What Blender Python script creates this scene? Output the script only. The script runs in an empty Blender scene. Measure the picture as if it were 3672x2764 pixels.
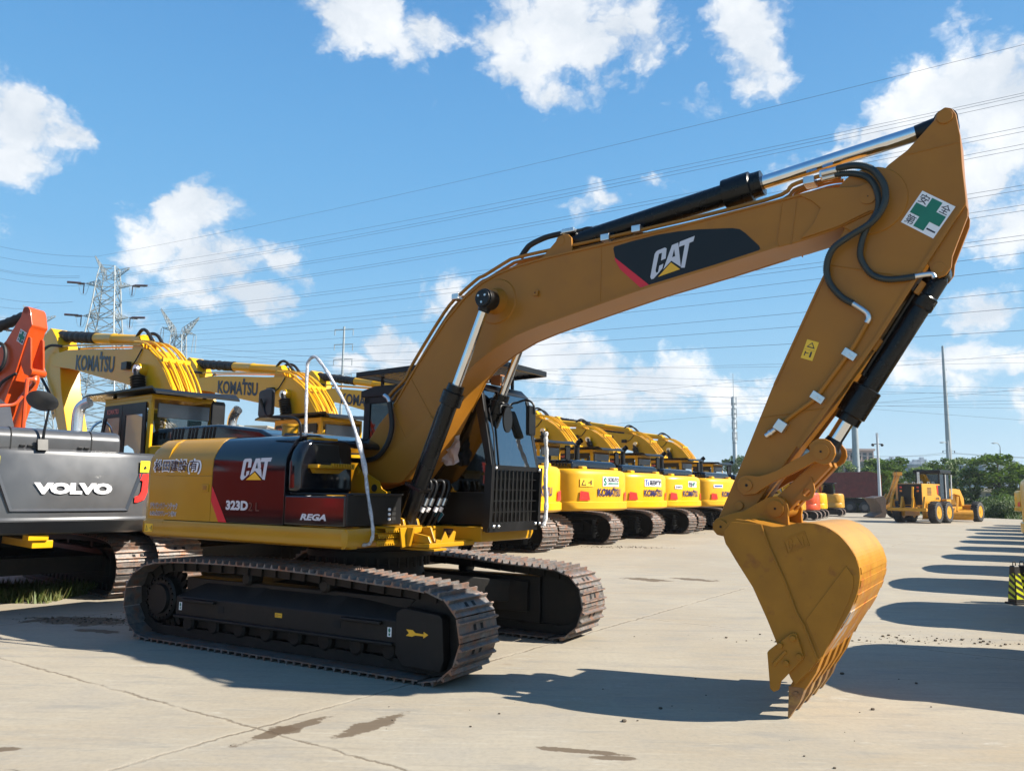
import bpy, bmesh, math, random
from mathutils import Vector, Matrix
R = math.radians
random.seed(7)
SC = bpy.context.scene
COL = SC.collection

# ------------------------------------------------------------------ camera
cam = bpy.data.cameras.new('camera'); camo = bpy.data.objects.new('camera', cam); COL.objects.link(camo)
CAM_H, PITCH, ROLL = 1.6127, 0.1325, 0.0133
_F = Vector((0, math.cos(PITCH), math.sin(PITCH))); _U = Vector((0, -math.sin(PITCH), math.cos(PITCH))); _X = Vector((1, 0, 0))
_X2 = _X*math.cos(ROLL)+_U*math.sin(ROLL); _U2 = -_X*math.sin(ROLL)+_U*math.cos(ROLL)
camo.matrix_world = Matrix(((_X2.x, _U2.x, -_F.x, 0), (_X2.y, _U2.y, -_F.y, 0), (_X2.z, _U2.z, -_F.z, CAM_H), (0, 0, 0, 1)))
cam.sensor_width = 36; cam.lens = 27.91; cam.clip_start = 0.05; cam.clip_end = 20000
SC.camera = camo
# ------------------------------------------------------------------ light
SUN_AZ, SUN_EL = R(-10.6), R(38.6)          # azimuth from +X, elevation
SC.view_settings.view_transform = 'Standard'; SC.view_settings.look = 'None'
SC.view_settings.exposure = 1.17; SC.view_settings.gamma = 1.0
W = bpy.data.worlds.new('World'); SC.world = W; W.use_nodes = True
sl = bpy.data.lights.new('sun', 'SUN'); sl.energy = 5.0; sl.angle = R(0.5); sl.color = (1.0, 0.93, 0.82)
so = bpy.data.objects.new('sun', sl); COL.objects.link(so)
_sd = Vector((math.cos(SUN_EL)*math.cos(SUN_AZ), math.cos(SUN_EL)*math.sin(SUN_AZ), math.sin(SUN_EL)))
so.rotation_euler = _sd.to_track_quat('Z', 'Y').to_euler(); so.location = _sd*50

def build_world():
    nt = W.node_tree; N = nt.nodes; L = nt.links; N.clear()
    out = N.new('ShaderNodeOutputWorld'); bg = N.new('ShaderNodeBackground'); L.new(bg.outputs[0], out.inputs[0])
    sky = N.new('ShaderNodeTexSky'); sky.sky_type = 'NISHITA'; sky.sun_disc = False
    sky.sun_elevation = SUN_EL; sky.sun_rotation = math.pi/2-SUN_AZ
    sky.air_density = 1.0; sky.dust_density = 0.6; sky.ozone_density = 2.2; sky.altitude = 50
    hsv = N.new('ShaderNodeHueSaturation'); hsv.inputs['Saturation'].default_value = 1.12; hsv.inputs['Hue'].default_value = 0.488
    L.new(sky.outputs[0], hsv.inputs['Color'])
    st = N.new('ShaderNodeMix'); st.data_type = 'RGBA'; st.blend_type = 'MULTIPLY'; st.inputs[0].default_value = 1
    st.inputs[7].default_value = (0.105, 0.105, 0.105, 1); L.new(hsv.outputs[0], st.inputs[6])
    tc = N.new('ShaderNodeTexCoord')
    sz_ = N.new('ShaderNodeSeparateXYZ'); L.new(tc.outputs['Generated'], sz_.inputs[0])
    rp = N.new('ShaderNodeValToRGB'); L.new(sz_.outputs[2], rp.inputs[0]); cr_ = rp.color_ramp; cr_.interpolation = 'B_SPLINE'
    stops = [(0, (.43,.59,.70)), (.12, (.30,.53,.72)), (.28, (.155,.42,.72)), (.55, (.085,.28,.60)), (1, (.04,.15,.40))]
    while len(cr_.elements) < len(stops): cr_.elements.new(.5)
    for e_, (p_, c_) in zip(cr_.elements, stops): e_.position = p_; e_.color = (*c_, 1)
    sk2 = N.new('ShaderNodeMix'); sk2.data_type = 'RGBA'; sk2.inputs[0].default_value = .88; L.new(st.outputs[2], sk2.inputs[6]); L.new(rp.outputs[0], sk2.inputs[7]); st = sk2
    def noise(scale, detail, rough=.55, off=(0, 0, 0)):
        mp = N.new('ShaderNodeMapping'); mp.inputs['Location'].default_value = off; mp.inputs['Scale'].default_value = (1, 1, 1.5)
        L.new(tc.outputs['Generated'], mp.inputs[0])
        n = N.new('ShaderNodeTexNoise'); n.inputs['Scale'].default_value = scale; n.inputs['Detail'].default_value = detail
        n.inputs['Roughness'].default_value = rough; L.new(mp.outputs[0], n.inputs['Vector']); return n
    def vm(op, a, b=None):
        n = N.new('ShaderNodeVectorMath'); n.operation = op
        if hasattr(a, 'is_output'): L.new(a, n.inputs[0])
        else: n.inputs[0].default_value = a
        if b is not None:
            if hasattr(b, 'is_output'): L.new(b, n.inputs[1])
            else: n.inputs[1].default_value = b
        return n
    def m(op, a, b=None, c=None, clamp=False):
        n = N.new('ShaderNodeMath'); n.operation = op; n.use_clamp = clamp
        for i, x in enumerate((a, b, c)):
            if x is None: continue
            if hasattr(x, 'is_output'): L.new(x, n.inputs[i])
            else: n.inputs[i].default_value = x
        return n.outputs[0]
    # warped direction
    n1 = noise(9, 5, .6); d1 = vm('SUBTRACT', n1.outputs['Color'], (.5, .5, .5)); s1 = vm('SCALE', d1.outputs[0]); s1.inputs['Scale'].default_value = .07
    n2 = noise(34, 4, .6, (3, 1, 2)); d2 = vm('SUBTRACT', n2.outputs['Color'], (.5, .5, .5)); s2 = vm('SCALE', d2.outputs[0]); s2.inputs['Scale'].default_value = .022
    wv = vm('ADD', vm('ADD', tc.outputs['Generated'], s1.outputs[0]).outputs[0], s2.outputs[0]).outputs[0]
    acc = None
    for az, el, a, b, tilt, k in CLOUDS:
        c = Vector((math.cos(el)*math.sin(az), math.cos(el)*math.cos(az), math.sin(el)))
        rgt = Vector((math.cos(az), -math.sin(az), 0)); up = rgt.cross(c) if False else c.cross(rgt)*-1
        up = Vector((-math.sin(el)*math.sin(az), -math.sin(el)*math.cos(az), math.cos(el)))
        r2 = rgt*math.cos(tilt)+up*math.sin(tilt); u2 = -rgt*math.sin(tilt)+up*math.cos(tilt)
        rot = Matrix((r2, u2, r2.cross(u2))).transposed().to_euler()
        mp = N.new('ShaderNodeMapping'); mp.vector_type = 'TEXTURE'
        mp.inputs['Location'].default_value = c; mp.inputs['Rotation'].default_value = rot; mp.inputs['Scale'].default_value = (a, b, (a+b)/2)
        L.new(wv, mp.inputs[0])
        ln = vm('LENGTH', mp.outputs[0]).outputs['Value']
        v = m('MULTIPLY_ADD', ln, -k, k)           # k at the centre, 0 at the rim
        acc = v if acc is None else m('SMOOTH_MAX', acc, v, .12)
    vo = N.new('ShaderNodeTexVoronoi'); vo.feature = 'SMOOTH_F1'; vo.inputs['Scale'].default_value = 17; vo.inputs['Detail'].default_value = 3.2; vo.inputs['Roughness'].default_value = .55; vo.inputs['Lacunarity'].default_value = 2.3; vo.inputs['Smoothness'].default_value = .55
    L.new(wv, vo.inputs['Vector']); n3 = noise(14, 6, .6, (7, 2, 5))
    bil = m('MULTIPLY_ADD', vo.outputs['Distance'], -.62, .44)
    dens = m('ADD', m('ADD', acc, bil), m('MULTIPLY_ADD', n3.outputs['Fac'], .50, -.11))
    cov = N.new('ShaderNodeMapRange'); cov.interpolation_type = 'SMOOTHSTEP'; cov.inputs['From Min'].default_value = .0; cov.inputs['From Max'].default_value = .46
    L.new(dens, cov.inputs['Value'])
    n4 = noise(6, 3, .5, (1, 9, 4))
    shade = N.new('ShaderNodeMapRange'); shade.inputs['From Min'].default_value = .30; shade.inputs['From Max'].default_value = .62; L.new(m('ADD', n4.outputs['Fac'], m('MULTIPLY', bil, .35)), shade.inputs['Value'])
    cc = N.new('ShaderNodeMix'); cc.data_type = 'RGBA'; cc.inputs[6].default_value = (.58, .63, .69, 1); cc.inputs[7].default_value = (.86, .87, .88, 1); L.new(shade.outputs[0], cc.inputs[0])
    mx = N.new('ShaderNodeMix'); mx.data_type = 'RGBA'
    L.new(m('MULTIPLY', cov.outputs[0], .95), mx.inputs[0]); L.new(st.outputs[2], mx.inputs[6]); L.new(cc.outputs[2], mx.inputs[7])
    L.new(mx.outputs[2], bg.inputs['Color']); bg.inputs['Strength'].default_value = 0.56
    W.cycles.sampling_method = 'MANUAL'; W.cycles.sample_map_resolution = 1024
CLOUDS = [(-0.196,0.564,0.093,0.064,0.0,0.90), (-0.146,0.520,0.045,0.057,0.0,0.60), (-0.243,0.540,0.041,0.041,0.0,0.55), (-0.116,0.552,0.041,0.053,0.0,0.60), (0.052,0.556,0.113,0.083,0.0,0.85), (0.009,0.511,0.067,0.036,0.0,0.70), (0.053,0.488,0.037,0.024,0.0,0.55), (0.133,0.553,0.071,0.065,0.0,0.55), (-0.035,0.550,0.036,0.042,0.0,0.50), (0.289,0.549,0.043,0.063,0.0,0.65), (0.305,0.509,0.038,0.052,0.0,0.60), (0.240,0.469,0.033,0.023,0.0,0.50), (0.326,0.477,0.029,0.023,0.0,0.40), (-0.584,0.383,0.064,0.051,0.0,0.90), (-0.553,0.383,0.043,0.030,0.0,0.75), (-0.588,0.337,0.051,0.048,0.0,0.80), (-0.569,0.317,0.033,0.033,0.0,0.50), (-0.586,0.266,0.027,0.027,0.0,0.50), (-0.534,0.378,0.022,0.014,0.0,0.50), (-0.406,0.310,0.059,0.050,0.0,0.95), (-0.377,0.266,0.078,0.057,0.0,0.90), (-0.439,0.274,0.044,0.047,0.0,0.75), (-0.327,0.228,0.055,0.037,0.0,0.75), (-0.385,0.222,0.091,0.036,0.0,0.50), (-0.467,0.291,0.016,0.023,0.0,0.45), (-0.364,0.316,0.036,0.036,0.0,0.50), (-0.320,0.299,0.028,0.017,-0.6,0.50), (-0.297,0.277,0.040,0.028,-0.6,0.50), (-0.279,0.254,0.025,0.025,0.0,0.42), (0.529,0.429,0.103,0.060,0.0,0.95), (0.568,0.397,0.086,0.080,0.0,0.95), (0.476,0.415,0.062,0.045,0.0,0.80), (0.543,0.345,0.094,0.061,0.0,0.75), (0.414,0.391,0.087,0.026,0.3,0.75), (0.377,0.383,0.053,0.021,0.2,0.65), (0.532,0.465,0.024,0.015,0.0,0.50), (0.575,0.296,0.065,0.044,0.0,0.55), (0.493,0.378,0.067,0.039,0.0,0.60), (0.197,0.369,0.030,0.016,0.0,0.50), (0.114,0.357,0.035,0.024,0.0,0.42), (0.078,0.352,0.025,0.019,0.0,0.35), (-0.083,0.242,0.039,0.039,0.0,0.60), (-0.106,0.224,0.039,0.032,0.0,0.50), (-0.121,0.232,0.016,0.039,0.0,0.50), (-0.168,0.170,0.039,0.035,0.0,0.70), (-0.201,0.146,0.051,0.029,0.0,0.60), (-0.133,0.154,0.045,0.032,0.0,0.65), (-0.120,0.126,0.104,0.039,0.0,0.45), (0.055,0.164,0.078,0.049,0.0,0.85), (0.108,0.135,0.071,0.045,0.0,0.75), (0.188,0.134,0.109,0.045,0.0,0.80), (0.261,0.122,0.069,0.041,0.0,0.70), (0.114,0.106,0.169,0.032,0.0,0.50), (0.552,0.206,0.050,0.028,0.0,0.75), (0.513,0.154,0.074,0.026,0.0,0.65), (0.565,0.145,0.050,0.025,0.0,0.60), (0.466,0.136,0.088,0.032,0.0,0.55), (0.367,0.114,0.085,0.031,0.0,0.45), (0.538,0.112,0.090,0.031,0.0,0.40), (-0.461,0.235,0.035,0.023,0.0,0.30), (-0.531,0.290,0.022,0.022,0.0,0.25), (0.544,0.503,0.026,0.016,0.0,0.30), (-0.578,0.174,0.022,0.016,0.0,0.45), (-0.398,0.156,0.030,0.018,0.0,0.40), (-0.433,0.191,0.036,0.018,0.0,0.25)]
build_world()

# ------------------------------------------------------------------ materials
MATS = {}
def mat(name, col, rough=.5, metal=0., coat=0., var=.08, vs=6., bump=0., bs=60., col2=None, c2=(.55, .7), c2s=4., spec=.5, coords='Object'):
    if name in MATS: return MATS[name]
    ma = bpy.data.materials.new(name); ma.use_nodes = True; nt = ma.node_tree; N = nt.nodes; L = nt.links
    p = N['Principled BSDF']; p.inputs['Roughness'].default_value = rough; p.inputs['Metallic'].default_value = metal
    p.inputs['Coat Weight'].default_value = coat; p.inputs['Coat Roughness'].default_value = .06; p.inputs['Specular IOR Level'].default_value = spec
    tc = N.new('ShaderNodeTexCoord')
    n = N.new('ShaderNodeTexNoise'); n.inputs['Scale'].default_value = vs; n.inputs['Detail'].default_value = 6; L.new(tc.outputs[coords], n.inputs['Vector'])
    mr = N.new('ShaderNodeMapRange'); mr.inputs['From Min'].default_value = .3; mr.inputs['From Max'].default_value = .7; mr.inputs['To Min'].default_value = 1-var; mr.inputs['To Max'].default_value = 1+var
    L.new(n.outputs['Fac'], mr.inputs['Value'])
    mu = N.new('ShaderNodeMix'); mu.data_type = 'RGBA'; mu.blend_type = 'MULTIPLY'; mu.inputs[0].default_value = 1; mu.inputs[6].default_value = (*col, 1)
    L.new(mr.outputs[0], mu.inputs[7]); o = mu.outputs[2]
    if col2:
        n2 = N.new('ShaderNodeTexNoise'); n2.inputs['Scale'].default_value = c2s; n2.inputs['Detail'].default_value = 8; n2.inputs['Roughness'].default_value = .65; L.new(tc.outputs[coords], n2.inputs['Vector'])
        m2 = N.new('ShaderNodeMapRange'); m2.inputs['From Min'].default_value = c2[0]; m2.inputs['From Max'].default_value = c2[1]; L.new(n2.outputs['Fac'], m2.inputs['Value'])
        mx = N.new('ShaderNodeMix'); mx.data_type = 'RGBA'; mx.inputs[7].default_value = (*col2, 1); L.new(m2.outputs[0], mx.inputs[0]); L.new(o, mx.inputs[6]); o = mx.outputs[2]
    L.new(o, p.inputs['Base Color'])
    rr = N.new('ShaderNodeMapRange'); rr.inputs['To Min'].default_value = max(0.02, rough-.07); rr.inputs['To Max'].default_value = min(1, rough+.09); L.new(n.outputs['Fac'], rr.inputs['Value']); L.new(rr.outputs[0], p.inputs['Roughness'])
    if bump:
        nb = N.new('ShaderNodeTexNoise'); nb.inputs['Scale'].default_value = bs; nb.inputs['Detail'].default_value = 5; L.new(tc.outputs[coords], nb.inputs['Vector'])
        b = N.new('ShaderNodeBump'); b.inputs['Strength'].default_value = bump; b.inputs['Distance'].default_value = .02; L.new(nb.outputs['Fac'], b.inputs['Height']); L.new(b.outputs[0], p.inputs['Normal'])
    MATS[name] = ma; return ma
def glass_mat(name, tint, refl=1.6, base=.10):
    ma = bpy.data.materials.new(name); ma.use_nodes = True; nt = ma.node_tree; N = nt.nodes; L = nt.links; N.clear()
    o = N.new('ShaderNodeOutputMaterial'); t = N.new('ShaderNodeBsdfTransparent'); t.inputs[0].default_value = (*tint, 1)
    g = N.new('ShaderNodeBsdfGlossy'); g.inputs['Roughness'].default_value = .02; g.inputs[0].default_value = (.9, .95, 1, 1)
    fr = N.new('ShaderNodeFresnel'); fr.inputs[0].default_value = 1.5
    ml = N.new('ShaderNodeMath'); ml.operation = 'MULTIPLY_ADD'; ml.inputs[1].default_value = refl; ml.inputs[2].default_value = base; ml.use_clamp = True
    L.new(fr.outputs[0], ml.inputs[0]); mx = N.new('ShaderNodeMixShader'); L.new(ml.outputs[0], mx.inputs[0]); L.new(t.outputs[0], mx.inputs[1]); L.new(g.outputs[0], mx.inputs[2]); L.new(mx.outputs[0], o.inputs[0])
    return ma

CATY = mat('ochre_paint', (.325, .130, .011), .40, coat=.05, var=.07, vs=3, bump=.05, bs=220, spec=.32, col2=(.25, .098, .014), c2=(.60, .88), c2s=2.2)
CATH = mat('bounce_lit_body_yellow', (.43, .215, .006), .34, coat=.15, var=.05, vs=3, spec=.38)  # same machine yellow, brightened: light bounced off the ground is put into the colour
CATB = mat('bucket_paint', (.33, .140, .011), .48, coat=.0, spec=.28, var=.12, vs=5, bump=.08, bs=160, col2=(.20, .07, .015), c2=(.56, .74), c2s=7)
KY = mat('yellow_paint', (.68, .36, .002), .36, coat=.10, var=.05, vs=2.5, spec=.35)
ORG = mat('orange_paint', (.54, .066, .010), .35, coat=.25, var=.06)
BLK = mat('black_gloss', (.005, .0055, .008), .10, coat=.35, spec=.4, var=.1, vs=3)
BLKC = mat('cylinder_black', (.005, .005, .0055), .26, spec=.3, var=.1)
BLKM = mat('black_satin', (.006, .006, .0065), .38, spec=.35, var=.15)
RUB = mat('black_rubber', (.009, .009, .0095), .62, var=.2, vs=20)
DARK = mat('dark_void', (.004, .004, .004), .8)
GREY = mat('graphite_paint', (.072, .074, .079), .34, metal=.25, coat=.4, var=.05)
STEEL = mat('track_steel', (.155, .142, .132), .48, metal=.4, var=.4, vs=18, bump=.2, bs=90, col2=(.22, .105, .06), c2=(.46, .66), c2s=9)
RIDGE = mat('worn_ridge', (.20, .13, .095), .5, metal=.4, var=.35, vs=22, col2=(.34, .30, .27), c2=(.5, .7), c2s=14)
UNDER = mat('undercarriage_black', (.0075, .007, .0065), .55, var=.3, vs=7, bump=.1, col2=(.022, .016, .011), c2=(.5, .8), c2s=5, spec=.3)
CHROME = mat('chrome', (.75, .75, .76), .09, metal=1, var=.05)
ZINC = mat('zinc', (.62, .62, .62), .28, metal=.95, var=.1)
WHITE = mat('white_vinyl', (.78, .78, .80), .4, var=.03)
SILV = mat('silver_vinyl', (.55, .55, .60), .4, var=.03)
INK = mat('ink', (.012, .011, .03), .4)
NAVY = mat('navy_vinyl', (.022, .016, .085), .4)
REDV = mat('red_vinyl', (.62, .012, .025), .4, var=.03)
REFR = mat('red_reflector', (.75, .03, .025), .3, coat=.5)
GRNV = mat('green_vinyl', (.008, .16, .10), .45)
BLUV = mat('blue_vinyl', (.02, .05, .28), .45)
STKY = mat('yellow_sticker', (.82, .50, .03), .45, var=.02)
LEM = mat('lemon_label', (.85, .72, .02), .45)
TRI = mat('amber_vinyl', (.80, .42, .015), .4)
FOIL = mat('foil_foam', (.52, .53, .56), .34, metal=.55, var=.3, vs=30, bump=.7, bs=110)
AMBER = mat('amber_lens', (.75, .16, .01), .25, coat=.6)
CLOTH = mat('grey_cloth', (.42, .34, .32), .8, var=.15, bump=.3)
GLASS = glass_mat('window_glass', (.17, .21, .21), 1.5, .08)
WSHIELD = glass_mat('windshield_glass', (.10, .115, .12), 2.0, .14)
DGLASS = glass_mat('tinted_glass', (.07, .08, .085), .9, .03)
MIRR = mat('mirror_glass', (.6, .62, .65), .03, metal=1, var=0)
HOSE = mat('corrugated_hose', (.018, .026, .026), .45, var=.2, vs=30)
GALV = mat('galvanised_steel', (.30, .33, .34), .5, metal=.3, var=.12, vs=.6)

# ------------------------------------------------------------------ mesh builder
def catmull(P, n=6, closed=False):
    P = [Vector(p) for p in P]; out = []; m = len(P)
    for i in range(m if closed else m-1):
        g = (lambda k: P[k % m]) if closed else (lambda k: P[max(0, min(m-1, k))])
        p0, p1, p2, p3 = g(i-1), g(i), g(i+1), g(i+2)
        for j in range(n):
            t = j/n
            out.append(.5*((2*p1)+(p2-p0)*t+(2*p0-5*p1+4*p2-p3)*t*t+(3*p1-p0-3*p2+p3)*t**3))
    if not closed: out.append(P[-1])
    return out
class MB:
    def __init__(s): s.v = []; s.f = []; s.m = []
    def add(s, vs, fs, mi=0):
        k = len(s.v); s.v += [tuple(v) for v in vs]; s.f += [tuple(i+k for i in f) for f in fs]; s.m += [mi]*len(fs); return s
    def prism(s, pts, lo, hi, ax='y', mi=0):
        n = len(pts)
        def P(a, b, c): return {'y': (a, c, b), 'x': (c, a, b), 'z': (a, b, c)}[ax]
        vs = [P(a, b, lo) for a, b in pts]+[P(a, b, hi) for a, b in pts]
        fs = [tuple(range(n)), tuple(range(2*n-1, n-1, -1))]+[(i, i+n, (i+1) % n+n, (i+1) % n) for i in range(n)]
        return s.add(vs, fs, mi)
    def box(s, x0, x1, y0, y1, z0, z1, mi=0): return s.prism([(x0, y0), (x1, y0), (x1, y1), (x0, y1)], z0, z1, 'z', mi)
    def bar(s, p0, p1, w, h=None, mi=0, up=(0, 0, 1)):
        p0, p1 = Vector(p0), Vector(p1); d = (p1-p0).normalized(); h = h or w
        u = Vector(up); a = d.cross(u)
        if a.length < 1e-3: a = d.cross(Vector((1, 0, 0)))
        a.normalize(); b = a.cross(d); vs = []
        for p in (p0, p1):
            for sa, sb in ((-1, -1), (1, -1), (1, 1), (-1, 1)): vs.append(p+a*sa*w/2+b*sb*h/2)
        return s.add(vs, [(0, 3, 2, 1), (4, 5, 6, 7), (0, 1, 5, 4), (1, 2, 6, 5), (2, 3, 7, 6), (3, 0, 4, 7)], mi)
    def tube(s, path, r, n=8, mi=0, caps=True, closed=False):
        P = [Vector(p) for p in path]; m = len(P); rr = r if isinstance(r, (list, tuple)) else [r]*m
        vs = []; d0 = None; a = None
        for i in range(m):
            if closed: d = (P[(i+1) % m]-P[i-1])
            else: d = P[min(i+1, m-1)]-P[max(i-1, 0)]
            if d.length < 1e-9: d = Vector((0, 0, 1))
            d.normalize()
            if a is None:
                a = d.cross(Vector((0, 0, 1)));
                if a.length < .05: a = d.cross(Vector((0, 1, 0)))
            else: a = a-d*a.dot(d)
            a.normalize(); b = d.cross(a)
            for k in range(n):
                t = 2*math.pi*k/n; vs.append(P[i]+(a*math.cos(t)+b*math.sin(t))*rr[i])
        fs = []
        for i in range(m if closed else m-1):
            j = (i+1) % m
            for k in range(n): fs.append((i*n+k, i*n+(k+1) % n, j*n+(k+1) % n, j*n+k))
        if caps and not closed: fs += [tuple(range(n-1, -1, -1)), tuple((m-1)*n+k for k in range(n))]
        return s.add(vs, fs, mi)
    def cyl(s, p0, p1, r, r1=None, n=20, mi=0): return s.tube([p0, p1], [r, r if r1 is None else r1], n, mi)
    def loft(s, rings, mi=0, caps=True, closed=True):
        n = len(rings[0]); vs = [p for r in rings for p in r]; fs = []
        for i in range(len(rings)-1):
            for k in range(n if closed else n-1): fs.append((i*n+k, i*n+(k+1) % n, (i+1)*n+(k+1) % n, (i+1)*n+k))
        if caps: fs += [tuple(range(n-1, -1, -1)), tuple((len(rings)-1)*n+k for k in range(n))]
        return s.add(vs, fs, mi)
    def sphere(s, c, r, n=12, m=8, mi=0, sc=(1, 1, 1)):
        rings = []
        for i in range(1, m):
            t = math.pi*i/m; rings.append([(c[0]+r*sc[0]*math.sin(t)*math.cos(2*math.pi*k/n), c[1]+r*sc[1]*math.sin(t)*math.sin(2*math.pi*k/n), c[2]-r*sc[2]*math.cos(t)) for k in range(n)])
        return s.loft(rings, mi)
    def build(s, name, mats, parent=None, bevel=0., seg=2, rot=None, loc=None, ang=35, fix=True):
        me = bpy.data.meshes.new(name); me.from_pydata(s.v, [], s.f)
        mats = mats if isinstance(mats, (list, tuple)) else [mats]
        for m_ in mats: me.materials.append(m_)
        for p, mi in zip(me.polygons, s.m): p.material_index = mi
        bm = bmesh.new(); bm.from_mesh(me)
        if fix: bmesh.ops.recalc_face_normals(bm, faces=bm.faces)
        if bevel:
            es = [e for e in bm.edges if len(e.link_faces) == 2 and e.calc_face_angle(0) > R(28)]
            bmesh.ops.bevel(bm, geom=es, offset=bevel, segments=seg, profile=.5, affect='EDGES', clamp_overlap=True)
        for f in bm.faces: f.smooth = True
        bm.to_mesh(me); bm.free(); me.set_sharp_from_angle(angle=R(ang))
        o = bpy.data.objects.new(name, me); COL.objects.link(o)
        if parent is not None: o.parent = parent
        if rot is not None: o.rotation_euler.z = rot
        if loc is not None: o.location = loc
        if bevel:
            w = o.modifiers.new('weighted_normals', 'WEIGHTED_NORMAL'); w.keep_sharp = True
        return o
def empty(name, loc=(0, 0, 0), rz=0.):
    o = bpy.data.objects.new(name, None); COL.objects.link(o); o.location = loc; o.rotation_euler.z = rz; o.empty_display_size = .3; return o
def tag(o, label, cat, group=None, kind=None):
    if label: o['label'] = label
    if cat: o['category'] = cat
    if group: o['group'] = group
    if kind: o['kind'] = kind
    return o
def kids(o): return CH.get(o.name, [])
CH = {}
def index_children():
    CH.clear()
    for o in bpy.data.objects:
        if o.parent: CH.setdefault(o.parent.name, []).append(o)
def copy_tree(o, parent=None, skip=(), swap=None):
    c = o.copy(); COL.objects.link(c)
    if parent is not None: c.parent = parent
    if swap and c.type == 'MESH':
        for sl_ in c.material_slots:
            if sl_.material in swap:
                mm = swap[sl_.material]; sl_.link = 'OBJECT'; sl_.material = mm
    for ch in CH.get(o.name, []):
        if ch.name.split('.')[0] in skip: continue
        copy_tree(ch, c, skip, swap)
    return c
def text2d(body, w, h, bold=0., shear=0., space=1.):
    cu = bpy.data.curves.new('t', 'FONT'); cu.body = body; cu.offset = bold; cu.shear = shear; cu.resolution_u = 3; cu.space_character = space
    o = bpy.data.objects.new('t', cu); COL.objects.link(o)
    dg = bpy.context.evaluated_depsgraph_get(); me = bpy.data.meshes.new_from_object(o.evaluated_get(dg))
    vs = [(v.co.x, v.co.y) for v in me.vertices]; fs = [tuple(p.vertices) for p in me.polygons]
    bpy.data.objects.remove(o); bpy.data.curves.remove(cu); bpy.data.meshes.remove(me)
    if not vs: return [], []
    x0 = min(v[0] for v in vs); x1 = max(v[0] for v in vs); y0 = min(v[1] for v in vs); y1 = max(v[1] for v in vs)
    return [((x-x0)/(x1-x0)*w, (y-y0)/(y1-y0)*h) for x, y in vs], fs
def decal(name, parent, layers, rot=None):
    """layers: list of (verts2d, faces, material, mapf)"""
    mb = MB(); ms = []
    for i, (v, f, ma, mf) in enumerate(layers):
        mb.add([mf(a, b) for a, b in v], f, i); ms.append(ma)
    o = mb.build(name, ms, parent, rot=rot, fix=False)
    return o
def poly(pts): return list(pts), [tuple(range(len(pts)))]
CATG = dict(C=[(500,675),(550,672),(563,685),(562,762),(531,766),(533,706),(512,706),(498,828),(503,850),(517,850),(522,802),(549,798),(545,832),(518,862),(490,890),(474,889),(465,868),(482,696),(490,680)],
            A=[(598,674),(640,672),(671,872),(603,797),(552,843)], H=[(616,712),(607,772),(627,772)],
            T=[(650,670),(748,667),(742,706),(716,707),(698,889),(672,879),(686,709),(646,709)], Y=[(602,810),(668,889),(520,889)])
def cat_layers(mf0, w, h, dy):
    """the three-letter emblem with its triangle, mapped into a w x h box"""
    L_ = []
    for k, ma, d in (('C', SILV, 0), ('A', SILV, 0), ('T', SILV, 0), ('H', BLKM, 1), ('Y', TRI, 1)):
        v = [((x-465)/283*w, (890-y)/223*h) for x, y in CATG[k]]
        L_.append((v, [tuple(range(len(v)))], ma, (lambda dd: lambda a, b: mf0(a, b, dy*dd))(d)))
    return L_

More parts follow.
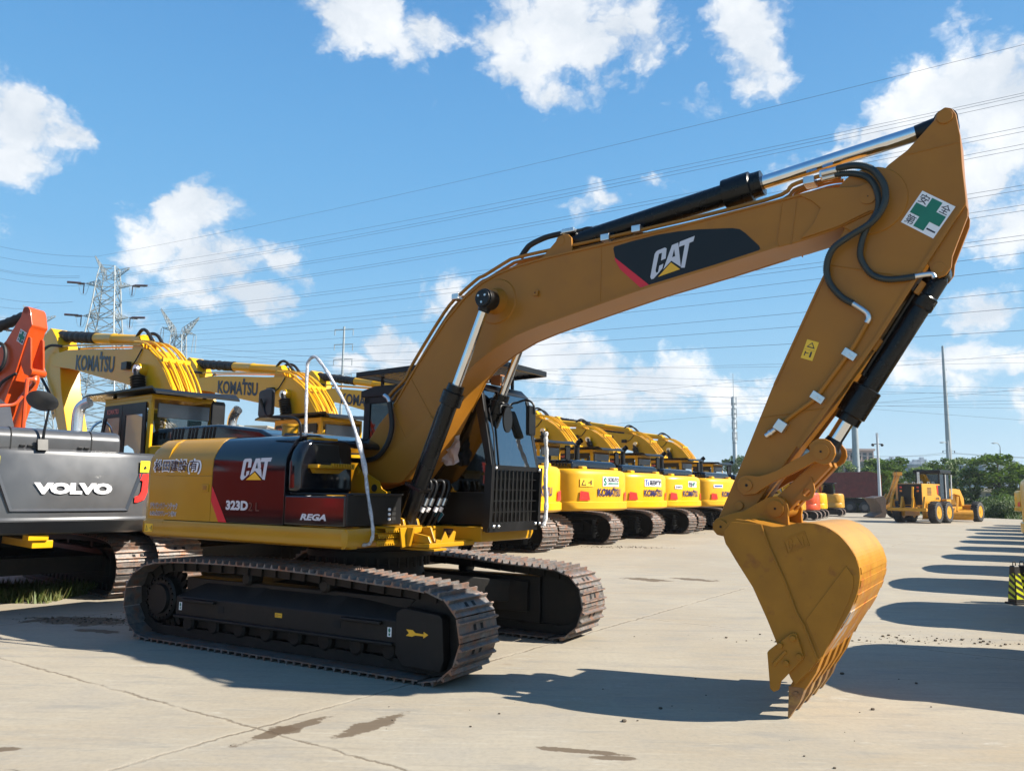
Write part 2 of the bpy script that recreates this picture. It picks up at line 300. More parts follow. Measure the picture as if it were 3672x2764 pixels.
# ------------------------------------------------------------------ ground
def ground_mat():
    ma = bpy.data.materials.new('concrete'); ma.use_nodes = True; nt = ma.node_tree; N = nt.nodes; L = nt.links
    p = N['Principled BSDF']; p.inputs['Roughness'].default_value = .85; p.inputs['Specular IOR Level'].default_value = .3
    tc = N.new('ShaderNodeTexCoord')
    def mp(scale=(1, 1, 1), loc=(0, 0, 0), rz=0.):
        n = N.new('ShaderNodeMapping'); n.inputs['Scale'].default_value = scale; n.inputs['Location'].default_value = loc; n.inputs['Rotation'].default_value = (0, 0, rz); L.new(tc.outputs['Object'], n.inputs[0]); return n.outputs[0]
    def no(v, s, d=6, r=.6):
        n = N.new('ShaderNodeTexNoise'); n.inputs['Scale'].default_value = s; n.inputs['Detail'].default_value = d; n.inputs['Roughness'].default_value = r; L.new(v, n.inputs['Vector']); return n.outputs['Fac']
    def m(op, a, b=None, c=None, cl=False):
        n = N.new('ShaderNodeMath'); n.operation = op; n.use_clamp = cl
        for i, x in enumerate((a, b, c)):
            if x is None: continue
            if hasattr(x, 'is_output'): L.new(x, n.inputs[i])
            else: n.inputs[i].default_value = x
        return n.outputs[0]
    def mr(v, a, b, c=0, d=1):
        n = N.new('ShaderNodeMapRange'); n.interpolation_type = 'SMOOTHSTEP'
        for k, x in zip(('From Min', 'From Max', 'To Min', 'To Max'), (a, b, c, d)): n.inputs[k].default_value = x
        L.new(v, n.inputs['Value']); return n.outputs[0]
    def mix(f, a, b):
        n = N.new('ShaderNodeMix'); n.data_type = 'RGBA'
        if hasattr(f, 'is_output'): L.new(f, n.inputs[0])
        else: n.inputs[0].default_value = f
        for i, x in ((6, a), (7, b)):
            if hasattr(x, 'is_output'): L.new(x, n.inputs[i])
            else: n.inputs[i].default_value = (*x, 1)
        return n.outputs[2]
    o = mp(); yaw = R(34.4)
    st = mp((.35, 1.6, 1), rz=yaw)              # streaks along the slabs
    base = mix(mr(no(o, .35, 5), .35, .65), (.50, .425, .315), (.56, .49, .375))
    base = mix(mr(no(o, 1.3, 9, .7), .42, .75, 0, .55), base, (.44, .40, .34))
    base = mix(mr(no(st, 1.1, 8, .66), .50, .80, 0, .6), base, (.52, .405, .26))
    base = mix(mr(no(st, 3.0, 9, .7), .48, .70, 0, .75), base, (.37, .345, .30))
    base = mix(mr(no(mp((.5, 5, 1), (3, 9, 0), yaw), 4.0, 8, .7), .52, .70, 0, .5), base, (.64, .58, .47))
    base = mix(mr(no(mp((.8, 2.2, 1), (5, 3, 0), yaw), 1.5, 10, .72), .60, .70, 0, .75), base, (.68, .63, .53))   # flaked light patches
    base = mix(mr(no(o, 24, 6, .7), .35, .8, 0, .35), base, (.28, .25, .21))
    base = mix(mr(no(mp((1, 2.4, 1), (11, 2, 0), yaw), .9, 7, .6), .66, .74, 0, .55), base, (.30, .20, .115))     # brown stains
    base = mix(mr(no(mp((1.2, 2.8, 1), (1, 22, 0), yaw), 2.1, 6, .6), .70, .76, 0, .7), base, (.10, .085, .07))   # oil
    sc_ = mp((.18, 3.2, 1), (2, 7, 0), R(34.4))
    base = mix(mr(no(sc_, 2.2, 7, .7), .56, .74, 0, .5), base, (.30, .265, .215))
    base = mix(mr(no(mp((3.0, .22, 1), (4, 1, 0), R(20)), 2.0, 7, .7), .60, .76, 0, .42), base, (.58, .50, .36))
    # slab joints, a 6.05 x 5.6 m grid, with a wandering edge
    sx = N.new('ShaderNodeSeparateXYZ'); L.new(mp(rz=yaw), sx.inputs[0])
    wob = m('MULTIPLY_ADD', no(o, 3.2, 7, .75), .16, -.08)
    def joint(v, off, per):
        a = m('ADD', m('ADD', v, wob), off); f = m('FRACT', m('DIVIDE', a, per)); d = m('ABSOLUTE', m('SUBTRACT', f, .5)); return m('MULTIPLY', m('SUBTRACT', .5, d), per)
    jd = m('MINIMUM', joint(sx.outputs[1], JY, 6.05), joint(sx.outputs[0], JX, 5.6))
    base = mix(mr(jd, .0, .10, .42, 0), base, (.60, .52, .40))
    base = mix(m('MULTIPLY', mr(jd, .004, .020, .7, 0), mr(no(o, 2.0, 5), .32, .55)), base, (.16, .115, .07))
    # damp patches at the joint crossing and beside it
    for (cx, cy, ax, ay, an) in PUDDLES:
        n = N.new('ShaderNodeMapping'); n.vector_type = 'TEXTURE'; n.inputs['Location'].default_value = (cx, cy, 0); n.inputs['Rotation'].default_value = (0, 0, an); n.inputs['Scale'].default_value = (ax, ay, 1); L.new(tc.outputs['Object'], n.inputs[0])
        ln = N.new('ShaderNodeVectorMath'); ln.operation = 'LENGTH'; L.new(n.outputs[0], ln.inputs[0])
        d = m('ADD', ln.outputs['Value'], m('MULTIPLY_ADD', no(o, 5.5, 6, .65), 2.2, -1.1))
        base = mix(mr(d, .75, 1.0, .85, 0), base, (.155, .105, .062))
    fin = N.new('ShaderNodeMix'); fin.data_type = 'RGBA'; fin.blend_type = 'MULTIPLY'; fin.inputs[0].default_value = 1; fin.inputs[7].default_value = (.60, .606, .605, 1); L.new(base, fin.inputs[6]); L.new(fin.outputs[2], p.inputs['Base Color'])
    b = N.new('ShaderNodeBump'); b.inputs['Strength'].default_value = .35; b.inputs['Distance'].default_value = .012
    h = m('ADD', m('MULTIPLY', no(o, 9, 9, .7), .6), mr(jd, .0, .03, 0, 1.0)); L.new(h, b.inputs['Height']); L.new(b.outputs[0], p.inputs['Normal'])
    return ma
JY, JX = -3.69, 4.6
PUDDLES = [(-1.5, 5.62, .40, .075, R(56)), (-1.49, 5.6, .13, .10, 0), (-.94, 5.74, .36, .10, R(58)), (-5.15, 9.85, .75, .32, R(-8)), (-4.6, 9.2, .35, .10, R(-15)),
           (2.6, 15.3, .50, .26, R(-35)), (3.5, 15.45, .48, .22, R(-35)), (.43, 5.26, .30, .05, R(-12)), (.66, 5.13, .16, .045, R(-5)), (-3.2, 5.1, .18, .06, R(20)), (9.5, 26.5, .9, .3, R(20))]
gm = ground_mat()
b = MB(); b.add([(-400, -60, 0), (700, -60, 0), (700, 1400, 0), (-400, 1400, 0)], [(0, 1, 2, 3)])
# the concrete yard stops at a kerb line; beyond it lies rough soil
soil = mat('soil', (.10, .08, .04), .95, var=.3, vs=.4, bump=.4, bs=6, col2=(.07, .10, .03), c2=(.4, .6), c2s=.15)
o = b.build('ground', soil); o.location.z = -.03; tag(o, 'bare soil and rough ground round the concrete yard', 'ground', kind='structure')
b = MB(); b.add([(-75, -40, 0), (70, -40, 0), (60, 48, 0), (39, 61.5, 0), (34.3, 79, 0), (26, 92, 0), (5, 120, 0), (-75, 120, 0)], [tuple(range(8))])
o = b.build('yard_paving', gm); tag(o, 'pale stained concrete paving of the machine yard', 'paving', kind='structure')

# ------------------------------------------------------------------ crawler tracks
def resample(P, n):
    P = [Vector(p) for p in P]; P.append(P[0]); L_ = [0]
    for i in range(1, len(P)): L_.append(L_[-1]+(P[i]-P[i-1]).length)
    out = []; j = 0
    for k in range(n):
        t = L_[-1]*k/n
        while L_[j+1] < t: j += 1
        out.append(P[j].lerp(P[j+1], (t-L_[j])/(L_[j+1]-L_[j])))
    return out, L_[-1]/n
TPATH = [(-1.80,.045),(-.9,.045),(0,.045),(.9,.045),(1.80,.045),(1.95,.065),(2.08,.14),(2.16,.26),(2.185,.40),(2.16,.54),(2.07,.67),(1.93,.735),(1.70,.765),(1.2,.79),(.5,.828),(-.5,.845),(-1.3,.83),(-1.75,.79),(-1.98,.70),(-2.1,.58),(-2.14,.42),(-2.11,.27),(-2.02,.14),(-1.90,.065)]
def track_mesh(y, w, n=49, links=True, holes=True, jit=0.):
    pts, pitch = resample(catmull([(x, 0, z) for x, z in TPATH], 6, True), n)
    mb = MB(); h = pitch*.5*.99
    prof = [(-h,0),(-h,.013),(-h*.60,.013),(-h*.53,.046),(-h*.40,.046),(-h*.30,.013),(h*.38,.013),(h*.47,.046),(h*.60,.046),(h*.70,.013),(h,.013),(h,0)]
    for i in range(n):
        p = pts[i]; d = (pts[(i+1) % n]-pts[i-1]); d.normalize(); nrm = Vector((d.z, 0, -d.x))
        # path runs forward along the bottom, so the outward side is to its right
        base = len(mb.v); vs = []
        for yy in (y-w/2, y+w/2):
            for a, c in prof: q = p+d*a+nrm*c; vs.append((q.x, yy, q.z))
        m_ = 12
        mb.add(vs, [tuple(range(m_)), tuple(range(2*m_-1, m_-1, -1))])
        for k in range(m_):
            mi = 1 if k in (3, 7) else 0
            mb.add([], []); mb.f.append((base+k, base+k+m_, base+(k+1) % m_+m_, base+(k+1) % m_)); mb.m.append(mi)
        if holes:
            for s_ in (-1, 1):
                for a0, a1 in ((-h*.22, h*.28),):
                    q = [p+d*a+nrm*.0155 for a in (a0, a1)]; yc = y+s_*.055
                    mb.add([(q[0].x, yc-.022, q[0].z), (q[0].x, yc+.022, q[0].z), (q[1].x, yc+.022, q[1].z), (q[1].x, yc-.022, q[1].z)], [(0, 1, 2, 3)], 2)
        if links:
            for s_ in (-1, 1):
                yc = y+s_*.085
                q0, q1 = p-d*pitch*.55-nrm*.055, p+d*pitch*.55-nrm*.055
                mb.bar((q0.x, yc+s_*.014, q0.z), (q1.x, yc-s_*.014, q1.z), .03, .095, 3, up=nrm)
    return mb
TRK = [STEEL, RIDGE, DARK, UNDER]
def wheel_mb(x, z, y0, y1, r, n=28): 
    mb = MB(); s_ = 1 if y1 > y0 else -1
    mb.tube([(x, y0, z), (x, y0+s_*.02, z), (x, y1-s_*.02, z), (x, y1, z)], [r-.02, r, r, r-.02], n); return mb
def make_track(root, s, rot, y0=1.19, w=.6, tint=UNDER, full=True):
    """one crawler: shoes and links, with its frame, wheels and rollers as sub-parts; s = -1 right, +1 left"""
    Y = s*y0
    t = track_mesh(Y, w).build('track', TRK, root, rot=rot, fix=True)
    o_ = s*.19                                   # outward offset of the frame face
    f = MB()
    def ring(x, top, lo=.27, rid=.478): return [(x, Y+o_, lo), (x, Y+o_, min(rid, top)), (x, Y+s*.03, top), (x, Y-s*.17, top), (x, Y-s*.19, rid), (x, Y-s*.19, lo)]
    f.loft([ring(-1.44, .52), ring(-1.08, .655), ring(.95, .655), ring(1.47, .60)])
    f.box(-1.44, 1.45, Y+o_-.01*s, Y+o_+.035*s, .265, .295)
    for xa, xb in ((.853, 1.318), (-1.318, -.822)): f.box(xa, xb, Y+o_, Y+o_+.045*s, .435, .468)
    f.box(-1.45, 1.6, Y-s*.13, Y+s*.06, .15, .66)
    f.build('track_frame', tint, t, bevel=.012)
    f = MB(); f.prism([(1.47,.20),(1.47,.56),(1.55,.60),(1.93,.57),(1.96,.54),(1.985,.20),(1.95,.105),(1.56,.105)], Y+s*.10, Y+s*.205)
    f.build('idler_guard', tint, t, bevel=.015)
    # sprocket: ringed hub with bolts and teeth
    g = wheel_mb(-1.78, .42, Y-s*.05, Y+s*.13, .235)
    for k in range(21):
        a = 2*math.pi*k/21; c_, n_ = math.cos(a), math.sin(a)
        g.prism([(-1.78+(c_*.30-n_*q)*1., .42+(n_*.30+c_*q)) if False else (-1.78+c_*rr-n_*q, .42+n_*rr+c_*q) for rr, q in ((.23, -.035), (.335, -.018), (.335, .018), (.23, .035))], Y-.03, Y+.03)
        g.cyl((-1.78+c_*.205, Y+s*.13, .42+n_*.205), (-1.78+c_*.205, Y+s*.15, .42+n_*.205), .014, n=6)
    g.tube([(-1.78, Y+s*.12, .42), (-1.78, Y+s*.165, .42)], [.165, .15], 24)
    g.build('sprocket', tint, t)
    wheel_mb(1.78, .41, Y-s*.07, Y+s*.09, .325).build('idler_wheel', tint, t)
    for x in (-.52, .52):
        wheel_mb(x, .70, Y-s*.09, Y+s*.10, .068, 16).build('carrier_roller', tint, t)
    if full:
        for k in range(8):
            x = -1.32+k*.38
            wheel_mb(x, .205, Y-s*.11, Y+s*.13, .085, 18).build('track_roller', tint, t)
    return t

# ------------------------------------------------------------------ the large excavator in the foreground
X0, Y0, YAWT, YAWU = -1.5692, 9.0696, -.5203, -.5726
def shell_mat():
    if 'bucket_shell_paint' in MATS: return MATS['bucket_shell_paint']
    ma = mat('bucket_shell_paint', (.38, .178, .014), .45, var=.1, vs=5, bump=.08, bs=140, col2=(.24, .10, .02), c2=(.58, .76), c2s=6)
    nt = ma.node_tree; N = nt.nodes; L = nt.links; p = N['Principled BSDF']; old = p.inputs['Base Color'].links[0].from_socket
    tc = N.new('ShaderNodeTexCoord'); sx = N.new('ShaderNodeSeparateXYZ'); L.new(tc.outputs['Object'], sx.inputs[0])
    def stk(sc, a, b_, off):
        mp = N.new('ShaderNodeMapping'); mp.inputs['Scale'].default_value = sc; mp.inputs['Location'].default_value = off; L.new(tc.outputs['Object'], mp.inputs[0])
        n = N.new('ShaderNodeTexNoise'); n.inputs['Scale'].default_value = 1; n.inputs['Detail'].default_value = 6; n.inputs['Roughness'].default_value = .65; L.new(mp.outputs[0], n.inputs['Vector'])
        r_ = N.new('ShaderNodeMapRange'); r_.inputs['From Min'].default_value = a; r_.inputs['From Max'].default_value = b_; L.new(n.outputs['Fac'], r_.inputs['Value']); return r_.outputs[0]
    zr = N.new('ShaderNodeMapRange'); zr.interpolation_type = 'SMOOTHSTEP'; zr.inputs['From Min'].default_value = 1.16; zr.inputs['From Max'].default_value = 1.0; L.new(sx.outputs[2], zr.inputs['Value'])
    f = N.new('ShaderNodeMath'); f.operation = 'MULTIPLY'; L.new(stk((3, 38, 4), .50, .62, (0, 0, 0)), f.inputs[0]); L.new(zr.outputs[0], f.inputs[1])
    mx = N.new('ShaderNodeMix'); mx.data_type = 'RGBA'; mx.inputs[7].default_value = (.30, .052, .010, 1); L.new(f.outputs[0], mx.inputs[0]); L.new(old, mx.inputs[6])
    zr2 = N.new('ShaderNodeMapRange'); zr2.interpolation_type = 'SMOOTHSTEP'; zr2.inputs['From Min'].default_value = .98; zr2.inputs['From Max'].default_value = .72; L.new(sx.outputs[2], zr2.inputs['Value'])
    f2 = N.new('ShaderNodeMath'); f2.operation = 'MULTIPLY'; L.new(stk((4, 6, 4), .55, .60, (3, 1, 2)), f2.inputs[0]); L.new(zr2.outputs[0], f2.inputs[1])
    m2 = N.new('ShaderNodeMix'); m2.data_type = 'RGBA'; m2.inputs[7].default_value = (.34, .32, .30, 1); L.new(f2.outputs[0], m2.inputs[0]); L.new(mx.outputs[2], m2.inputs[6]); L.new(m2.outputs[2], p.inputs['Base Color'])
    return ma
def make_main():
    root = empty('excavator', (X0, Y0, 0))
    tag(root, 'large ochre excavator in front, black engine side, arched boom, bucket teeth on the concrete', 'excavator')
    U = dict(parent=root, rot=YAWU)
    P = lambda mb, name, m, bev=0., **k: mb.build(name, m, root, bevel=bev, rot=YAWU, **k)
    near = make_track(root, -1, YAWT); far = make_track(root, 1, YAWT)
    # details on the near track
    s_ = lambda y, d=0.: (lambda a, b: (a, y-d, b))
    decal('arrow_marking', near, [(*poly([(1.59,.424),(1.66,.424),(1.69,.402),(1.775,.400),(1.775,.420),(1.825,.398),(1.773,.365),(1.773,.383),(1.685,.381),(1.655,.368),(1.588,.370),(1.62,.396)]), TRI, s_(-1.398))])
    decal('yellow_sticker', near, [(*poly([(.006,.385),(.10,.385),(.10,.427),(.006,.427)]), TRI, s_(-1.383)), (*text2d('(!)-<', .07, .025), INK, lambda a, b: (.018+a, -1.3845, .393+b))])
    for x in (-1.385, 1.375):
        ring = [(x+.022+.013*math.cos(k*.5236), .395+.02*math.sin(k*.5236)) for k in range(12)]
        decal('tie_down_sticker', near, [(*poly([(x,.34),(x+.045,.34),(x+.045,.42),(x,.42)]), WHITE, s_(-1.383)), (*poly(ring), GRNV, s_(-1.3845)), (*poly([(x+.015,.348),(x+.03,.348),(x+.034,.37),(x+.012,.37)]), GRNV, s_(-1.3845))])
    for x, z in ((.75, .362), (-.793, .362)): hl = MB(); hl.box(x, x+.085, -1.384, -1.37, z, z+.062); hl.build('frame_opening', DARK, near)
    for x in (-.47, .585):                                             # oval windows in the sloping top
        pts = [(.0,.0),(.06,-.004),(.15,.0),(.24,.07),(.235,.085),(.17,.088),(.09,.085),(.01,.015)]
        hl = MB(); hl.add([(x+a, -1.383+(b+.07)*.0+ (.16*((.545+b)-.478)/.177), .547+b) for a, b in pts], [tuple(range(8))]); hl.build('frame_opening', DARK, near, fix=False)
    # carbody
    c = MB(); c.loft([[(math.cos(k*math.pi/12)*r_, math.sin(k*math.pi/12)*r_, z) for k in range(24)] for r_, z in ((.74,.50),(.70,.62),(.62,.70),(.60,.84))])
    for sx in (-1, 1):
        for sy in (-1, 1):
            c.loft([[(sx*.15, sy*.35, .44), (sx*.62, sy*.2, .44), (sx*.62, sy*.2, .72), (sx*.15, sy*.35, .72)], [(sx*.75, sy*1.03, .36), (sx*1.25, sy*1.03, .36), (sx*1.25, sy*1.03, .60), (sx*.75, sy*1.03, .60)]])
    c.build('carbody', UNDER, root, rot=YAWT, bevel=.015)
    c = MB(); c.tube([(0,0,.84),(0,0,.90),(0,0,.905),(0,0,.97),(0,0,.975),(0,0,1.05)], [.60,.60,.68,.68,.64,.64], 48)
    for k in range(36):
        a = k*math.pi/18; c.cyl((math.cos(a)*.655, math.sin(a)*.655, .80), (math.cos(a)*.655, math.sin(a)*.655, .91), .016, n=6)
    c.build('slew_ring', UNDER, root, rot=YAWU)
    # platform: deck, skirt and counterweight
    c = MB(); c.box(-2.0, .93, -1.2, 1.2, 1.065, 1.24); c.box(.5, 1.34, -.62, .14, 1.055, 1.10); c.prism([(.93,1.10),(1.34,1.10),(1.30,1.17),(1.10,1.20),(.93,1.235)], -.60, -.56)
    P(c, 'platform_deck', CATH, .01)
    prof = [(-1.25,1.062),(-1.325,1.062),(-1.372,1.085),(-1.392,1.13),(-1.392,1.20),(-1.372,1.25),(-1.25,1.25)]
    c = MB(); c.loft([[(-2.105, y, z) for y, z in prof], [(.925, y, z) for y, z in prof], [(.955+.022*(1 if -1.39 > y else .4), y+.03, z) for y, z in prof]]); c.prism([(.90,1.25),(.90,1.062),(.935,1.066),(.968,1.085),(.978,1.13),(.978,1.20),(.962,1.25)], -1.365, -.60)
    P(c, 'platform_skirt', CATH, .006)
    c = MB(); c.box(-2.05, .42, 1.25, 1.38, 1.065, 1.25); P(c, 'platform_skirt', CATH, .02)
    def cwrings(zs, plan):
        return [[(x*(1-i_)+0 if False else (x+i_ if x < -1.95 else x), y*(1-i_*.55), z) for x, y in plan] for z, i_ in zs]
    plan = [(-1.80,-1.385),(-2.112,-1.385),(-2.20,-1.36),(-2.27,-1.29),(-2.42,-1.08),(-2.56,-.75),(-2.64,-.38),(-2.67,0)]
    plan = plan+[(x, -y) for x, y in plan[-2::-1]]
    c = MB(); c.loft(cwrings([(1.055,.10),(1.075,.03),(1.11,0),(1.23,0),(1.245,.015),(1.26,.02),(1.80,.02),(1.93,.035),(2.03,.08),(2.10,.15),(2.145,.26)], plan))
    P(c, 'counterweight', CATH, ang=40)
    # engine bay side panels on a rounded section
    HP = [(-1.37,1.256),(-1.372,1.55),(-1.372,1.735),(-1.372,1.81),(-1.364,1.91),(-1.335,1.975),(-1.305,2.025),(-1.253,2.095),(-1.186,2.138),(-1.08,2.158),(-.85,2.163)]
    def hoody(z):
        for i in range(len(HP)-1):
            if HP[i][1] <= z <= HP[i+1][1]: t = (z-HP[i][1])/(HP[i+1][1]-HP[i][1]); return HP[i][0]+(HP[i+1][0]-HP[i][0])*t
        return -1.37
    def panel(x0, x1, name, m, lo=0, hi=99, off=0.):
        q = [(y-off, z) for y, z in HP if lo-1e-6 <= z <= hi+1e-6]
        b_ = MB(); b_.loft([[(x, y, z) for y, z in q]+[(x, -.80, q[-1][1]-.03), (x, -.80, q[0][1])] for x in (x0, x1)]); return P(b_, name, m, .006)
    dl = panel(-2.102, -1.012, 'rear_door', CATH, 1.25, 1.736)
    dt = panel(-2.102, -1.012, 'rear_cowl', CATH, 1.734)
    db = panel(-1.004, .112, 'engine_door', BLK)
    g = MB(); g.box(-1.16, -1.05, -1.385, -1.365, 1.565, 1.645); g.build('door_latch', CATH, dl, bevel=.008)
    g = MB(); g.box(-1.135, -1.075, -1.39, -1.384, 1.585, 1.63); g.build('latch_lever', mat('dark_ochre', (.30, .13, .015), .4), dl, bevel=.004)
    hz = lambda d: (lambda a, b: (a, hoody(b)-d, b))
    decal('red_stripe', db, [(*poly([(-1.0,1.47),(-1.0,1.258),(-.864,1.258)]), CATH, s_(-1.3735)), (*poly([(-1.0,1.633),(-1.0,1.468),(-.864,1.258),(-.732,1.258)]), REDV, s_(-1.3745))])
    decal('emblem_lettering', db, cat_layers(lambda a, b, d: (-.55+a, hoody(1.692+b)-.004-d, 1.692+b), .452, .225, .0015))
    v, f = text2d('323D', .345, .098, .05); v2, f2 = text2d('2 L', .165, .085, .01)
    lay = [(v, f, SILV, lambda a, b: (-.754+a, -1.3755, 1.385+b))]
    dim = mat('outline_vinyl', (.09, .03, .02), .4); lay.append((v2, f2, dim, lambda a, b: (-.402+a, -1.3755, 1.383+b)))
    decal('model_lettering', db, lay)
    # kanji on the rear cowl, a white shape under dark strokes
    KJ = '\u677e\u7530\u5efa\u8a2d(\u6709)'
    vo, fo = text2d(KJ, .86, .172, .06); vi, fi = text2d(KJ, .815, .140, .014)
    decal('company_lettering', dt, [(vo, fo, WHITE, lambda a, b: (-2.055+a, hoody(1.752+b)-.005, 1.752+b)), (vi, fi, INK, lambda a, b: (-2.035+a, hoody(1.768+b)-.007, 1.768+b))])
    K1 = '\u30b8\u30e4\u30d1\u30f3\u30af\u30ea\u30fc\u30f3\u30c6\u30c3\u30af'; K2 = '0.45\u33a5/GP\u30af\u30ec\u30fc\u30f3\u4ed8W'
    a1 = text2d(K1, .50, .076, .045); a2 = text2d(K1, .485, .066, .005); b1 = text2d(K2, .48, .066, .045); b2 = text2d(K2, .465, .056, .004)
    decal('note_lettering', dl, [(*a1, WHITE, lambda a, b: (-2.07+a, -1.375, 1.365+b)), (*a2, NAVY, lambda a, b: (-2.062+a, -1.3765, 1.37+b)), (*b1, WHITE, lambda a, b: (-2.06+a, -1.375, 1.29+b)), (*b2, NAVY, lambda a, b: (-2.052+a, -1.3765, 1.295+b))])
    sk = decal('warning_sticker', dl, [(*poly([(-2.11,1.115),(-1.965,1.115),(-1.965,1.205),(-2.11,1.205)]), STKY, s_(-1.394)), (*poly([(-2.10,1.13),(-2.05,1.13),(-2.075,1.19)]), INK, s_(-1.3955)), (*poly([(-2.09,1.137),(-2.06,1.137),(-2.075,1.175)]), STKY, s_(-1.397)), (*poly([(-1.99,1.13),(-1.978,1.13),(-1.978,1.185),(-1.99,1.185)]), INK, s_(-1.3955)), (*poly([(-2.02,1.155),(-1.995,1.155),(-1.995,1.163),(-2.02,1.163)]), INK, s_(-1.3955))])
    # fuel tank with its step, toolbox, air vents
    c = MB(); c.prism([(-1.362,1.567),(-1.366,1.86),(-1.33,1.97),(-1.27,2.06),(-1.20,2.105),(-.70,2.125),(-.62,2.05),(-.59,1.567)], .122, .285, 'x'); tk = P(c, 'fuel_tank', BLK, .055, seg=4)
    c = MB(); c.box(.15, .27, -1.15, -.83, 2.10, 2.128); c.build('tank_tread', CATH, tk, bevel=.008)
    c = MB(); c.prism([(-1.165,2.05),(-.83,2.06),(-.80,1.875),(-1.13,1.865)], .278, .288, 'x'); c.build('tank_recess', BLKM, tk, bevel=.004)
    c = MB(); c.box(.28, .42, -1.24, -.73, 1.815, 1.85); c.prism([(-1.22,1.82),(-.76,1.82),(-.86,1.765),(-1.18,1.765)], .28, .33, 'x')
    for k in range(9): c.box(.40, .435, -1.05+k*.036, -1.03+k*.036, 1.83, 1.866)
    c.build('tank_step', CATH, tk, bevel=.005)
    c = MB(); c.box(.125, .945, -1.378, -.65, 1.262, 1.548); tb = P(c, 'toolbox', BLK, .02, seg=3)
    v, f = text2d('REGA', .35, .062, .045, .25); decal('nameplate_lettering', tb, [(v, f, SILV, lambda a, b: (.36+a, -1.382, 1.315+b))])
    c = MB(); c.box(.935, .968, -1.372, -.615, 1.275, 1.560); c.box(.14, 1.0, -1.33, -.62, 1.556, 1.574); bb = P(c, 'battery_box', BLKM, .012)
    for i in range(3):
        for j in range(2): c = MB(); c.box(.966, .971, -.835+j*.075, -.775+j*.075, 1.315+i*.047, 1.35+i*.047); c.build('vent_slot', DARK, bb)
    for i in range(3): c = MB(); c.sphere((.972, -.80, 1.328+i*.047), .017, 8, 5); c.build('vent_plug', WHITE, bb)
    # boarding steps with teeth
    for (y0, y1, x1, z) in ((-.98, -.44, 1.10, 1.245), (-1.03, -.70, 1.05, 1.19), (-1.05, -.74, 1.05, 1.12)):
        c = MB(); c.box(.96, x1, y0, y1, z, z+.020); c.box(x1-.012, x1, y0, y1, z-.02, z+.02)
        for k in range(int((y1-y0)/.032)): c.box(x1-.012, x1+.004, y0+.006+k*.032, y0+.024+k*.032, z-.038, z-.015)
        P(c, 'boarding_step', CATH, .003)
    c = MB(); c.prism([(.96,1.25),(1.20,1.25),(1.15,1.07),(.96,1.07)], -.70, -.665); c.prism([(.96,1.25),(1.22,1.25),(1.30,1.06),(.96,1.06)], -.46, -.43); c.box(.97, 1.40, -.62, -.42, 1.03, 1.052); c.prism([(-.80,1.25),(-.44,1.25),(-.44,1.20),(-.56,1.19),(-.60,1.07),(-.76,1.06)], 1.10, 1.118, 'x'); c.prism([(-.50,1.07),(-.20,1.07),(-.16,1.20),(-.20,1.21),(-.28,1.13),(-.34,1.21),(-.40,1.12),(-.48,1.14)], 1.30, 1.318, 'x')
    P(c, 'step_bracket', CATH, .006)
    # bonnet with louvres
    c = MB(); c.prism([(-2.38,2.10),(-2.36,2.27),(-2.30,2.32),(-1.45,2.325),(-.75,2.25),(-.55,2.17),(-.5,2.10)], -1.0, .75); hd = P(c, 'engine_hood', BLK, .045, seg=3)
    c = MB(); c.prism([(-.5,2.10),(-.42,2.21),(.12,2.165),(.27,2.10),(.285,2.04),(-.5,2.04)], -.95, .2); P(c, 'valve_cover', BLK, .03)
    c = MB()
    for k in range(13):
        if k in (4, 8): continue
        x = -2.33+k*.065; c.prism([(x,2.16),(x+.03,2.30),(x+.062,2.30),(x+.036,2.16)], -1.006, -.99)
    c.build('louvres', DARK, hd)
    c = MB(); c.tube([(-.43,-.85,2.14),(-.43,-.85,2.27),(-.43,-.85,2.275),(-.43,-.85,2.30)], [.09,.09,.10,.10], 20); P(c, 'precleaner', CATH)
    # mirror and its bracket
    c = MB(); c.loft([[(-.50+u*.27, -1.2-w_*.05-u*.05, 2.35+v*.28) for u, v in ((.04,0),(.5,-.02),(.96,.02),(1,.1),(1,.9),(.9,1.0),(.5,1.02),(.1,.98),(0,.9),(0,.1))] for w_ in (0, .9)]); mi_ = P(c, 'mirror', BLKM, .012)
    c = MB(); c.tube(catmull([(-.40,-1.30,2.53),(-.38,-1.27,2.44),(-.32,-1.27,2.36),(-.20,-1.25,2.335),(0,-1.22,2.325),(.075,-1.2,2.29),(.10,-1.19,2.22),(.10,-1.18,2.10)], 5), .014, 8); c.build('mirror_arm', BLKM, mi_)
    # foil wrapped handrail
    c = MB(); pts = [(x, z) for x, _y, z in [(0.132,0,2.142), (0.120,0,2.476), (0.110,0,2.769), (0.122,0,2.901), (0.212,0,2.945), (0.340,0,2.840), (0.511,0,2.641), (0.700,0,2.391), (0.868,0,2.054), (0.954,0,1.822), (1.001,0,1.595), (1.068,0,1.332), (1.089,0,1.202), (1.061,0,1.122), (1.008,0,1.100), (0.919,0,1.089)]]
    pp = catmull([(x, -1.15, z) for x, z in pts], 8); rs = [.0165+.002*math.sin(i*.9)+(.008 if 2.1 > p.z > 1.75 and p.x > .6 else 0) for i, p in enumerate(pp)]
    c.tube(pp, rs, 10); h_ = P(c, 'handrail', FOIL); tag(h_, 'handrail wrapped in silvery foam', None)
    # ---------------- cab
    cab = MB()
    cab.prism([(-.40,1.25),(1.42,1.25),(1.50,1.50),(1.50,1.80),(1.49,1.84),(1.43,1.84),(1.40,1.5),(-.34,1.5),(-.34,1.9),(-.40,1.9)], .22, 1.20)   # tub
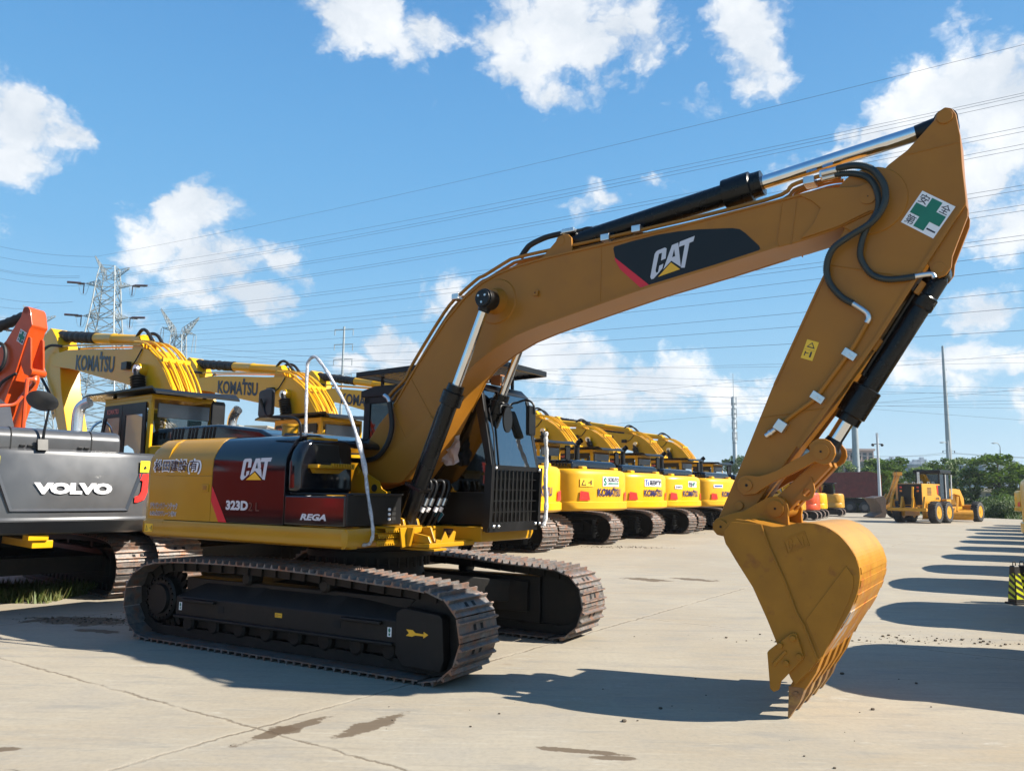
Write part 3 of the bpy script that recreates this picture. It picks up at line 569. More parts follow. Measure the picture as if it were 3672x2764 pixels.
    for y in (.22, 1.14):
        cab.prism([(1.43,1.80),(1.50,1.80),(1.34,2.66),(1.26,2.76),(1.20,2.74)], y, y+.06)            # A pillars
        cab.prism([(-.40,1.25),(-.30,1.25),(-.28,2.70),(-.38,2.70)], y, y+.06); cab.prism([(.42,1.25),(.52,1.25),(.50,2.72),(.42,2.72)], y, y+.06)
        cab.prism([(-.38,2.62),(1.30,2.66),(1.22,2.78),(-.38,2.76)], y, y+.06)
    cab.prism([(-.42,2.70),(1.33,2.70),(1.22,2.80),(.9,2.83),(-.2,2.83),(-.42,2.78)], .20, 1.22)
    cab.box(-.40, -.36, .22, 1.2, 1.9, 2.0); cab.box(.45, .5, .25, 1.17, 1.27, 1.9); cab.box(-.38, 1.42, .215, .235, 1.25, 1.60)
    cab = P(cab, 'cab', BLKM, .02)
    c = MB(); c.add([(1.492,.28,1.82),(1.492,1.14,1.82),(1.318,1.14,2.70),(1.318,.28,2.70)], [(0,1,2,3)]); c.build('windshield', WSHIELD, cab)
    for y in (.235, 1.185):
        c = MB(); c.add([(.5,y,1.55),(1.43,y,1.55),(1.40,y,1.86),(1.26,y,2.68),(.5,y,2.66)], [(0,1,2,3,4)]); c.build('side_window', DGLASS, cab)
        c = MB(); c.add([(-.33,y,1.6),(.42,y,1.55),(.42,y,2.66),(-.33,y,2.66)], [(0,1,2,3)]); c.build('side_window', DGLASS, cab)
    c = MB(); c.add([(-.385,.27,2.0),(-.385,1.15,2.0),(-.37,1.15,2.64),(-.37,.27,2.64)], [(0,1,2,3)]); c.build('rear_window', DGLASS, cab)
    c = MB(); c.box(.0, .5, .45, .95, 1.5, 1.7); c.box(-.05, .1, .45, .95, 1.65, 2.35); c.box(.5,.62,.35,.42,1.5,1.85); c.build('operator_seat', BLKM, cab, bevel=.05)
    c = MB(); y0, y1, x = .07, 1.04, 1.565
    c.bar((x-.03,y0,1.24),(x-.03,y1,1.24), .04, .10); c.bar((x,y0,1.86),(x,y1,1.86), .035, .05)
    for y in (y0, y1): c.bar((x-.03,y,1.24),(x,y,1.88), .05, .09, up=(1,0,0))
    c.bar((x-.04,y0,1.20),(x-.04,y0,1.30),.03,.06)
    for k in range(1, 11): y = y0+.05+(y1-y0-.1)*k/11; c.bar((x-.02,y,1.27),(x,y,1.86), .012, .03, up=(0,1,0))
    for k in range(1, 5): z = 1.28+.58*k/5; c.bar((x-.01,y0,z),(x-.01,y1,z), .010, .012)
    c.build('front_guard', BLKM, cab)
    for y, z in ((.10,1.25),(.19,1.25),(.93,1.26),(1.02,1.26),(.13,1.85),(1.01,1.85)): c = MB(); c.sphere((1.60, y, z), .017, 8, 5); c.build('guard_bolt', ZINC, cab)
    # slatted roof guard
    c = MB()
    for y in (.0, 1.27): c.bar((-.30,y,2.94),(1.52,y,2.99), .03, .06)
    for x, z in ((-.30,2.94),(1.52,2.99)): c.bar((x,0,z),(x,1.27,z), .03, .06)
    for k in range(1, 22): x = -.30+1.82*k/22; c.bar((x,.0,2.945+.06*k/22),(x,1.27,2.945+.06*k/22), .05, .012)
    for x in (-.15, 1.15):
        for y in (.28, 1.12): c.bar((x,y,2.80),(x,y,2.97), .03)
    c.build('roof_guard', BLKM, cab)
    for y in (.62, .26):
        c = MB(); c.prism([(1.22,2.80),(1.36,2.78),(1.36,2.91),(1.22,2.90)], y-.07, y+.07, 'y'); l = c.build('work_lamp', mat('lamp_housing', (.42,.17,.06), .4), cab, bevel=.012)
        c = MB(); c.box(1.362, 1.372, y-.055, y+.055, 2.79, 2.895); c.build('lamp_lens', mat('lamp_lens', (.75,.74,.68), .15, coat=.8), l, bevel=.006)
    c = MB(); c.tube(catmull([(1.30,.95,2.62),(1.42,.98,2.66),(1.50,1.02,2.62),(1.52,1.03,2.5)], 4), .014, 8); c.loft([[(1.46+q*.05, 1.0+(a-.5)*.14, 2.42+(b-.5)*.34+ (.0)) for a, b in ((.08,0),(.92,0),(1,.08),(1,.92),(.92,1),(.08,1),(0,.92),(0,.08))] for q in (0, 1)]); c.build('wing_mirror', BLKM, cab, bevel=.01)
    c = MB(); c.tube(catmull([(1.42,.62,2.52),(1.52,.55,2.53),(1.55,.42,2.53),(1.55,.28,2.52),(1.55,.27,2.44)], 4), .010, 8); c.loft([[(1.545+q*.02, .40+.085*math.cos(k*math.pi/10), 2.38+.14*math.sin(k*math.pi/10)) for k in range(20)] for q in (0, 1)]); c.build('inner_mirror', BLKM, cab)
    c = MB(); c.tube([(1.505,.25,1.90),(1.47,.27,2.2),(1.42,.24,2.5)], .009, 6); c.bar((1.50,.33,1.88),(1.44,.33,2.36), .012, .02); c.build('wiper', BLKM, cab)
    c = MB(); c.tube(catmull([(1.60,1.16,2.30),(1.60,1.15,2.2),(1.60,1.17,2.0),(1.60,1.15,1.75),(1.60,1.17,1.5),(1.60,1.15,1.3),(1.58,1.12,1.22)], 6), [.018+.010*abs(math.sin(i*.8)) for i in range(37)], 8); g = c.build('grab_rail', mat('wrinkled_foam', (.62,.60,.58), .6, var=.2, bump=.8, bs=60), cab); tag(g, 'grab rail wrapped in crinkled pale foam', None)
    dv = [(.06,0),(.12,.065),(.06,.13),(0,.065)]
    decal('diamond_sticker', cab, [(*poly([(.72+a*1.25, 1.27+b*1.25) for a, b in dv]), WHITE, s_(.2125)), (*poly([(.725+a*1.16, 1.276+b*1.16) for a, b in dv]), mat('teal_vinyl', (.02,.22,.28), .4), s_(.211))])
    c = MB(); c.loft([[(x, y, z) for y, z in ((.12,1.085),(.12,1.24),(1.12,1.24),(1.16,1.20),(1.16,1.15),(1.10,1.085))] for x in (.45, 1.40, 1.44)]); fl = P(c, 'cab_floor', CATH, .015)
    decal('serial_plate', fl, [(*poly([(.80,1.15),(.93,1.15),(.93,1.21),(.80,1.21)]), mat('tan_vinyl', (.62,.40,.16), .5), s_(.118)), (*poly([(.94,1.145),(1.07,1.145),(1.07,1.21),(.94,1.21)]), INK, s_(.118)), (*text2d('== 323', .10, .03), mat('bronze_vinyl', (.30,.2,.1), .5), lambda a, b: (.955+a, .1165, 1.165+b))])
    # ---------------- boom
    BT = [(-.10,1.82),(.02,2.0),(.10,2.145),(.25,2.335),(.457,2.525),(.713,2.876),(.93,3.15),(1.152,3.411),(1.385,3.623),(1.588,3.748),(1.788,3.822),(2.031,3.872),(2.384,3.910),(2.72,3.929),(3.105,3.949),(3.728,3.990),(4.52,4.054),(4.883,4.081),(5.011,4.095),(5.25,4.062)]
    nose = [(5.323+.125*math.cos(a), 3.951+.125*math.sin(a)) for a in [R(x) for x in (70, 40, 10, -20, -50, -75)]]
    BB = [(5.077,3.735),(4.93,3.70),(4.767,3.672),(4.548,3.646),(4.085,3.562),(3.475,3.464),(3.028,3.375),(2.654,3.297),(2.30,3.222),(2.042,3.152),(1.802,3.051),(1.556,2.915),(1.40,2.77),(1.22,2.46),(1.06,2.18),(.86,1.90),(.70,1.72),(.55,1.675),(.30,1.672),(.10,1.62),(-.03,1.60),(-.12,1.68)]
    BW = .20
    def dense(p, m=1):
        return p
    sect = BT+nose+BB
    c = MB(); c.prism(sect, -BW, BW); boom = P(c, 'boom', CATY, .012)
    # welded flanges along the top and bottom edges, nose plates, pin bosses
    for y in (-BW-.010, BW+.010):
        s1 = -1 if y < 0 else 1
        g = MB(); g.prism([(4.80,4.068),(4.90,4.0),(4.965,3.925),(4.90,3.80),(4.80,3.695),(5.08,3.745),(5.33,3.835)]+nose[::-1]+[(5.25,4.05),(5.0,4.085)], y-s1*.008, y+s1*.008); g.build('nose_plate', CATY, boom, bevel=.005)
        g = MB(); g.cyl((5.323, y, 3.951), (5.323, y+s1*.02, 3.951), .062, n=28); g.cyl((5.323, y+s1*.02, 3.951), (5.323, y+s1*.022, 3.951), .006, n=8, mi=1); g.build('pin_cap', [CATY, DARK], boom)
        g = MB(); g.prism([(-.05,1.70),(.0,1.9),(.30,1.93),(.98,2.40),(1.10,2.30),(.80,1.86),(.62,1.69),(.3,1.68)], y-s1*.012, y+s1*.012); g.build('foot_plate', CATY, boom, bevel=.01)
        g = MB(); g.tube([(1.80, y-s1*.01, 3.53), (1.80, y+s1*.006, 3.53)], [.235, .225], 40); g.tube([(1.80, y, 3.53), (1.80, y+s1*.10, 3.53)], [.14, .105], 32); g.build('cylinder_boss', CATY, boom)
        g = MB(); g.prism([(2.24,3.535),(2.295,3.525),(2.305,3.58),(2.25,3.59)], y-s1*.002, y+s1*.02); g.cyl((2.272, y+s1*.02, 3.558), (2.272, y+s1*.024, 3.558), .010, n=8, mi=1); g.build('boom_plug', [CATY, DARK], boom, bevel=.004)
    PL = [(3.119,3.900),(3.30,3.922),(3.548,3.941),(3.75,3.940),(3.944,3.925),(4.236,3.886),(4.30,3.865),(4.345,3.825),(4.461,3.691),(4.468,3.668),(4.452,3.648),(3.475,3.476),(3.383,3.470),(3.173,3.693),(3.125,3.80),(3.108,3.88)]
    side_ = lambda d: (lambda a, b: (a, -BW-d, b))
    wst = [(PL, [tuple(range(len(PL)))], BLKM, side_(.003)), (*poly([(3.121,3.795),(3.475,3.476),(3.383,3.467),(3.178,3.672),(3.128,3.76)]), REDV, side_(.0045))]
    def boomcat(a, b, d):   # emblem slanted along the boom
        return (3.50+a+.20*b*0+.0*a, -BW-.0055-d, 3.555+b+.19*a-.02*0)
    wst += cat_layers(lambda a, b, d: (3.475+a*1.0+b*.10, -BW-.0055-d, 3.530+b+.20*a), .40, .262, .0015)
    decal('boom_nameplate', boom, wst)
    def strip(path, w, out, y0, y1):
        P_ = [Vector((x, z)) for x, z in path]; o2 = []
        for i in range(len(P_)):
            t = (P_[min(i+1, len(P_)-1)]-P_[max(i-1, 0)]).normalized(); o2.append(P_[i]+Vector((-t.y, t.x))*w)
        q_ = [P_[i]+(P_[i]-o2[i])*out for i in range(len(P_))]
        m_ = MB()
        for i in range(len(P_)-1): m_.prism([tuple(q_[i]), tuple(q_[i+1]), tuple(o2[i+1]), tuple(o2[i])], y0, y1)
        return m_
    bb_ = [(4.62,3.660)]+BB[3:14]; bt_ = BT[4:18]
    for y in (-1, 1):
        ys = sorted((y*(BW-.002), y*(BW+.014)))
        strip(bb_, -.020, .15, *ys).build('boom_flange', CATY, boom); strip(bt_, -.016, .15, *ys).build('boom_flange', CATY, boom)
        for pth in ([(2.97,3.385),(2.985,3.92)], [(4.60,3.67),(4.66,4.04)], [(1.05,2.30),(.70,2.80)], [(.80,1.90),(.45,2.48)], [(4.72,3.66),(4.78,4.05)]):
            g = MB(); g.tube([(a, y*(BW+.001), c_) for a, c_ in pth], .0055, 6); g.build('weld_seam', CATY, boom)
    # pipes and hoses on the boom
    pipe = [(.315,2.633),(.381,2.697),(.55,2.822),(.658,2.993),(1.073,3.516),(1.283,3.690),(1.503,3.826),(1.593,3.852),(1.868,3.959),(1.966,3.982),(2.325,4.0),(3.036,4.023),(4.495,4.108),(4.732,4.196),(4.866,4.220),(5.0,4.232),(5.105,4.225)]
    for y, dz in ((-.13, 0), (-.06, -.02), (.06, 0), (.13, -.02)):
        g = MB(); g.tube(catmull([(x, y, z+dz) for x, z in pipe], 4), .018, 8); g.build('boom_pipe', CATY, boom)
    for x, z, a in ((1.235,3.66,.72),(3.0,4.02,.03),(3.32,4.05,.05),(4.87,4.20,.06),(5.0,4.23,.05)):
        g = MB(); g.box(x-.045, x+.045, -.17, -.03, z-.03, z+.035); q = g.build('pipe_clamp', ZINC, boom, bevel=.008)
    def hose(name, m, pts, y, r, parent, n=8, corr=False):
        pp_ = catmull([(p[0], p[2] if len(p) > 2 else y, p[1]) for p in pts], 14 if corr else 6)
        if corr:
            q = []; L_ = 0; last = pp_[0]; 
            for p_ in pp_[1:]: L_ += (p_-last).length; last = p_
            k = int(L_/.0085); res_ = resample_open(pp_, k); rr = [r*(1.10 if i % 2 else .82) for i in range(len(res_))]; pp_ = res_
        else: rr = r
        g_ = MB(); g_.tube(pp_, rr, n); return g_.build(name, m, parent, ang=80 if not corr else 180)
    hose('boom_hose', RUB, [(.441,2.559),(.46,2.485),(.489,2.322),(.475,2.206),(.423,2.091),(.331,1.991),(.216,1.941),(.0,1.93),(-.3,1.95)], -.255, .028, boom)
    hose('hose_fitting', ZINC, [(.36,2.64),(.42,2.60),(.445,2.54),(.452,2.47)], -.25, .024, boom)
    g = MB(); g.prism([(.05,1.66),(.11,1.84),(.145,1.87),(.20,1.80),(.25,1.80),(.46,1.70),(.505,1.62),(.57,1.59),(.57,1.575),(.05,1.57)], -.40, -.385); g.cyl((.145,-.39,1.80),(.145,-.42,1.80), .03, n=16); g.cyl((.40,-.384,1.63),(.40,-.404,1.63), .04, n=16, mi=1); g.box(.05,.50,-.40,-.25,1.575,1.595); P(g, 'boom_foot_bracket', [CATH, DARK], 0)
    hose('stick_cylinder_hose', RUB, [(1.983,4.0),(2.05,4.08),(2.116,4.126),(2.294,4.171),(2.503,4.180)], -.05, .030, boom)
    hose('stick_cylinder_hose', RUB, [(2.606,4.186),(2.673,4.175),(2.75,4.185),(2.83,4.165)], -.04, .022, boom)
    g = MB(); g.box(2.50, 2.64, -.12, .0, 4.155, 4.20); g.cyl((2.46,-.05,4.178),(2.56,-.05,4.19), .03, n=10); g.build('pipe_block', ZINC, boom, bevel=.012)
    for y in (-.15, .13):
        g = MB(); g.prism([(2.29,3.91),(2.50,4.10),(2.54,4.125),(2.60,4.12),(2.64,4.08),(2.65,3.93)], y-.015, y+.015); g.cyl((2.52,y-.02,4.065),(2.52,y+.02,4.065), .05, n=20); g.build('cylinder_bracket', CATY, boom, bevel=.006)
    # boom cylinders
    for s in (-1, 1):
        Yc = s*.42; b0 = Vector((.865,Yc,1.25)); t0 = Vector((1.835,Yc,3.50)); d = (t0-b0).normalized()
        g = MB(); L0 = 1.44
        g.cyl(b0-d*.02, b0+d*L0, .082, n=24); g.tube([b0+d*(L0-.12), b0+d*(L0-.11), b0+d*(L0+.02), b0+d*(L0+.03), b0+d*(L0+.05), b0+d*(L0+.10)], [.085,.112,.112,.09,.088,.086], 24)
        g.cyl(b0+Vector((0,-.07,0)), b0+Vector((0,.07,0)), .10, n=20); side2 = Vector((-d.z,0,d.x))
        g.tube([b0+side2*.10+d*.15, b0+side2*.105+d*1.25, b0+side2*.08+d*1.33], .017, 8); g.bar(b0+d*.42-side2*.085, b0+d*.42+side2*.12, .2, .03)
        g.tube([b0+d*.66, b0+d*.67], [.088,.088], 24)
        cy = P(g, 'boom_cylinder', BLKC)
        g = MB(); g.cyl(b0+d*(L0+.05), t0-d*.07, .047, n=24); rd = g.build('piston_rod', CHROME, cy)
        g = MB(); g.cyl(t0+Vector((0,-.075*1,0)), t0+Vector((0,.075,0)), .098, n=28); g.cyl(t0+Vector((0,s*.075,0)), t0+Vector((0,s*.10,0)), .085, n=28); g.cyl(t0-d*.13, t0, .06, .075, n=20); g.build('rod_eye', BLKM, cy, bevel=.006)
        for k in range(3): g = MB(); a = 2.1*k+.5; g.cyl(t0+Vector((math.cos(a)*.045, s*.10, math.sin(a)*.045)), t0+Vector((math.cos(a)*.045, s*.112, math.sin(a)*.045)), .012, n=8); g.build('cap_bolt', ZINC, cy)
    # hoses looping between the cylinder feet
    for x, y in ((1.0,-.20),(1.0,-.11),(1.0,.02),(1.0,.11)):
        pts = [(.62,1.20,y-.16),(.70,1.17,y-.17),(.86,1.22,y-.12),(.95,1.42,y-.06),(1.0,1.60,y-.01),(1.0,1.69,y),(.97,1.715,y-.02),(.93,1.69,y-.06),(.90,1.58,y-.10),(.84,1.40,y-.16),(.74,1.28,y-.2)]
        hose('swing_hose', BLKM, pts, 0, .020, boom)
        hose('hose_coupling', ZINC, [(.965,1.455,y-.050),(.985,1.53,y-.03)], 0, .026, boom)
        hose('hose_label', WHITE, [(.94,1.39,y-.066),(.958,1.437,y-.053)], 0, .0235, boom)
    for s in (-1, 1):
        g = MB()
        for dy in (-.11, .11): g.prism([(.70,1.06),(1.02,1.06),(.97,1.20),(.93,1.32),(.865,1.345),(.80,1.32),(.76,1.2)], s*.42+dy-.018, s*.42+dy+.018)
        g.cyl((.865, s*.42-.15, 1.25), (.865, s*.42+.15, 1.25), .055, n=20); P(g, 'cylinder_lug', CATH, .006)
    # ---------------- stick
    SL = [(5.83,4.545),(5.806,4.486),(5.757,4.436),(5.69,4.37),(5.610,4.290),(5.546,4.250),(5.47,4.20),(5.396,4.127),(5.290,3.983),(5.20,3.86),(5.13,3.74),(5.047,3.595),(4.985,3.43),(4.900,3.269),(4.699,2.857),(4.522,2.490),(4.273,1.915),(4.15,1.64),(4.05,1.42),(4.03,1.36),(4.05,1.30),(4.10,1.28)]
    SR = [(4.16,1.29),(4.24,1.36),(4.350,1.50),(4.478,1.69),(4.609,1.86),(4.704,1.995),(5.067,2.46),(5.343,2.835),(5.483,3.06),(5.687,3.358),(5.983,3.778),(5.988,3.80),(5.985,3.9),(5.978,4.063),(5.977,4.322),(5.966,4.415),(5.957,4.50),(5.93,4.555),(5.885,4.575)]
    c = MB(); c.prism(SL+SR, -.17, .17); stick = P(c, 'stick', CATY, .014)
    for y in (-.13, .13):
        g = MB(); g.prism([(5.98,3.80),(5.993,3.74),(5.986,3.685),(5.911,3.499),(5.872,3.40),(5.862,3.32),(5.82,3.265),(5.774,3.250),(5.73,3.29),(5.715,3.35),(5.70,3.38),(5.80,3.56)], y-.02, y+.02); g.cyl((5.778,y-.024,3.325),(5.778,y+.024,3.325), .048, n=20); g.build('cylinder_bracket', CATY, stick, bevel=.006)
    g = MB(); g.cyl((5.881,-.185,4.491),(5.881,.185,4.491), .055, n=24); g.cyl((4.322,-.185,1.687),(4.322,.185,1.687), .06, n=24); g.cyl((4.23,-.19,1.52),(4.23,-.17,1.52), .035, n=16); g.build('pin', CATY, stick, bevel=.004)
    g = MB(); g.tube([(5.33,-.172,3.93),(5.33,-.182,3.93)], [.275,.268], 48); g.build('wear_ring', CATY, stick)
    for x, z in ((5.60,3.16),(5.28,2.75)): 
        g = MB(); g.prism([(x,z),(x+.06,z+.085),(x+.085,z+.06),(x+.03,z-.02)], -.15, -.10); g.build('stop_block', CATY, stick)
    ss = lambda d: (lambda a, b: (a, -.17-d, b))
    for y in (-1, 1):
        for pth in ([(5.02,3.45),(5.62,3.26)], [(4.42,2.24),(4.95,2.30)], [(5.60,4.25),(5.97,4.27)]):
            g = MB(); g.tube([(a, y*.171, c_) for a, c_ in pth], .005, 6); g.build('weld_seam', CATY, stick)
        for k, (xa, xb) in enumerate((((4.78,2.97),(4.62,2.62)),)): pass
        strip([(4.55,2.50),(4.73,2.87),(4.925,3.272),(5.005,3.43)], .016, 0, *sorted((y*.168, y*.182))).build('stick_flange', CATY, stick)
        strip([(4.72,1.99),(5.065,2.445),(5.34,2.82),(5.685,3.345),(5.96,3.76)], .022, .4, *sorted((y*.168, y*.184))).build('stick_flange', CATY, stick)
    # safety sign: white square with a green cross and four characters
    a_, b_, d_ = Vector((5.701,3.939)), Vector((5.915,3.771)), Vector((5.541,3.718)); e1 = b_-a_; e2 = d_-a_
    def sf(u, v): q = a_+e1*u+e2*v; return (q.x, q.y)
    lay = [(*poly([sf(0,0),sf(1,0),sf(1,1),sf(0,1)]), WHITE, ss(.003)),
           (*poly([sf(.345,.06),sf(.655,.06),sf(.655,.345),sf(.95,.345),sf(.95,.655),sf(.655,.655),sf(.655,.94),sf(.345,.94),sf(.345,.655),sf(.05,.655),sf(.05,.345),sf(.345,.345)]), GRNV, ss(.0045))]
    for chh, u, v in (('\u5b89',.05,.05),('\u5168',.69,.05),('\u7b2c',.05,.69),('\u4e00',.69,.82)):
        tv, tf = text2d(chh, .26, .26 if chh != '\u4e00' else .045, .006)
        lay.append(([sf(u+p, v+(.26 if chh != '\u4e00' else .045)-q) for p, q in tv], tf, INK, ss(.0045)))
    decal('safety_sign', stick, lay)
    a2_ = Vector((4.815,2.864)); w1 = Vector((.090,-.035)); w2 = Vector((-.057,-.147))
    def wf(u, v): q = a2_+w1*u+w2*v; return (q.x, q.y)
    decal('warning_sticker', stick, [(*poly([wf(0,0),wf(1,0),wf(1,1),wf(0,1)]), STKY, ss(.003)), (*poly([wf(.15,.38),wf(.85,.38),wf(.5,.08)]), INK, ss(.0045)), (*poly([wf(.28,.33),wf(.72,.33),wf(.5,.15)]), STKY, ss(.006)), (*poly([wf(.62,.56),wf(.76,.56),wf(.76,.86),wf(.62,.86)]), INK, ss(.0045)), (*poly([wf(.2,.66),wf(.5,.66),wf(.5,.70),wf(.2,.70)]), INK, ss(.0045)), (*poly([wf(.18,.6),wf(.26,.6),wf(.26,.84),wf(.18,.84)]), INK, ss(.0045)), (*poly([wf(.05,.49),wf(.95,.49),wf(.95,.50),wf(.05,.50)]), INK, ss(.0045))])
    hose('stick_hose', HOSE, [(5.10,4.235,-.20),(5.24,4.215,-.25),(5.36,4.15,-.285),(5.43,4.047,-.29),(5.458,3.952,-.29),(5.443,3.839,-.29),(5.354,3.723,-.28),(5.180,3.639,-.26),(5.055,3.563,-.25),(4.997,3.437,-.23),(5.010,3.300,-.22),(5.092,3.175,-.21),(5.176,3.109,-.21)], -.25, .027, stick, 10, True)
    hose('stick_hose', HOSE, [(5.08,4.20,-.17),(5.22,4.17,-.20),(5.34,4.09,-.24),(5.395,3.96,-.245),(5.389,3.818,-.24),(5.299,3.682,-.235),(5.250,3.537,-.22),(5.255,3.442,-.21),(5.317,3.330,-.20),(5.415,3.275,-.20),(5.513,3.265,-.20),(5.62,3.27,-.19)], -.23, .025, stick, 10, True)
    hose('hose_fitting', ZINC, [(5.176,3.109),(5.266,3.030),(5.285,2.98),(5.268,2.945)], -.21, .022, stick)
    hose('hose_fitting', ZINC, [(5.60,3.27),(5.69,3.275),(5.735,3.27),(5.75,3.24)], -.19, .020, stick)
    hose('hose_fitting', ZINC, [(4.98,4.225),(5.12,4.232)], -.19, .030, stick); hose('hose_fitting', ZINC, [(4.98,4.19),(5.10,4.198)], -.16, .024, stick)
    hose('stick_pipe', CATY, [(5.270,2.95),(5.152,2.755),(4.96,2.50),(4.863,2.377),(4.80,2.33),(4.726,2.279),(4.60,2.185)], -.20, .018, stick)
    for x, z in ((5.13,2.72),(4.88,2.395)):
        g = MB(); g.prism([(x-.055,z-.005),(x-.02,z+.045),(x+.065,z-.02),(x+.03,z-.07)], -.225, -.172); g.cyl((x+.02,-.226,z-.035),(x+.02,-.232,z-.035), .009, n=8); g.cyl((x+.005,-.226,z-.012),(x+.005,-.232,z-.012), .009, n=8); g.build('pipe_clamp', ZINC, stick, bevel=.006)
    g = MB(); g.prism([(4.535,2.155),(4.585,2.225),(4.655,2.175),(4.605,2.105)], -.245, -.172); g.cyl((4.55,-.21,2.14),(4.47,-.21,2.085), .022, n=10); g.cyl((4.52,-.21,2.12),(4.50,-.21,2.105), .028, n=8); g.build('pipe_valve', ZINC, stick, bevel=.005)
    # stick cylinder along the boom
    b0 = Vector((2.52,0,4.065)); t0 = Vector((5.881,0,4.505)); d = (t0-b0).normalized(); LL = (t0-b0).length
    g = MB(); g.tube([b0, b0+d*.05, b0+d*1.66], [.06,.098,.098], 28); g.tube([b0+d*1.60, b0+d*1.61, b0+d*1.85, b0+d*1.86, b0+d*1.90, b0+d*1.95], [.10,.135,.135,.115,.112,.112], 28); g.cyl(b0+Vector((0,-.11,0)), b0+Vector((0,.11,0)), .075, n=20); g.box(2.82,2.88,-.05,.05,4.14,4.19); cy = P(g, 'stick_cylinder', BLKC)
    for k in range(10):
        pass
    g = MB(); g.cyl(b0+d*1.9, t0-d*.20, .062, n=28); g.build('piston_rod', CHROME, cy)
    g = MB(); g.cyl(t0-d*.22, t0-d*.05, .065, .08, n=20); g.cyl(t0+Vector((0,-.10,0)), t0+Vector((0,.10,0)), .085, n=24); g.build('rod_eye', BLKM, cy)
    # bucket cylinder
    b0 = Vector((5.778,0,3.325)); t0 = Vector((4.895,0,1.955)); d = (t0-b0).normalized(); LL = (t0-b0).length
    g = MB(); g.tube([b0+d*.02, b0+d*.06, b0+d*1.10], [.07,.088,.088], 28); g.tube([b0+d*1.02, b0+d*1.03, b0+d*1.27, b0+d*1.28, b0+d*1.34], [.09,.115,.115,.10,.10], 28); g.tube([b0+d*.20, b0+d*.21, b0+d*.30, b0+d*.31], [.09,.10,.10,.09], 28); g.cyl(b0+Vector((0,-.10,0)), b0+Vector((0,.10,0)), .075, n=20)
    g.tube([b0+d*.15+Vector((-.06,-.075,.03)), b0+d*.95+Vector((-.06,-.075,.03))], .018, 8); cy = P(g, 'bucket_cylinder', BLKC)
    g = MB(); g.cyl(b0+d*1.3, t0-d*.10, .060, n=28); g.build('piston_rod', CHROME, cy)
    g = MB(); g.cyl(t0-d*.13, t0-d*.04, .062, .08, n=20); g.cyl(t0+Vector((0,-.12,0)), t0+Vector((0,.12,0)), .09, n=24); g.build('rod_eye', BLKM, cy)
    # idler links and power link
    IL = [(4.322+.085*math.cos(a), 1.687+.085*math.sin(a)) for a in [R(x) for x in (250,210,170,130,95)]]+[(4.419,1.762),(4.50,1.785),(4.58,1.818),(4.674,1.876),(4.76,1.92),(4.82,1.955)]+[(4.906+.105*math.cos(a), 1.951+.105*math.sin(a)) for a in [R(x) for x in (150,125,100,75,50,20,-10,-40,-65,-85)]]+[(4.855,1.872),(4.768,1.822),(4.651,1.765),(4.532,1.712),(4.45,1.66),(4.39,1.62)]
    for s in (-1, 1):
        c = MB(); c.prism(IL, s*.235-.022, s*.235+.022); il = P(c, 'idler_link', CATY, .008)
        
        for px_, pz_, r1_, r2_ in ((4.906,1.951,.062,.009),(4.322,1.687,.045,.012)): g = MB(); g.cyl((px_, s*.258, pz_), (px_, s*.274, pz_), r1_, n=28); g.cyl((px_, s*.274, pz_), (px_, s*.277, pz_), r2_, n=8, mi=1); g.build('pin_cap', [CATY, DARK], il)
    c = MB()
    for s in (-1, 1): c.prism([(4.93,1.90),(4.84,1.885),(4.70,1.76),(4.53,1.60),(4.48,1.53),(4.50,1.46),(4.56,1.44),(4.63,1.50),(4.78,1.66),(4.95,1.84)], s*.10-.05, s*.10+.05)
    c.box(4.58,4.66,-.08,.08,1.53,1.62)
    hk = [(4.66,1.575),(4.77,1.572),(4.81,1.598),(4.828,1.65),(4.820,1.71),(4.805,1.76),(4.80,1.72)]
    ho = [(4.765+.032*math.cos(R(x)), 1.635+.032*math.sin(R(x))) for x in range(0, 360, 30)]
    pl = P(c, 'power_link', CATY, .008)
    def holed(outer, hole, lo, hi):   # plate with a hole, bridged outline
        i0 = min(range(len(outer)), key=lambda i: (outer[i][0]-hole[0][0])**2+(outer[i][1]-hole[0][1])**2)
        pts = outer[i0:]+outer[:i0+1]+hole[::-1]+[hole[-1]] if False else outer[i0:]+outer[:i0]+[outer[i0]]+[hole[0]]+hole[:0:-1]+[hole[0]]
        m_ = MB(); n_ = len(pts); m_.prism(pts, lo, hi); return m_
    holed(hk, ho, -.165, -.135).build('lifting_eye', CATY, pl)
    # ---------------- bucket
    BK = [(4.340,1.425),(4.438,1.415),(4.534,1.391),(4.618,1.374),(4.687,1.381),(4.794,1.408),(4.889,1.412),(4.945,1.405),(5.018,1.378),(5.089,1.329),(5.149,1.256),(5.190,1.183),(5.209,1.110),(5.211,1.046),(5.199,.971),(5.174,.895),(5.131,.799),(5.064,.683),(4.997,.574),(4.915,.447)]
    fr = [(4.85,.36),(4.745,.255),(4.715,.30),(4.69,.36),(4.66,.44),(4.613,.580),(4.568,.691),(4.470,.916),(4.348,1.107),(4.258,1.234),(4.240,1.30),(4.25,1.37),(4.285,1.41)]
    HB = .62
    bk = MB()
    for s in (-1, 1): bk.prism(BK+fr, s*HB-.018, s*HB+.018)
    shell = catmull([(x, 0, z) for x, z in BK[4:]], 3)
    n_ = len(shell); inn = []
    for i, p in enumerate(shell):
        t_ = (shell[min(i+1, n_-1)]-shell[max(i-1, 0)]).normalized(); inn.append(p+Vector((t_.z, 0, -t_.x))*-.022 if False else p-Vector((-t_.z, 0, t_.x))*.022)
    for i in range(n_-1):
        q = [shell[i], shell[i+1], inn[i+1], inn[i]]
        bk.add([(p.x, -HB, p.z) for p in q]+[(p.x, HB, p.z) for p in q], [(0,1,5,4),(2,3,7,6)], 1)
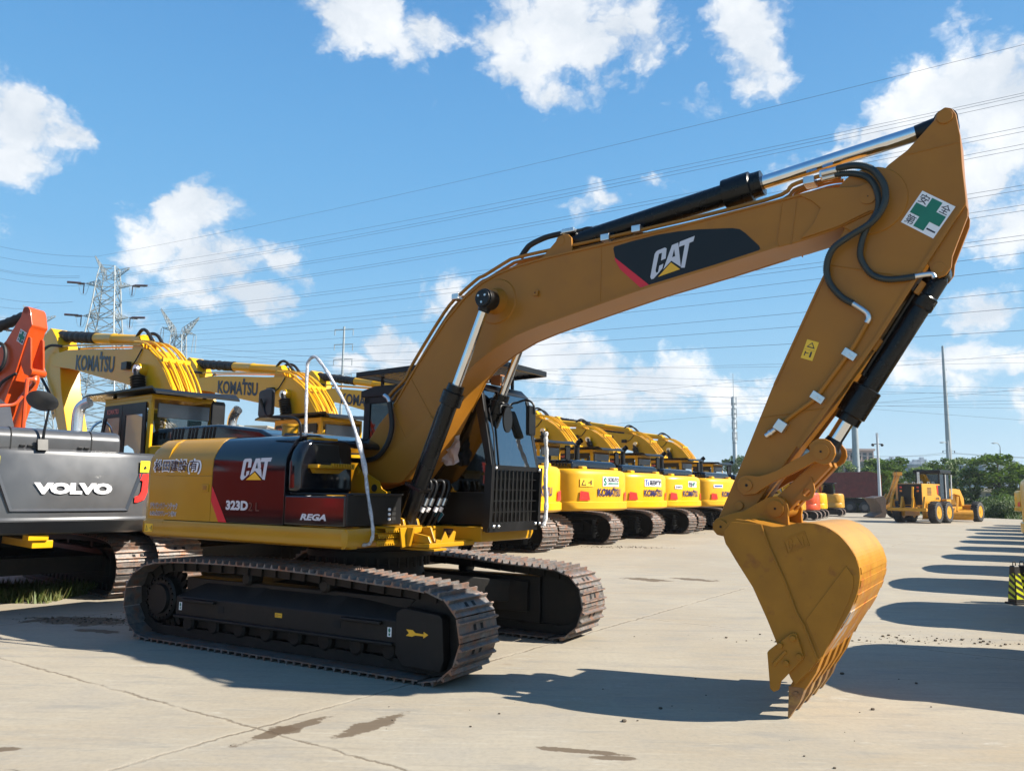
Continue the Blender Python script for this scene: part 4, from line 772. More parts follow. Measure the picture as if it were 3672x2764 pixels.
    bk.prism([(4.915,.447),(4.86,.44),(4.72,.235),(4.752,.245)], -HB, HB)     # lip plate
    bk.prism([(4.40,1.42),(4.62,1.375),(4.69,1.38),(4.66,1.33),(4.42,1.36)], -HB, HB)  # torque tube
    bucket = P(bk, 'bucket', [CATB, shell_mat()], 0, ang=30)
    for s in (-1, 1):
        g = MB(); g.prism([(4.31,1.405),(4.534,1.391),(4.584,1.239),(4.694,.981),(4.772,.758),(4.817,.686),(4.905,.452),(4.85,.37),(4.75,.262),(4.70,.345),(4.655,.46),(4.60,.60),(4.560,.70),(4.46,.925),(4.34,1.11),(4.262,1.24),(4.25,1.33)], s*(HB+.020), s*(HB+.032)); g.build('side_bar', CATB, bucket, bevel=.004)
        g = MB(); g.tube([(x_, s*(HB+.030), z_) for x_, z_ in ((4.534,1.391),(4.586,1.239),(4.697,.981),(4.775,.758),(4.82,.686),(4.908,.452))], .008, 6); g.build('weld_seam', CATB, bucket)
        g = MB(); g.prism([(4.94,.47),(4.835,.72),(5.125,1.12),(5.17,1.05),(5.165,.97),(5.13,.87),(5.05,.70)], s*(HB+.018), s*(HB+.026)); g.build('wear_plate', CATB, bucket, bevel=.003)
        g = MB(); g.prism([(4.755,.628),(4.775,.62),(4.82,.47),(4.809,.446),(4.70,.325),(4.655,.275),(4.638,.215),(4.60,.195),(4.575,.215),(4.562,.469),(4.577,.488),(4.73,.618)], s*(HB+.034), s*(HB+.062))
        for x, z in ((4.66,.53),(4.752,.59),(4.79,.47),(4.70,.41)): g.cyl((x, s*(HB+.062), z), (x, s*(HB+.085), z), .022, n=8)
        g.prism([(4.60,.40),(4.69,.50),(4.71,.49),(4.61,.37)], s*(HB+.060), s*(HB+.072)); g.build('side_cutter', CATB, bucket, bevel=.006)
    def bw(a, b, d): return (4.705+a*.98+b*(-.0)+0, -HB-.020-d, 1.175+b+.36*a)
    rim = [(0,0),(.165,0),(.165,.105),(0,.105)]
    g = MB()
    def q2(a, b): return (4.722+a*.94+b*-.30, 1.185+b*.95+a*.40)
    for (a0,b0_),(a1,b1_) in zip(rim, rim[1:]+rim[:1]):
        p_, r_ = q2(a0,b0_), q2(a1,b1_); g.bar((p_[0],-HB-.020,p_[1]), (r_[0],-HB-.020,r_[1]), .006, .006)
    for k in 'CAT':
        pts = [q2((x-465)/283*.15+.008, (890-y)/223*.085+.01) for x, y in CATG[k]]
        g.prism(pts, -HB-.023, -HB-.0175)
    g.build('raised_lettering', CATB, bucket)
    # wear strips on the heel
    for t0_, t1_ in ((.53,.58),(.62,.67),(.71,.76),(.80,.86)):
        i0, i1 = int(t0_*n_), int(t1_*n_); g = MB(); out = []
        for i in range(i0, i1+1):
            t_ = (shell[i+1]-shell[i-1]).normalized(); out.append(shell[i]+Vector((-t_.z, 0, t_.x))*.007)
        g.prism([(p.x, p.z) for p in shell[i0:i1+1]]+[(p.x, p.z) for p in out[::-1]], -HB+.02, HB-.02); g.build('heel_strip', shell_mat(), bucket)
    tip = mat('tooth_iron', (.22, .115, .05), .55, metal=.3, var=.35, vs=14, col2=(.36,.21,.06), c2=(.45,.65), c2s=10)
    for k in range(5):
        y = -.55+k*.275; g = MB()
        g.loft([[(4.935,y-.055,.475),(4.935,y+.055,.475),(4.83,y+.055,.46),(4.83,y-.055,.46)],[(4.885,y-.06,.35),(4.885,y+.06,.35),(4.75,y+.06,.335),(4.75,y-.06,.335)],[(4.80,y-.055,.215),(4.80,y+.055,.215),(4.695,y+.055,.225),(4.695,y-.055,.225)]])
        tt = g.build('tooth', CATB, bucket, bevel=.008)
        g = MB(); g.loft([[(4.805,y-.058,.235),(4.805,y+.058,.235),(4.69,y+.058,.24),(4.69,y-.058,.24)],[(4.765,y-.05,.13),(4.765,y+.05,.13),(4.683,y+.05,.13),(4.683,y-.05,.13)],[(4.70,y-.038,.035),(4.70,y+.038,.035),(4.672,y+.038,.02),(4.672,y-.038,.02)],[(4.682,y-.03,.004),(4.682,y+.03,.004),(4.670,y+.03,.004),(4.670,y-.03,.004)]])
        g.cyl((4.742,y-.066,.19),(4.742,y+.066,.19), .018, n=10); g.build('tooth_tip', tip, tt, bevel=.006)
    EAR = [(4.098+.078*math.cos(R(x)), 1.347+.078*math.sin(R(x))) for x in (280,240,200,160,120,90)]+[(4.171,1.455),(4.282,1.480),(4.393,1.544),(4.46,1.582)]+[(4.542+.10*math.cos(R(x)), 1.504+.10*math.sin(R(x))) for x in (110,80,50,20,-5)]+[(4.635,1.445),(4.640,1.36),(4.45,1.33),(4.30,1.28),(4.17,1.26)]
    for s in (-1, 1):
        g = MB(); g.prism(EAR, s*.225-.022, s*.225+.022); er = g.build('bucket_ear', CATB, bucket, bevel=.006)
        
        for px_, pz_, r1_ in ((4.542,1.504,.065),(4.098,1.347,.055)): g = MB(); g.cyl((px_, s*.247, pz_), (px_, s*.264, pz_), r1_, n=28); g.cyl((px_, s*.264, pz_), (px_, s*.267, pz_), .010, n=8, mi=1); g.build('pin_cap', [CATB, DARK], er)
    g = MB(); g.cyl((4.542,-.2,1.504),(4.542,.2,1.504), .075, n=24); g.cyl((4.098,-.2,1.347),(4.098,.2,1.347), .07, n=24); g.build('bucket_pin', CATB, bucket)
    return root
def resample_open(P, n):
    L_ = [0]
    for i in range(1, len(P)): L_.append(L_[-1]+(P[i]-P[i-1]).length)
    out = []; j = 0
    for k in range(n+1):
        t = L_[-1]*k/n
        while j < len(L_)-2 and L_[j+1] < t: j += 1
        out.append(P[j].lerp(P[j+1], (t-L_[j])/max(1e-9, L_[j+1]-L_[j])))
    return out
MAIN = make_main()
r_ = random.Random(4); c = MB(); g_ = [[(.80+i*.045+r_.uniform(-.012,.012), .12+r_.uniform(-.03,.03), 1.90+j*.042+.02*math.sin(i)+r_.uniform(-.012,.012)) for i in range(8)] for j in range(8)]
c.loft(g_, caps=False, closed=False); o = c.build('plastic_sheet', CLOTH, rot=YAWU, loc=(X0, Y0, 0), ang=10, fix=False); tag(o, 'crumpled pinkish grey sheet stuffed between boom cylinders and cab', 'sheet')

# ------------------------------------------------------------------ the yellow excavators of the two rows
BELLOW = mat('bellows_rubber', (.010, .010, .010), .6, var=.2)
KOM = 'KOMATSU'
def make_row_machine():
    root = empty('excavator'); P = lambda mb, name, m, bev=0., **k: mb.build(name, m, root, bevel=bev, **k)
    for s in (-1, 1): make_track(root, s, 0, full=False)
    c = MB(); c.loft([[(math.cos(k*math.pi/10)*r_, math.sin(k*math.pi/10)*r_, z) for k in range(20)] for r_, z in ((.8,.35),(.75,.6),(.62,.70),(.60,.95))]); c.box(-1.2,1.2,-1.0,1.0,.35,.55); P(c, 'carbody', UNDER)
    c = MB(); c.box(-2.1,.9,-1.30,1.30,.93,1.05); P(c, 'platform_deck', KY, .01)
    plan = [(-1.95,-1.36),(-2.18,-1.36),(-2.36,-1.30),(-2.52,-1.12),(-2.64,-.80),(-2.72,-.4),(-2.75,0)]; plan = plan+[(x,-y) for x, y in plan[-2::-1]]
    def rings(zs): return [[(x*(1-i_*.0)+(i_ if x < -2.0 else 0), y*(1-i_*.45), z) for x, y in plan] for z, i_ in zs]
    c = MB(); c.loft(rings([(.945,.10),(.965,.03),(1.0,0),(1.155,0),(1.17,.012),(1.178,.035),(1.19,.035),(1.84,.03),(1.92,.05),(1.97,.10),(1.99,.17)])); cw = P(c, 'counterweight', KY, ang=38)
    def rx(y):
        y = abs(y)
        for (xa, ya), (xb, yb) in zip(plan, plan[1:]):
            if -yb <= y <= -ya: t = (y+ya)/(ya-yb) if ya != yb else 0; return xa+(xb-xa)*((-ya-y)/(yb-ya))
        return -2.75
    rm = lambda d, y0, z0: (lambda a, b: (rx(y0-a)+.03-d, y0-a, z0+b))
    v, f = text2d(KOM, 1.08, .20, .03); tk = poly([(.665,.185),(.72,.185),(.72,.235),(.665,.235)])
    vv = []
    decal('brand_lettering', cw, [(v, f, NAVY, rm(.018, .55, 1.31)), (*tk, NAVY, rm(.018, .55, 1.31))])
    for y0, sg in ((1.12, 1), (-.80, -1)):
        pts = [(0,0),(.30,0),(.26,.20),(.02,.23)] if sg > 0 else [(0,0),(.30,0),(.28,.23),(.04,.20)]
        decal('reflector', cw, [(*poly(pts), REFR, rm(.020, y0, 1.21))])
    for y in (.75, -.75): 
        g = MB(); g.loft([[(-2.42+u*.3, y-.13+w_*.26, z) for u, w_ in ((0,.1),(.3,0),(.9,.3),(1,.5),(.9,.7),(.3,1),(0,.9))] for z in (1.97, 2.06)]); g.build('lifting_cap', KY, cw, bevel=.03)
    c = MB(); c.box(-1.955,-.55,1.25,1.345,1.05,1.95); sp = P(c, 'side_door', KY, .02)
    c = MB(); c.box(-1.955,.3,-1.345,-1.25,1.05,1.95); P(c, 'side_door', KY, .02)
    c = MB(); c.box(-1.96,-.6,-1.25,1.25,1.0,1.93); c.box(-.6,.4,-1.25,-.3,1.0,1.9); P(c, 'engine_bay', BLKM, .02)
    c = MB(); c.loft([[(-2.28+i_,-.98+i_,z),(-.95-i_,-.98+i_,z),(-.95-i_,1.12-i_,z),(-2.28+i_,1.12-i_,z)] for z, i_ in ((1.92,0),(2.12,.0),(2.19,.035),(2.225,.10))]); hd = P(c, 'engine_hood', BLK, .07, seg=3)
    c = MB()
    for k in range(9): x = -2.12+k*.10; c.box(x, x+.055, 1.115, 1.123, 2.06, 2.15)
    c.build('louvres', DARK, hd)
    c = MB(); c.tube(catmull([(-1.35,-.45,2.15),(-1.35,-.45,2.5),(-1.36,-.45,2.66),(-1.42,-.45,2.76),(-1.50,-.45,2.82)], 5), .075, 14, caps=False); c.tube([(-1.35,-.45,2.2),(-1.35,-.45,2.3)], .085, 14); P(c, 'exhaust_pipe', BLKM)
    # cab
    x0, x1, y0, y1 = -1.42, .12, .42, 1.36
    cab = MB()
    for y in (y0, y1-.05):
        cab.prism([(x0,1.05),(x0+.10,1.05),(x0+.10,2.60),(x0,2.60)], y, y+.05); cab.prism([(x1,1.05),(x1-.06,1.05),(x1-.10,1.9),(x1-.20,2.60),(x1-.13,2.62),(x1-.02,1.9)], y, y+.05)
        cab.prism([(x0,2.54),(x1-.18,2.54),(x1-.14,2.62),(x0,2.62)], y, y+.05); cab.prism([(x0,1.05),(x1,1.05),(x1,1.30),(x0,1.55)], y, y+.05)
    cab.box(x0,x0+.05,y0,y1,1.05,1.95); cab.box(x0,x1-.12,y0,y1,2.60,2.67); cab.box(x1-.06,x1,y0,y1,1.05,1.5)
    cab = P(cab, 'cab', KY, .02)
    c = MB(); y = y1+.004                                   # dark glazed door side
    def frame2(pts, hole, lo, hi, m_, nm):
        mb_ = MB(); n = len(pts)
        for i in range(n): mb_.add([(pts[i][0],lo,pts[i][1]),(pts[(i+1)%n][0],lo,pts[(i+1)%n][1]),(hole[(i+1)%n][0],lo,hole[(i+1)%n][1]),(hole[i][0],lo,hole[i][1]),(pts[i][0],hi,pts[i][1]),(pts[(i+1)%n][0],hi,pts[(i+1)%n][1]),(hole[(i+1)%n][0],hi,hole[(i+1)%n][1]),(hole[i][0],hi,hole[i][1])],[(0,1,2,3),(7,6,5,4),(0,4,5,1),(2,6,7,3)])
        return mb_.build(nm, m_, cab)
    dr = frame2([(-.62,1.12),(.10,1.12),(.08,1.9),(-.08,2.56),(-.62,2.56)], [(-.55,1.30),(.03,1.28),(.02,1.88),(-.13,2.38),(-.55,2.38)], y1, y1+.02, BLKM, 'door')
    frame2([(-1.36,1.15),(-.63,1.12),(-.63,2.56),(-1.30,2.56)], [(-1.24,1.75),(-.72,1.55),(-.72,2.40),(-1.22,2.40)], y1, y1+.02, BLKM, 'window_frame')
    decal('cab_lettering', cab, [(*text2d(KOM, .36, .075, .03), mat('salmon_vinyl', (.75,.16,.12), .4), lambda a, b: (-.16-a, y1+.025, 2.43+b))])
    for nm, pts in (('door_window', [(-.55,y1+.01,1.30),(.03,y1+.01,1.28),(.02,y1+.01,1.88),(-.13,y1+.01,2.38),(-.55,y1+.01,2.38)]), ('side_window', [(-1.24,y1+.01,1.75),(-.72,y1+.01,1.55),(-.72,y1+.01,2.40),(-1.22,y1+.01,2.40)]), ('side_window', [(-1.3,y0+.02,1.6),(x1-.1,y0+.02,1.4),(x1-.2,y0+.02,2.5),(-1.3,y0+.02,2.5)]), ('windshield', [(x1-.03,y0+.05,1.5),(x1-.03,y1-.05,1.5),(x1-.15,y1-.05,2.58),(x1-.15,y0+.05,2.58)])):
        c = MB(); c.add(pts, [tuple(range(len(pts)))]); c.build(nm, GLASS, cab, fix=False)
    c = MB(); c.add([(x0-.006,y0+.10,1.62),(x0-.006,y1-.12,1.62),(x0-.006,y1-.12,2.34),(x0-.006,y0+.10,2.34)], [(0,1,2,3)]); rw = c.build('rear_window', GLASS, cab, fix=False)
    c = MB(); c.box(x0-.012,x0+.03,y0+.08,y1-.10,2.35,2.55); c.build('rear_panel', mat('grey_panel', (.17,.18,.20), .4, coat=.3), cab, bevel=.012)
    c = MB(); c.box(-.95,-.45,.65,1.15,1.3,1.55); c.box(-1.05,-.92,.65,1.15,1.5,2.15); c.build('operator_seat', BLKM, cab, bevel=.05)
    c = MB(); c.loft([[(-1.72,y0-.14,2.74-d),( .25,y0-.14,2.74-d),(.40,y0-.14,2.70-d),(.40,y1+.16,2.70-d),(.25,y1+.16,2.74-d),(-1.72,y1+.16,2.74-d),(-1.84,y1+.16,2.66-d),(-1.84,y0-.14,2.66-d)] for d in (0,.03)])
    for x in (-1.3,-.1):
        for yy in (y0+.1, y1-.1): c.bar((x,yy,2.66),(x,yy,2.74), .04)
    c.build('roof_guard', BLKM, cab)
    c = MB(); c.tube(catmull([(.0,y1+.03,1.6),(.02,y1+.16,1.75),(.02,y1+.16,2.2),(-.02,y1+.03,2.35)],4), .018, 6); c.build('grab_rail', ZINC, cab)
    c = MB(); c.tube([(-1.75,.55,1.95),(-1.75,.55,2.3)], .02, 6); c.loft([[(-1.76+q*.05, .45+a*.2, 2.25+b*.36) for a, b in ((.1,0),(.9,0),(1,.1),(1,.9),(.9,1),(.1,1),(0,.9),(0,.1))] for q in (0,1)]); P(c, 'mirror', BLKM, .01)
    # boom
    BT = [(-.22,1.80),(-.10,2.2),(.06,2.62),(.272,2.984),(.563,3.313),(.848,3.541),(1.172,3.722),(1.45,3.77),(2.05,3.813),(3.371,3.948),(4.341,4.037),(5.02,4.03)]
    ns = [(5.11+.13*math.cos(R(x)), 3.93+.13*math.sin(R(x))) for x in (80,45,10,-25,-60,-80)]
    BB = [(4.80,3.73),(4.263,3.653),(3.762,3.557),(3.045,3.404),(2.159,3.235),(1.537,3.102),(1.219,3.01),(1.02,2.86),(.86,2.62),(.66,2.2),(.45,1.82),(.25,1.66),(.05,1.60),(-.15,1.66)]
    c = MB(); c.prism(BT+ns+BB, -.21, .21); boom = P(c, 'boom', KY, .015)
    v, f = text2d(KOM, 1.62, .30, .035); sl_ = lambda a, b: (3.97-a, .216, 3.60+b-.115*a)
    decal('brand_lettering', boom, [(v, f, INK, sl_), (*poly([(1.03,.30),(1.11,.30),(1.11,.375),(1.03,.375)]), INK, sl_)])
    top = [(.0,2.62),(.20,2.99),(.50,3.34),(.80,3.59),(1.15,3.78),(1.45,3.84),(1.60,3.86)]
    for i, y in enumerate((-.19,-.13,-.07,0,.07,.13,.19)):
        pts = [(-.28+.02*i,y,2.25)]+[(x-.02*(i % 2),y*(1+.25*(i % 3 == 0)),z+.03+.03*(i % 2)) for x, z in top]
        c = MB(); c.tube(catmull(pts, 3), .020, 6); c.build('boom_pipe', KY, boom)
    for x, z, w_ in ((.10,2.80,.24),(.62,3.43,.24)):
        c = MB(); c.bar((x-.05,-w_,z+.05),(x-.05,w_,z+.05), .05, .07); c.build('pipe_clamp', KY, boom)
    for y in (-.17, .17):
        c = MB(); c.tube(catmull([(1.5,y,3.83),(2.0,y,3.90),(3.2,y,4.02),(4.3,y,4.12),(4.75,y,4.15)], 3), .018, 6); c.build('boom_pipe', KY, boom)
        c = MB(); c.tube(catmull([(4.75,y,4.15),(5.1,y+.12*(1 if y>0 else -1),4.18),(5.55,y+.14*(1 if y>0 else -1),4.0),(5.55,y+.10*(1 if y>0 else -1),3.7),(5.1,y+.08*(1 if y>0 else -1),3.3),(4.95,y+.06*(1 if y>0 else -1),3.15)], 5), .028, 8); c.build('stick_hose', RUB, boom)
    c = MB(); c.tube(catmull([(1.95,.05,4.02),(1.75,.06,4.14),(1.52,.08,4.10),(1.25,.08,3.88)], 5), .03, 8); c.build('cylinder_hose', RUB, boom)
    c = MB(); c.tube(catmull([(1.95,-.08,4.02),(1.72,-.10,4.10),(1.50,-.12,4.04),(1.30,-.12,3.86)], 5), .03, 8); c.build('cylinder_hose', RUB, boom)
    c = MB(); c.box(1.70,1.90,.215,.30,3.42,3.55); c.tube(catmull([(1.70,.24,3.47),(1.55,.24,3.52),(1.42,.23,3.65),(1.35,.22,3.74)],4), .012, 6); c.build('boom_lamp', BLKM, boom)
    c = MB(); c.tube([(1.22,.21,3.36),(1.22,.33,3.36)], [.11,.105], 20); c.tube([(1.22,.33,3.36),(1.22,.38,3.36)], [.085,.08], 20, 1); c.build('cylinder_boss', [KY, ZINC], boom)
    for s in (-1, 1):
        b0 = Vector((.62,s*.34,1.30)); t0 = Vector((1.22,s*.34,3.36)); d = (t0-b0).normalized(); LL = (t0-b0).length
        c = MB(); c.cyl(b0, b0+d*1.25, .085, n=18); cy = P(c, 'boom_cylinder', KY)
        c = MB(); n = 34; c.tube([b0+d*(1.2+(LL-1.32)*k/n) for k in range(n+1)], [.125 if k % 2 else .085 for k in range(n+1)], 16); c.cyl(t0-d*.16, t0, .06, n=14); c.build('bellows', BELLOW, cy)
    b0 = Vector((1.66,0,3.95)); t0 = Vector((5.47,0,4.47)); d = (t0-b0).normalized(); LL = (t0-b0).length
    c = MB(); c.tube([b0,b0+d*.08,b0+d*.12,b0+d*1.2,b0+d*1.22,b0+d*1.26,b0+d*1.28,b0+d*2.05], [.06,.11,.10,.10,.11,.11,.10,.10], 20); c.prism([(1.45,3.78),(1.68,4.02),(1.78,3.98),(1.88,3.80)], -.14, .14); cy = P(c, 'stick_cylinder', KY)
    c = MB(); n = 40; c.tube([b0+d*(2.0+(LL-2.12)*k/n) for k in range(n+1)], [.105+.012*math.sin(k*2.1)+.008*math.sin(k*.9) for k in range(n+1)], 14); c.build('rod_cover', BELLOW, cy)
    SK = [(5.30,4.56),(5.40,4.60),(5.574,4.526),(5.708,4.45),(5.755,4.294),(5.767,4.14),(5.636,3.973),(5.44,3.68),(5.237,3.38),(5.05,3.10),(4.738,2.68),(4.45,2.29),(4.1,1.83),(3.72,1.34),(3.60,1.30),(3.53,1.40),(3.80,1.85),(4.10,2.33),(4.388,2.85),(4.60,3.25),(4.72,3.62),(4.80,3.9),(4.88,4.12),(5.05,4.36)]
    c = MB(); c.prism(SK, -.19, .19); st = P(c, 'stick', KY, .015)
    decal('warning_sticker', st, [(*poly([(4.72,2.78),(4.86,2.95),(4.98,2.85),(4.84,2.68)]), mat('ochre_sticker', (.75,.36,.01), .4), lambda a, b: (a, .194, b)), (*poly([(4.82,2.80),(4.90,2.88),(4.91,2.80)]), INK, lambda a, b: (a, .196, b))])
    sgn = poly([(5.36,4.12),(5.56,4.20),(5.62,4.02),(5.42,3.94)])
    decal('safety_sign', st, [(*poly([(5.42,4.14),(5.52,4.18),(5.58,4.0),(5.47,3.96)]), GRNV, lambda a, b: (a, .196, b)), (*poly([(5.38,4.05),(5.41,3.97),(5.61,4.05),(5.58,4.13)]), GRNV, lambda a, b: (a, .1965, b))])
    c = MB(); c.tube([(3.6,-.42,1.36),(3.6,.42,1.36)], .09, 14); c.loft([[(3.45,y,1.35),(3.75,y,1.35),(3.85,y,.9),(3.6,y,.25),(3.2,y,.05),(2.85,y,.12),(2.75,y,.5),(3.0,y,1.0)] for y in (-.6,.6)]); P(c, 'bucket', KY, .02)
    c = MB(); c.cyl((5.0,0,3.2),(4.3,0,1.9),.075, n=14); c.cyl((4.3,0,1.9),(3.95,0,1.35),.045, n=12); P(c, 'bucket_cylinder', KY)
    return root
PROTO = make_row_machine()
index_children()
TH = R(141)
ROWPOS = [  # rear centre x, y, label, note lettering
    (-3.5, 12.7, 'yellow excavator whose lettered boom rises just left of the ochre machine, chrome exhaust beside it', 0),
    (-1.7, 16.4, 'yellow excavator behind the foil wrapped handrail, its lettered boom over the black mirror', 0),
    (.75, 20.1, 'yellow excavator with its tail partly hidden by the black cab guard of the ochre machine', 1),
    (3.0, 23.7, 'yellow excavator with a green and white company badge above the tail lettering', 2),
    (4.95, 27.3, 'yellow excavator with a blue badge and dark characters above the tail lettering', 3),
    (7.05, 31.0, 'yellow excavator with a safety slogan on its tail and a dark engine door', 4),
    (9.6, 35.0, 'yellow excavator at the far end of the row, tail half behind the bucket arm', 5),
    (12.0, 39.0, 'yellow excavator at the row end, its tail hidden behind the ochre stick', 0)]
MACH = []
for i, (x, y, lb, note) in enumerate(ROWPOS):
    o = PROTO if i == 0 else copy_tree(PROTO)
    sc = 1.15; o.scale = (sc, sc, sc); o.rotation_euler.z = TH
    o.location = (x+2.75*sc*math.cos(TH), y+2.75*sc*math.sin(TH), 0)
    tag(o, lb, 'excavator', 'yellow excavators parked in a row'); MACH.append(o)
KY2 = mat('yellow_paint_faded', (.62, .32, .008), .45, var=.09, vs=2, spec=.3)
index_children()
for o, a in zip(MACH, (0, -.4, 1.6, -1.8, 1.0, -1.2, 1.8, .5)):   # every boom rests at its own angle
    a = R(a); M_ = Matrix.Translation((.1, 0, 1.7)) @ Matrix.Rotation(-a, 4, 'Y') @ Matrix.Translation((-.1, 0, -1.7))
    for c in CH[o.name]:
        if c.name.split('.')[0] in ('boom', 'stick', 'stick_cylinder', 'bucket_cylinder', 'bucket'): c.location = M_.to_translation(); c.rotation_euler.y = -a
for o in (MACH[3], MACH[6]):
    for c in CH[o.name]:
        for q in [c]+CH.get(c.name, []):
            if q.type == 'MESH':
                for sl_ in q.material_slots:
                    if sl_.material is KY: sl_.link = 'OBJECT'; sl_.material = KY2
for c in CH[[c for c in CH[MACH[0].name] if c.name.split('.')[0] == 'stick'][0].name]:
    if c.name.startswith('safety_sign'): bpy.data.objects.remove(c)
index_children()
def child(o, nm): return [c for c in CH[o.name] if c.name.split('.')[0] == nm][0]
PLAN = [(-1.95,1.36),(-2.18,1.36),(-2.36,1.30),(-2.52,1.12),(-2.64,.80),(-2.72,.4),(-2.75,0)]
def rearx(y):
    y = abs(y)
    for (xa, ya), (xb, yb) in zip(PLAN, PLAN[1:]):
        if yb <= y <= ya and ya != yb: return xa+(xb-xa)*(ya-y)/(ya-yb)
    return -2.75
def rmap(y0, z0, d=.012): return lambda a, b: (rearx(y0-a)+.03-d, y0-a, z0+b)
def smap(x0, z0, d=0.): return lambda a, b: (x0-a, 1.352+d, z0+b)
def T(body, w, h, m, mf, bold=.03): v, f = text2d(body, w, h, bold); return (v, f, m, mf)
def patch(w, h, m, mf):
    n = 6; v = [(w*i/n, hh) for hh in (0, h) for i in range(n+1)]; f = [(i, i+1, i+n+2, i+n+1) for i in range(n)]; return (v, f, m, mf)
for o, (x, y, lb, note) in zip(MACH, ROWPOS):
    cw = child(o, 'counterweight'); sd = child(o, 'side_door')
    if note == 2:
        decal('company_badge', cw, [patch(.78,.25,WHITE,rmap(.36,1.56)), T('SOKUTO',.54,.11,INK,rmap(.14,1.68,.022)), T('S',.13,.20,GRNV,rmap(.33,1.585,.022)), patch(.54,.016,GRNV,rmap(.14,1.645,.022)), patch(.54,.016,GRNV,rmap(.14,1.615,.022)), T('\u8edf\u30b3\u30c3\u30c8',.2,.05,INK,rmap(.14,1.58,.022),0)])
        decal('warning_sticker', cw, [patch(.40,.20,STKY,rmap(1.10,1.55)), ([(.03,.03),(.17,.03),(.10,.17)],[(0,1,2)],INK,rmap(1.10,1.55,.022)), ([(.055,.045),(.145,.045),(.10,.14)],[(0,1,2)],STKY,rmap(1.10,1.55,.028)), patch(.03,.12,INK,rmap(.80,1.59,.022)), patch(.06,.02,INK,rmap(.87,1.64,.022))])
        decal('company_lettering', sd, [T('SOKUTO',.62,.11,INK,smap(-1.22,1.63)), patch(.45,.03,GRNV,smap(-1.38,1.58)), T('\u65cb\u56de\u5185\u306b\u5165\u308b\u306a',.62,.09,INK,smap(-1.22,1.32),.01), T('4-28-9806',.62,.09,INK,smap(-1.22,1.20),.02)])
    if note == 3:
        decal('company_badge', cw, [patch(.95,.22,WHITE,rmap(.52,1.60)), T('Ts',.17,.17,BLUV,rmap(.50,1.625,.022)), T('\u9ad9\u7530\u7523\u696d\u682a',.70,.16,INK,rmap(.29,1.63,.022),.03)])
        for j in range(2): decal('note_lettering', sd, [T('\u4f5c\n\u696d\n\u534a\n\u5f84\n\u5185\n\u7acb\n\u5165',.10,.62,INK if j else WHITE,smap(-1.68+j*.14,1.22,.002*j),.02)])
    if note == 4:
        decal('company_badge', cw, [patch(.34,.12,WHITE,rmap(.92,1.56)), T('GR RENTAL',.30,.07,INK,rmap(.90,1.585,.022)), patch(.62,.20,WHITE,rmap(.22,1.62,.004)), T('\u5b89\u5168',.24,.17,INK,rmap(.20,1.635,.022)), T('+',.14,.15,GRNV,rmap(-.06,1.645,.022),.06), T('\u7b2c\u4e00',.18,.17,INK,rmap(-.20,1.635,.022))])
        decal('dark_panel', sd, [(*poly([(0,0),(.62,0),(.62,.5),(0,.5)]), BLKM, smap(-1.2,1.2)), T('0',.16,.20,WHITE,smap(-1.64,1.3,.003),.05)])
        decal('grille_stripe', sd, [(*poly([(0,k*.06),(.62,k*.06),(.62,k*.06+.03),(0,k*.06+.03)]), BLKM, smap(-1.2,1.72)) for k in range(3)])
    if note == 5:
        decal('company_badge', cw, [patch(.50,.12,WHITE,rmap(1.0,1.64)), patch(.42,.05,BLUV,rmap(.96,1.675,.022))])
    if note == 1:
        decal('round_badge', sd, [patch(.3,.1,WHITE,smap(-1.4,1.5))])
    if lb.startswith('yellow excavator whose'):
        for c in CH[o.name]:
            if c.name.startswith('exhaust_pipe'): c.location = (.61, .16, -.2); c.material_slots[0].link = 'OBJECT'; c.material_slots[0].material = mat('aluminised_pipe', (.62,.64,.66), .25, metal=.8)

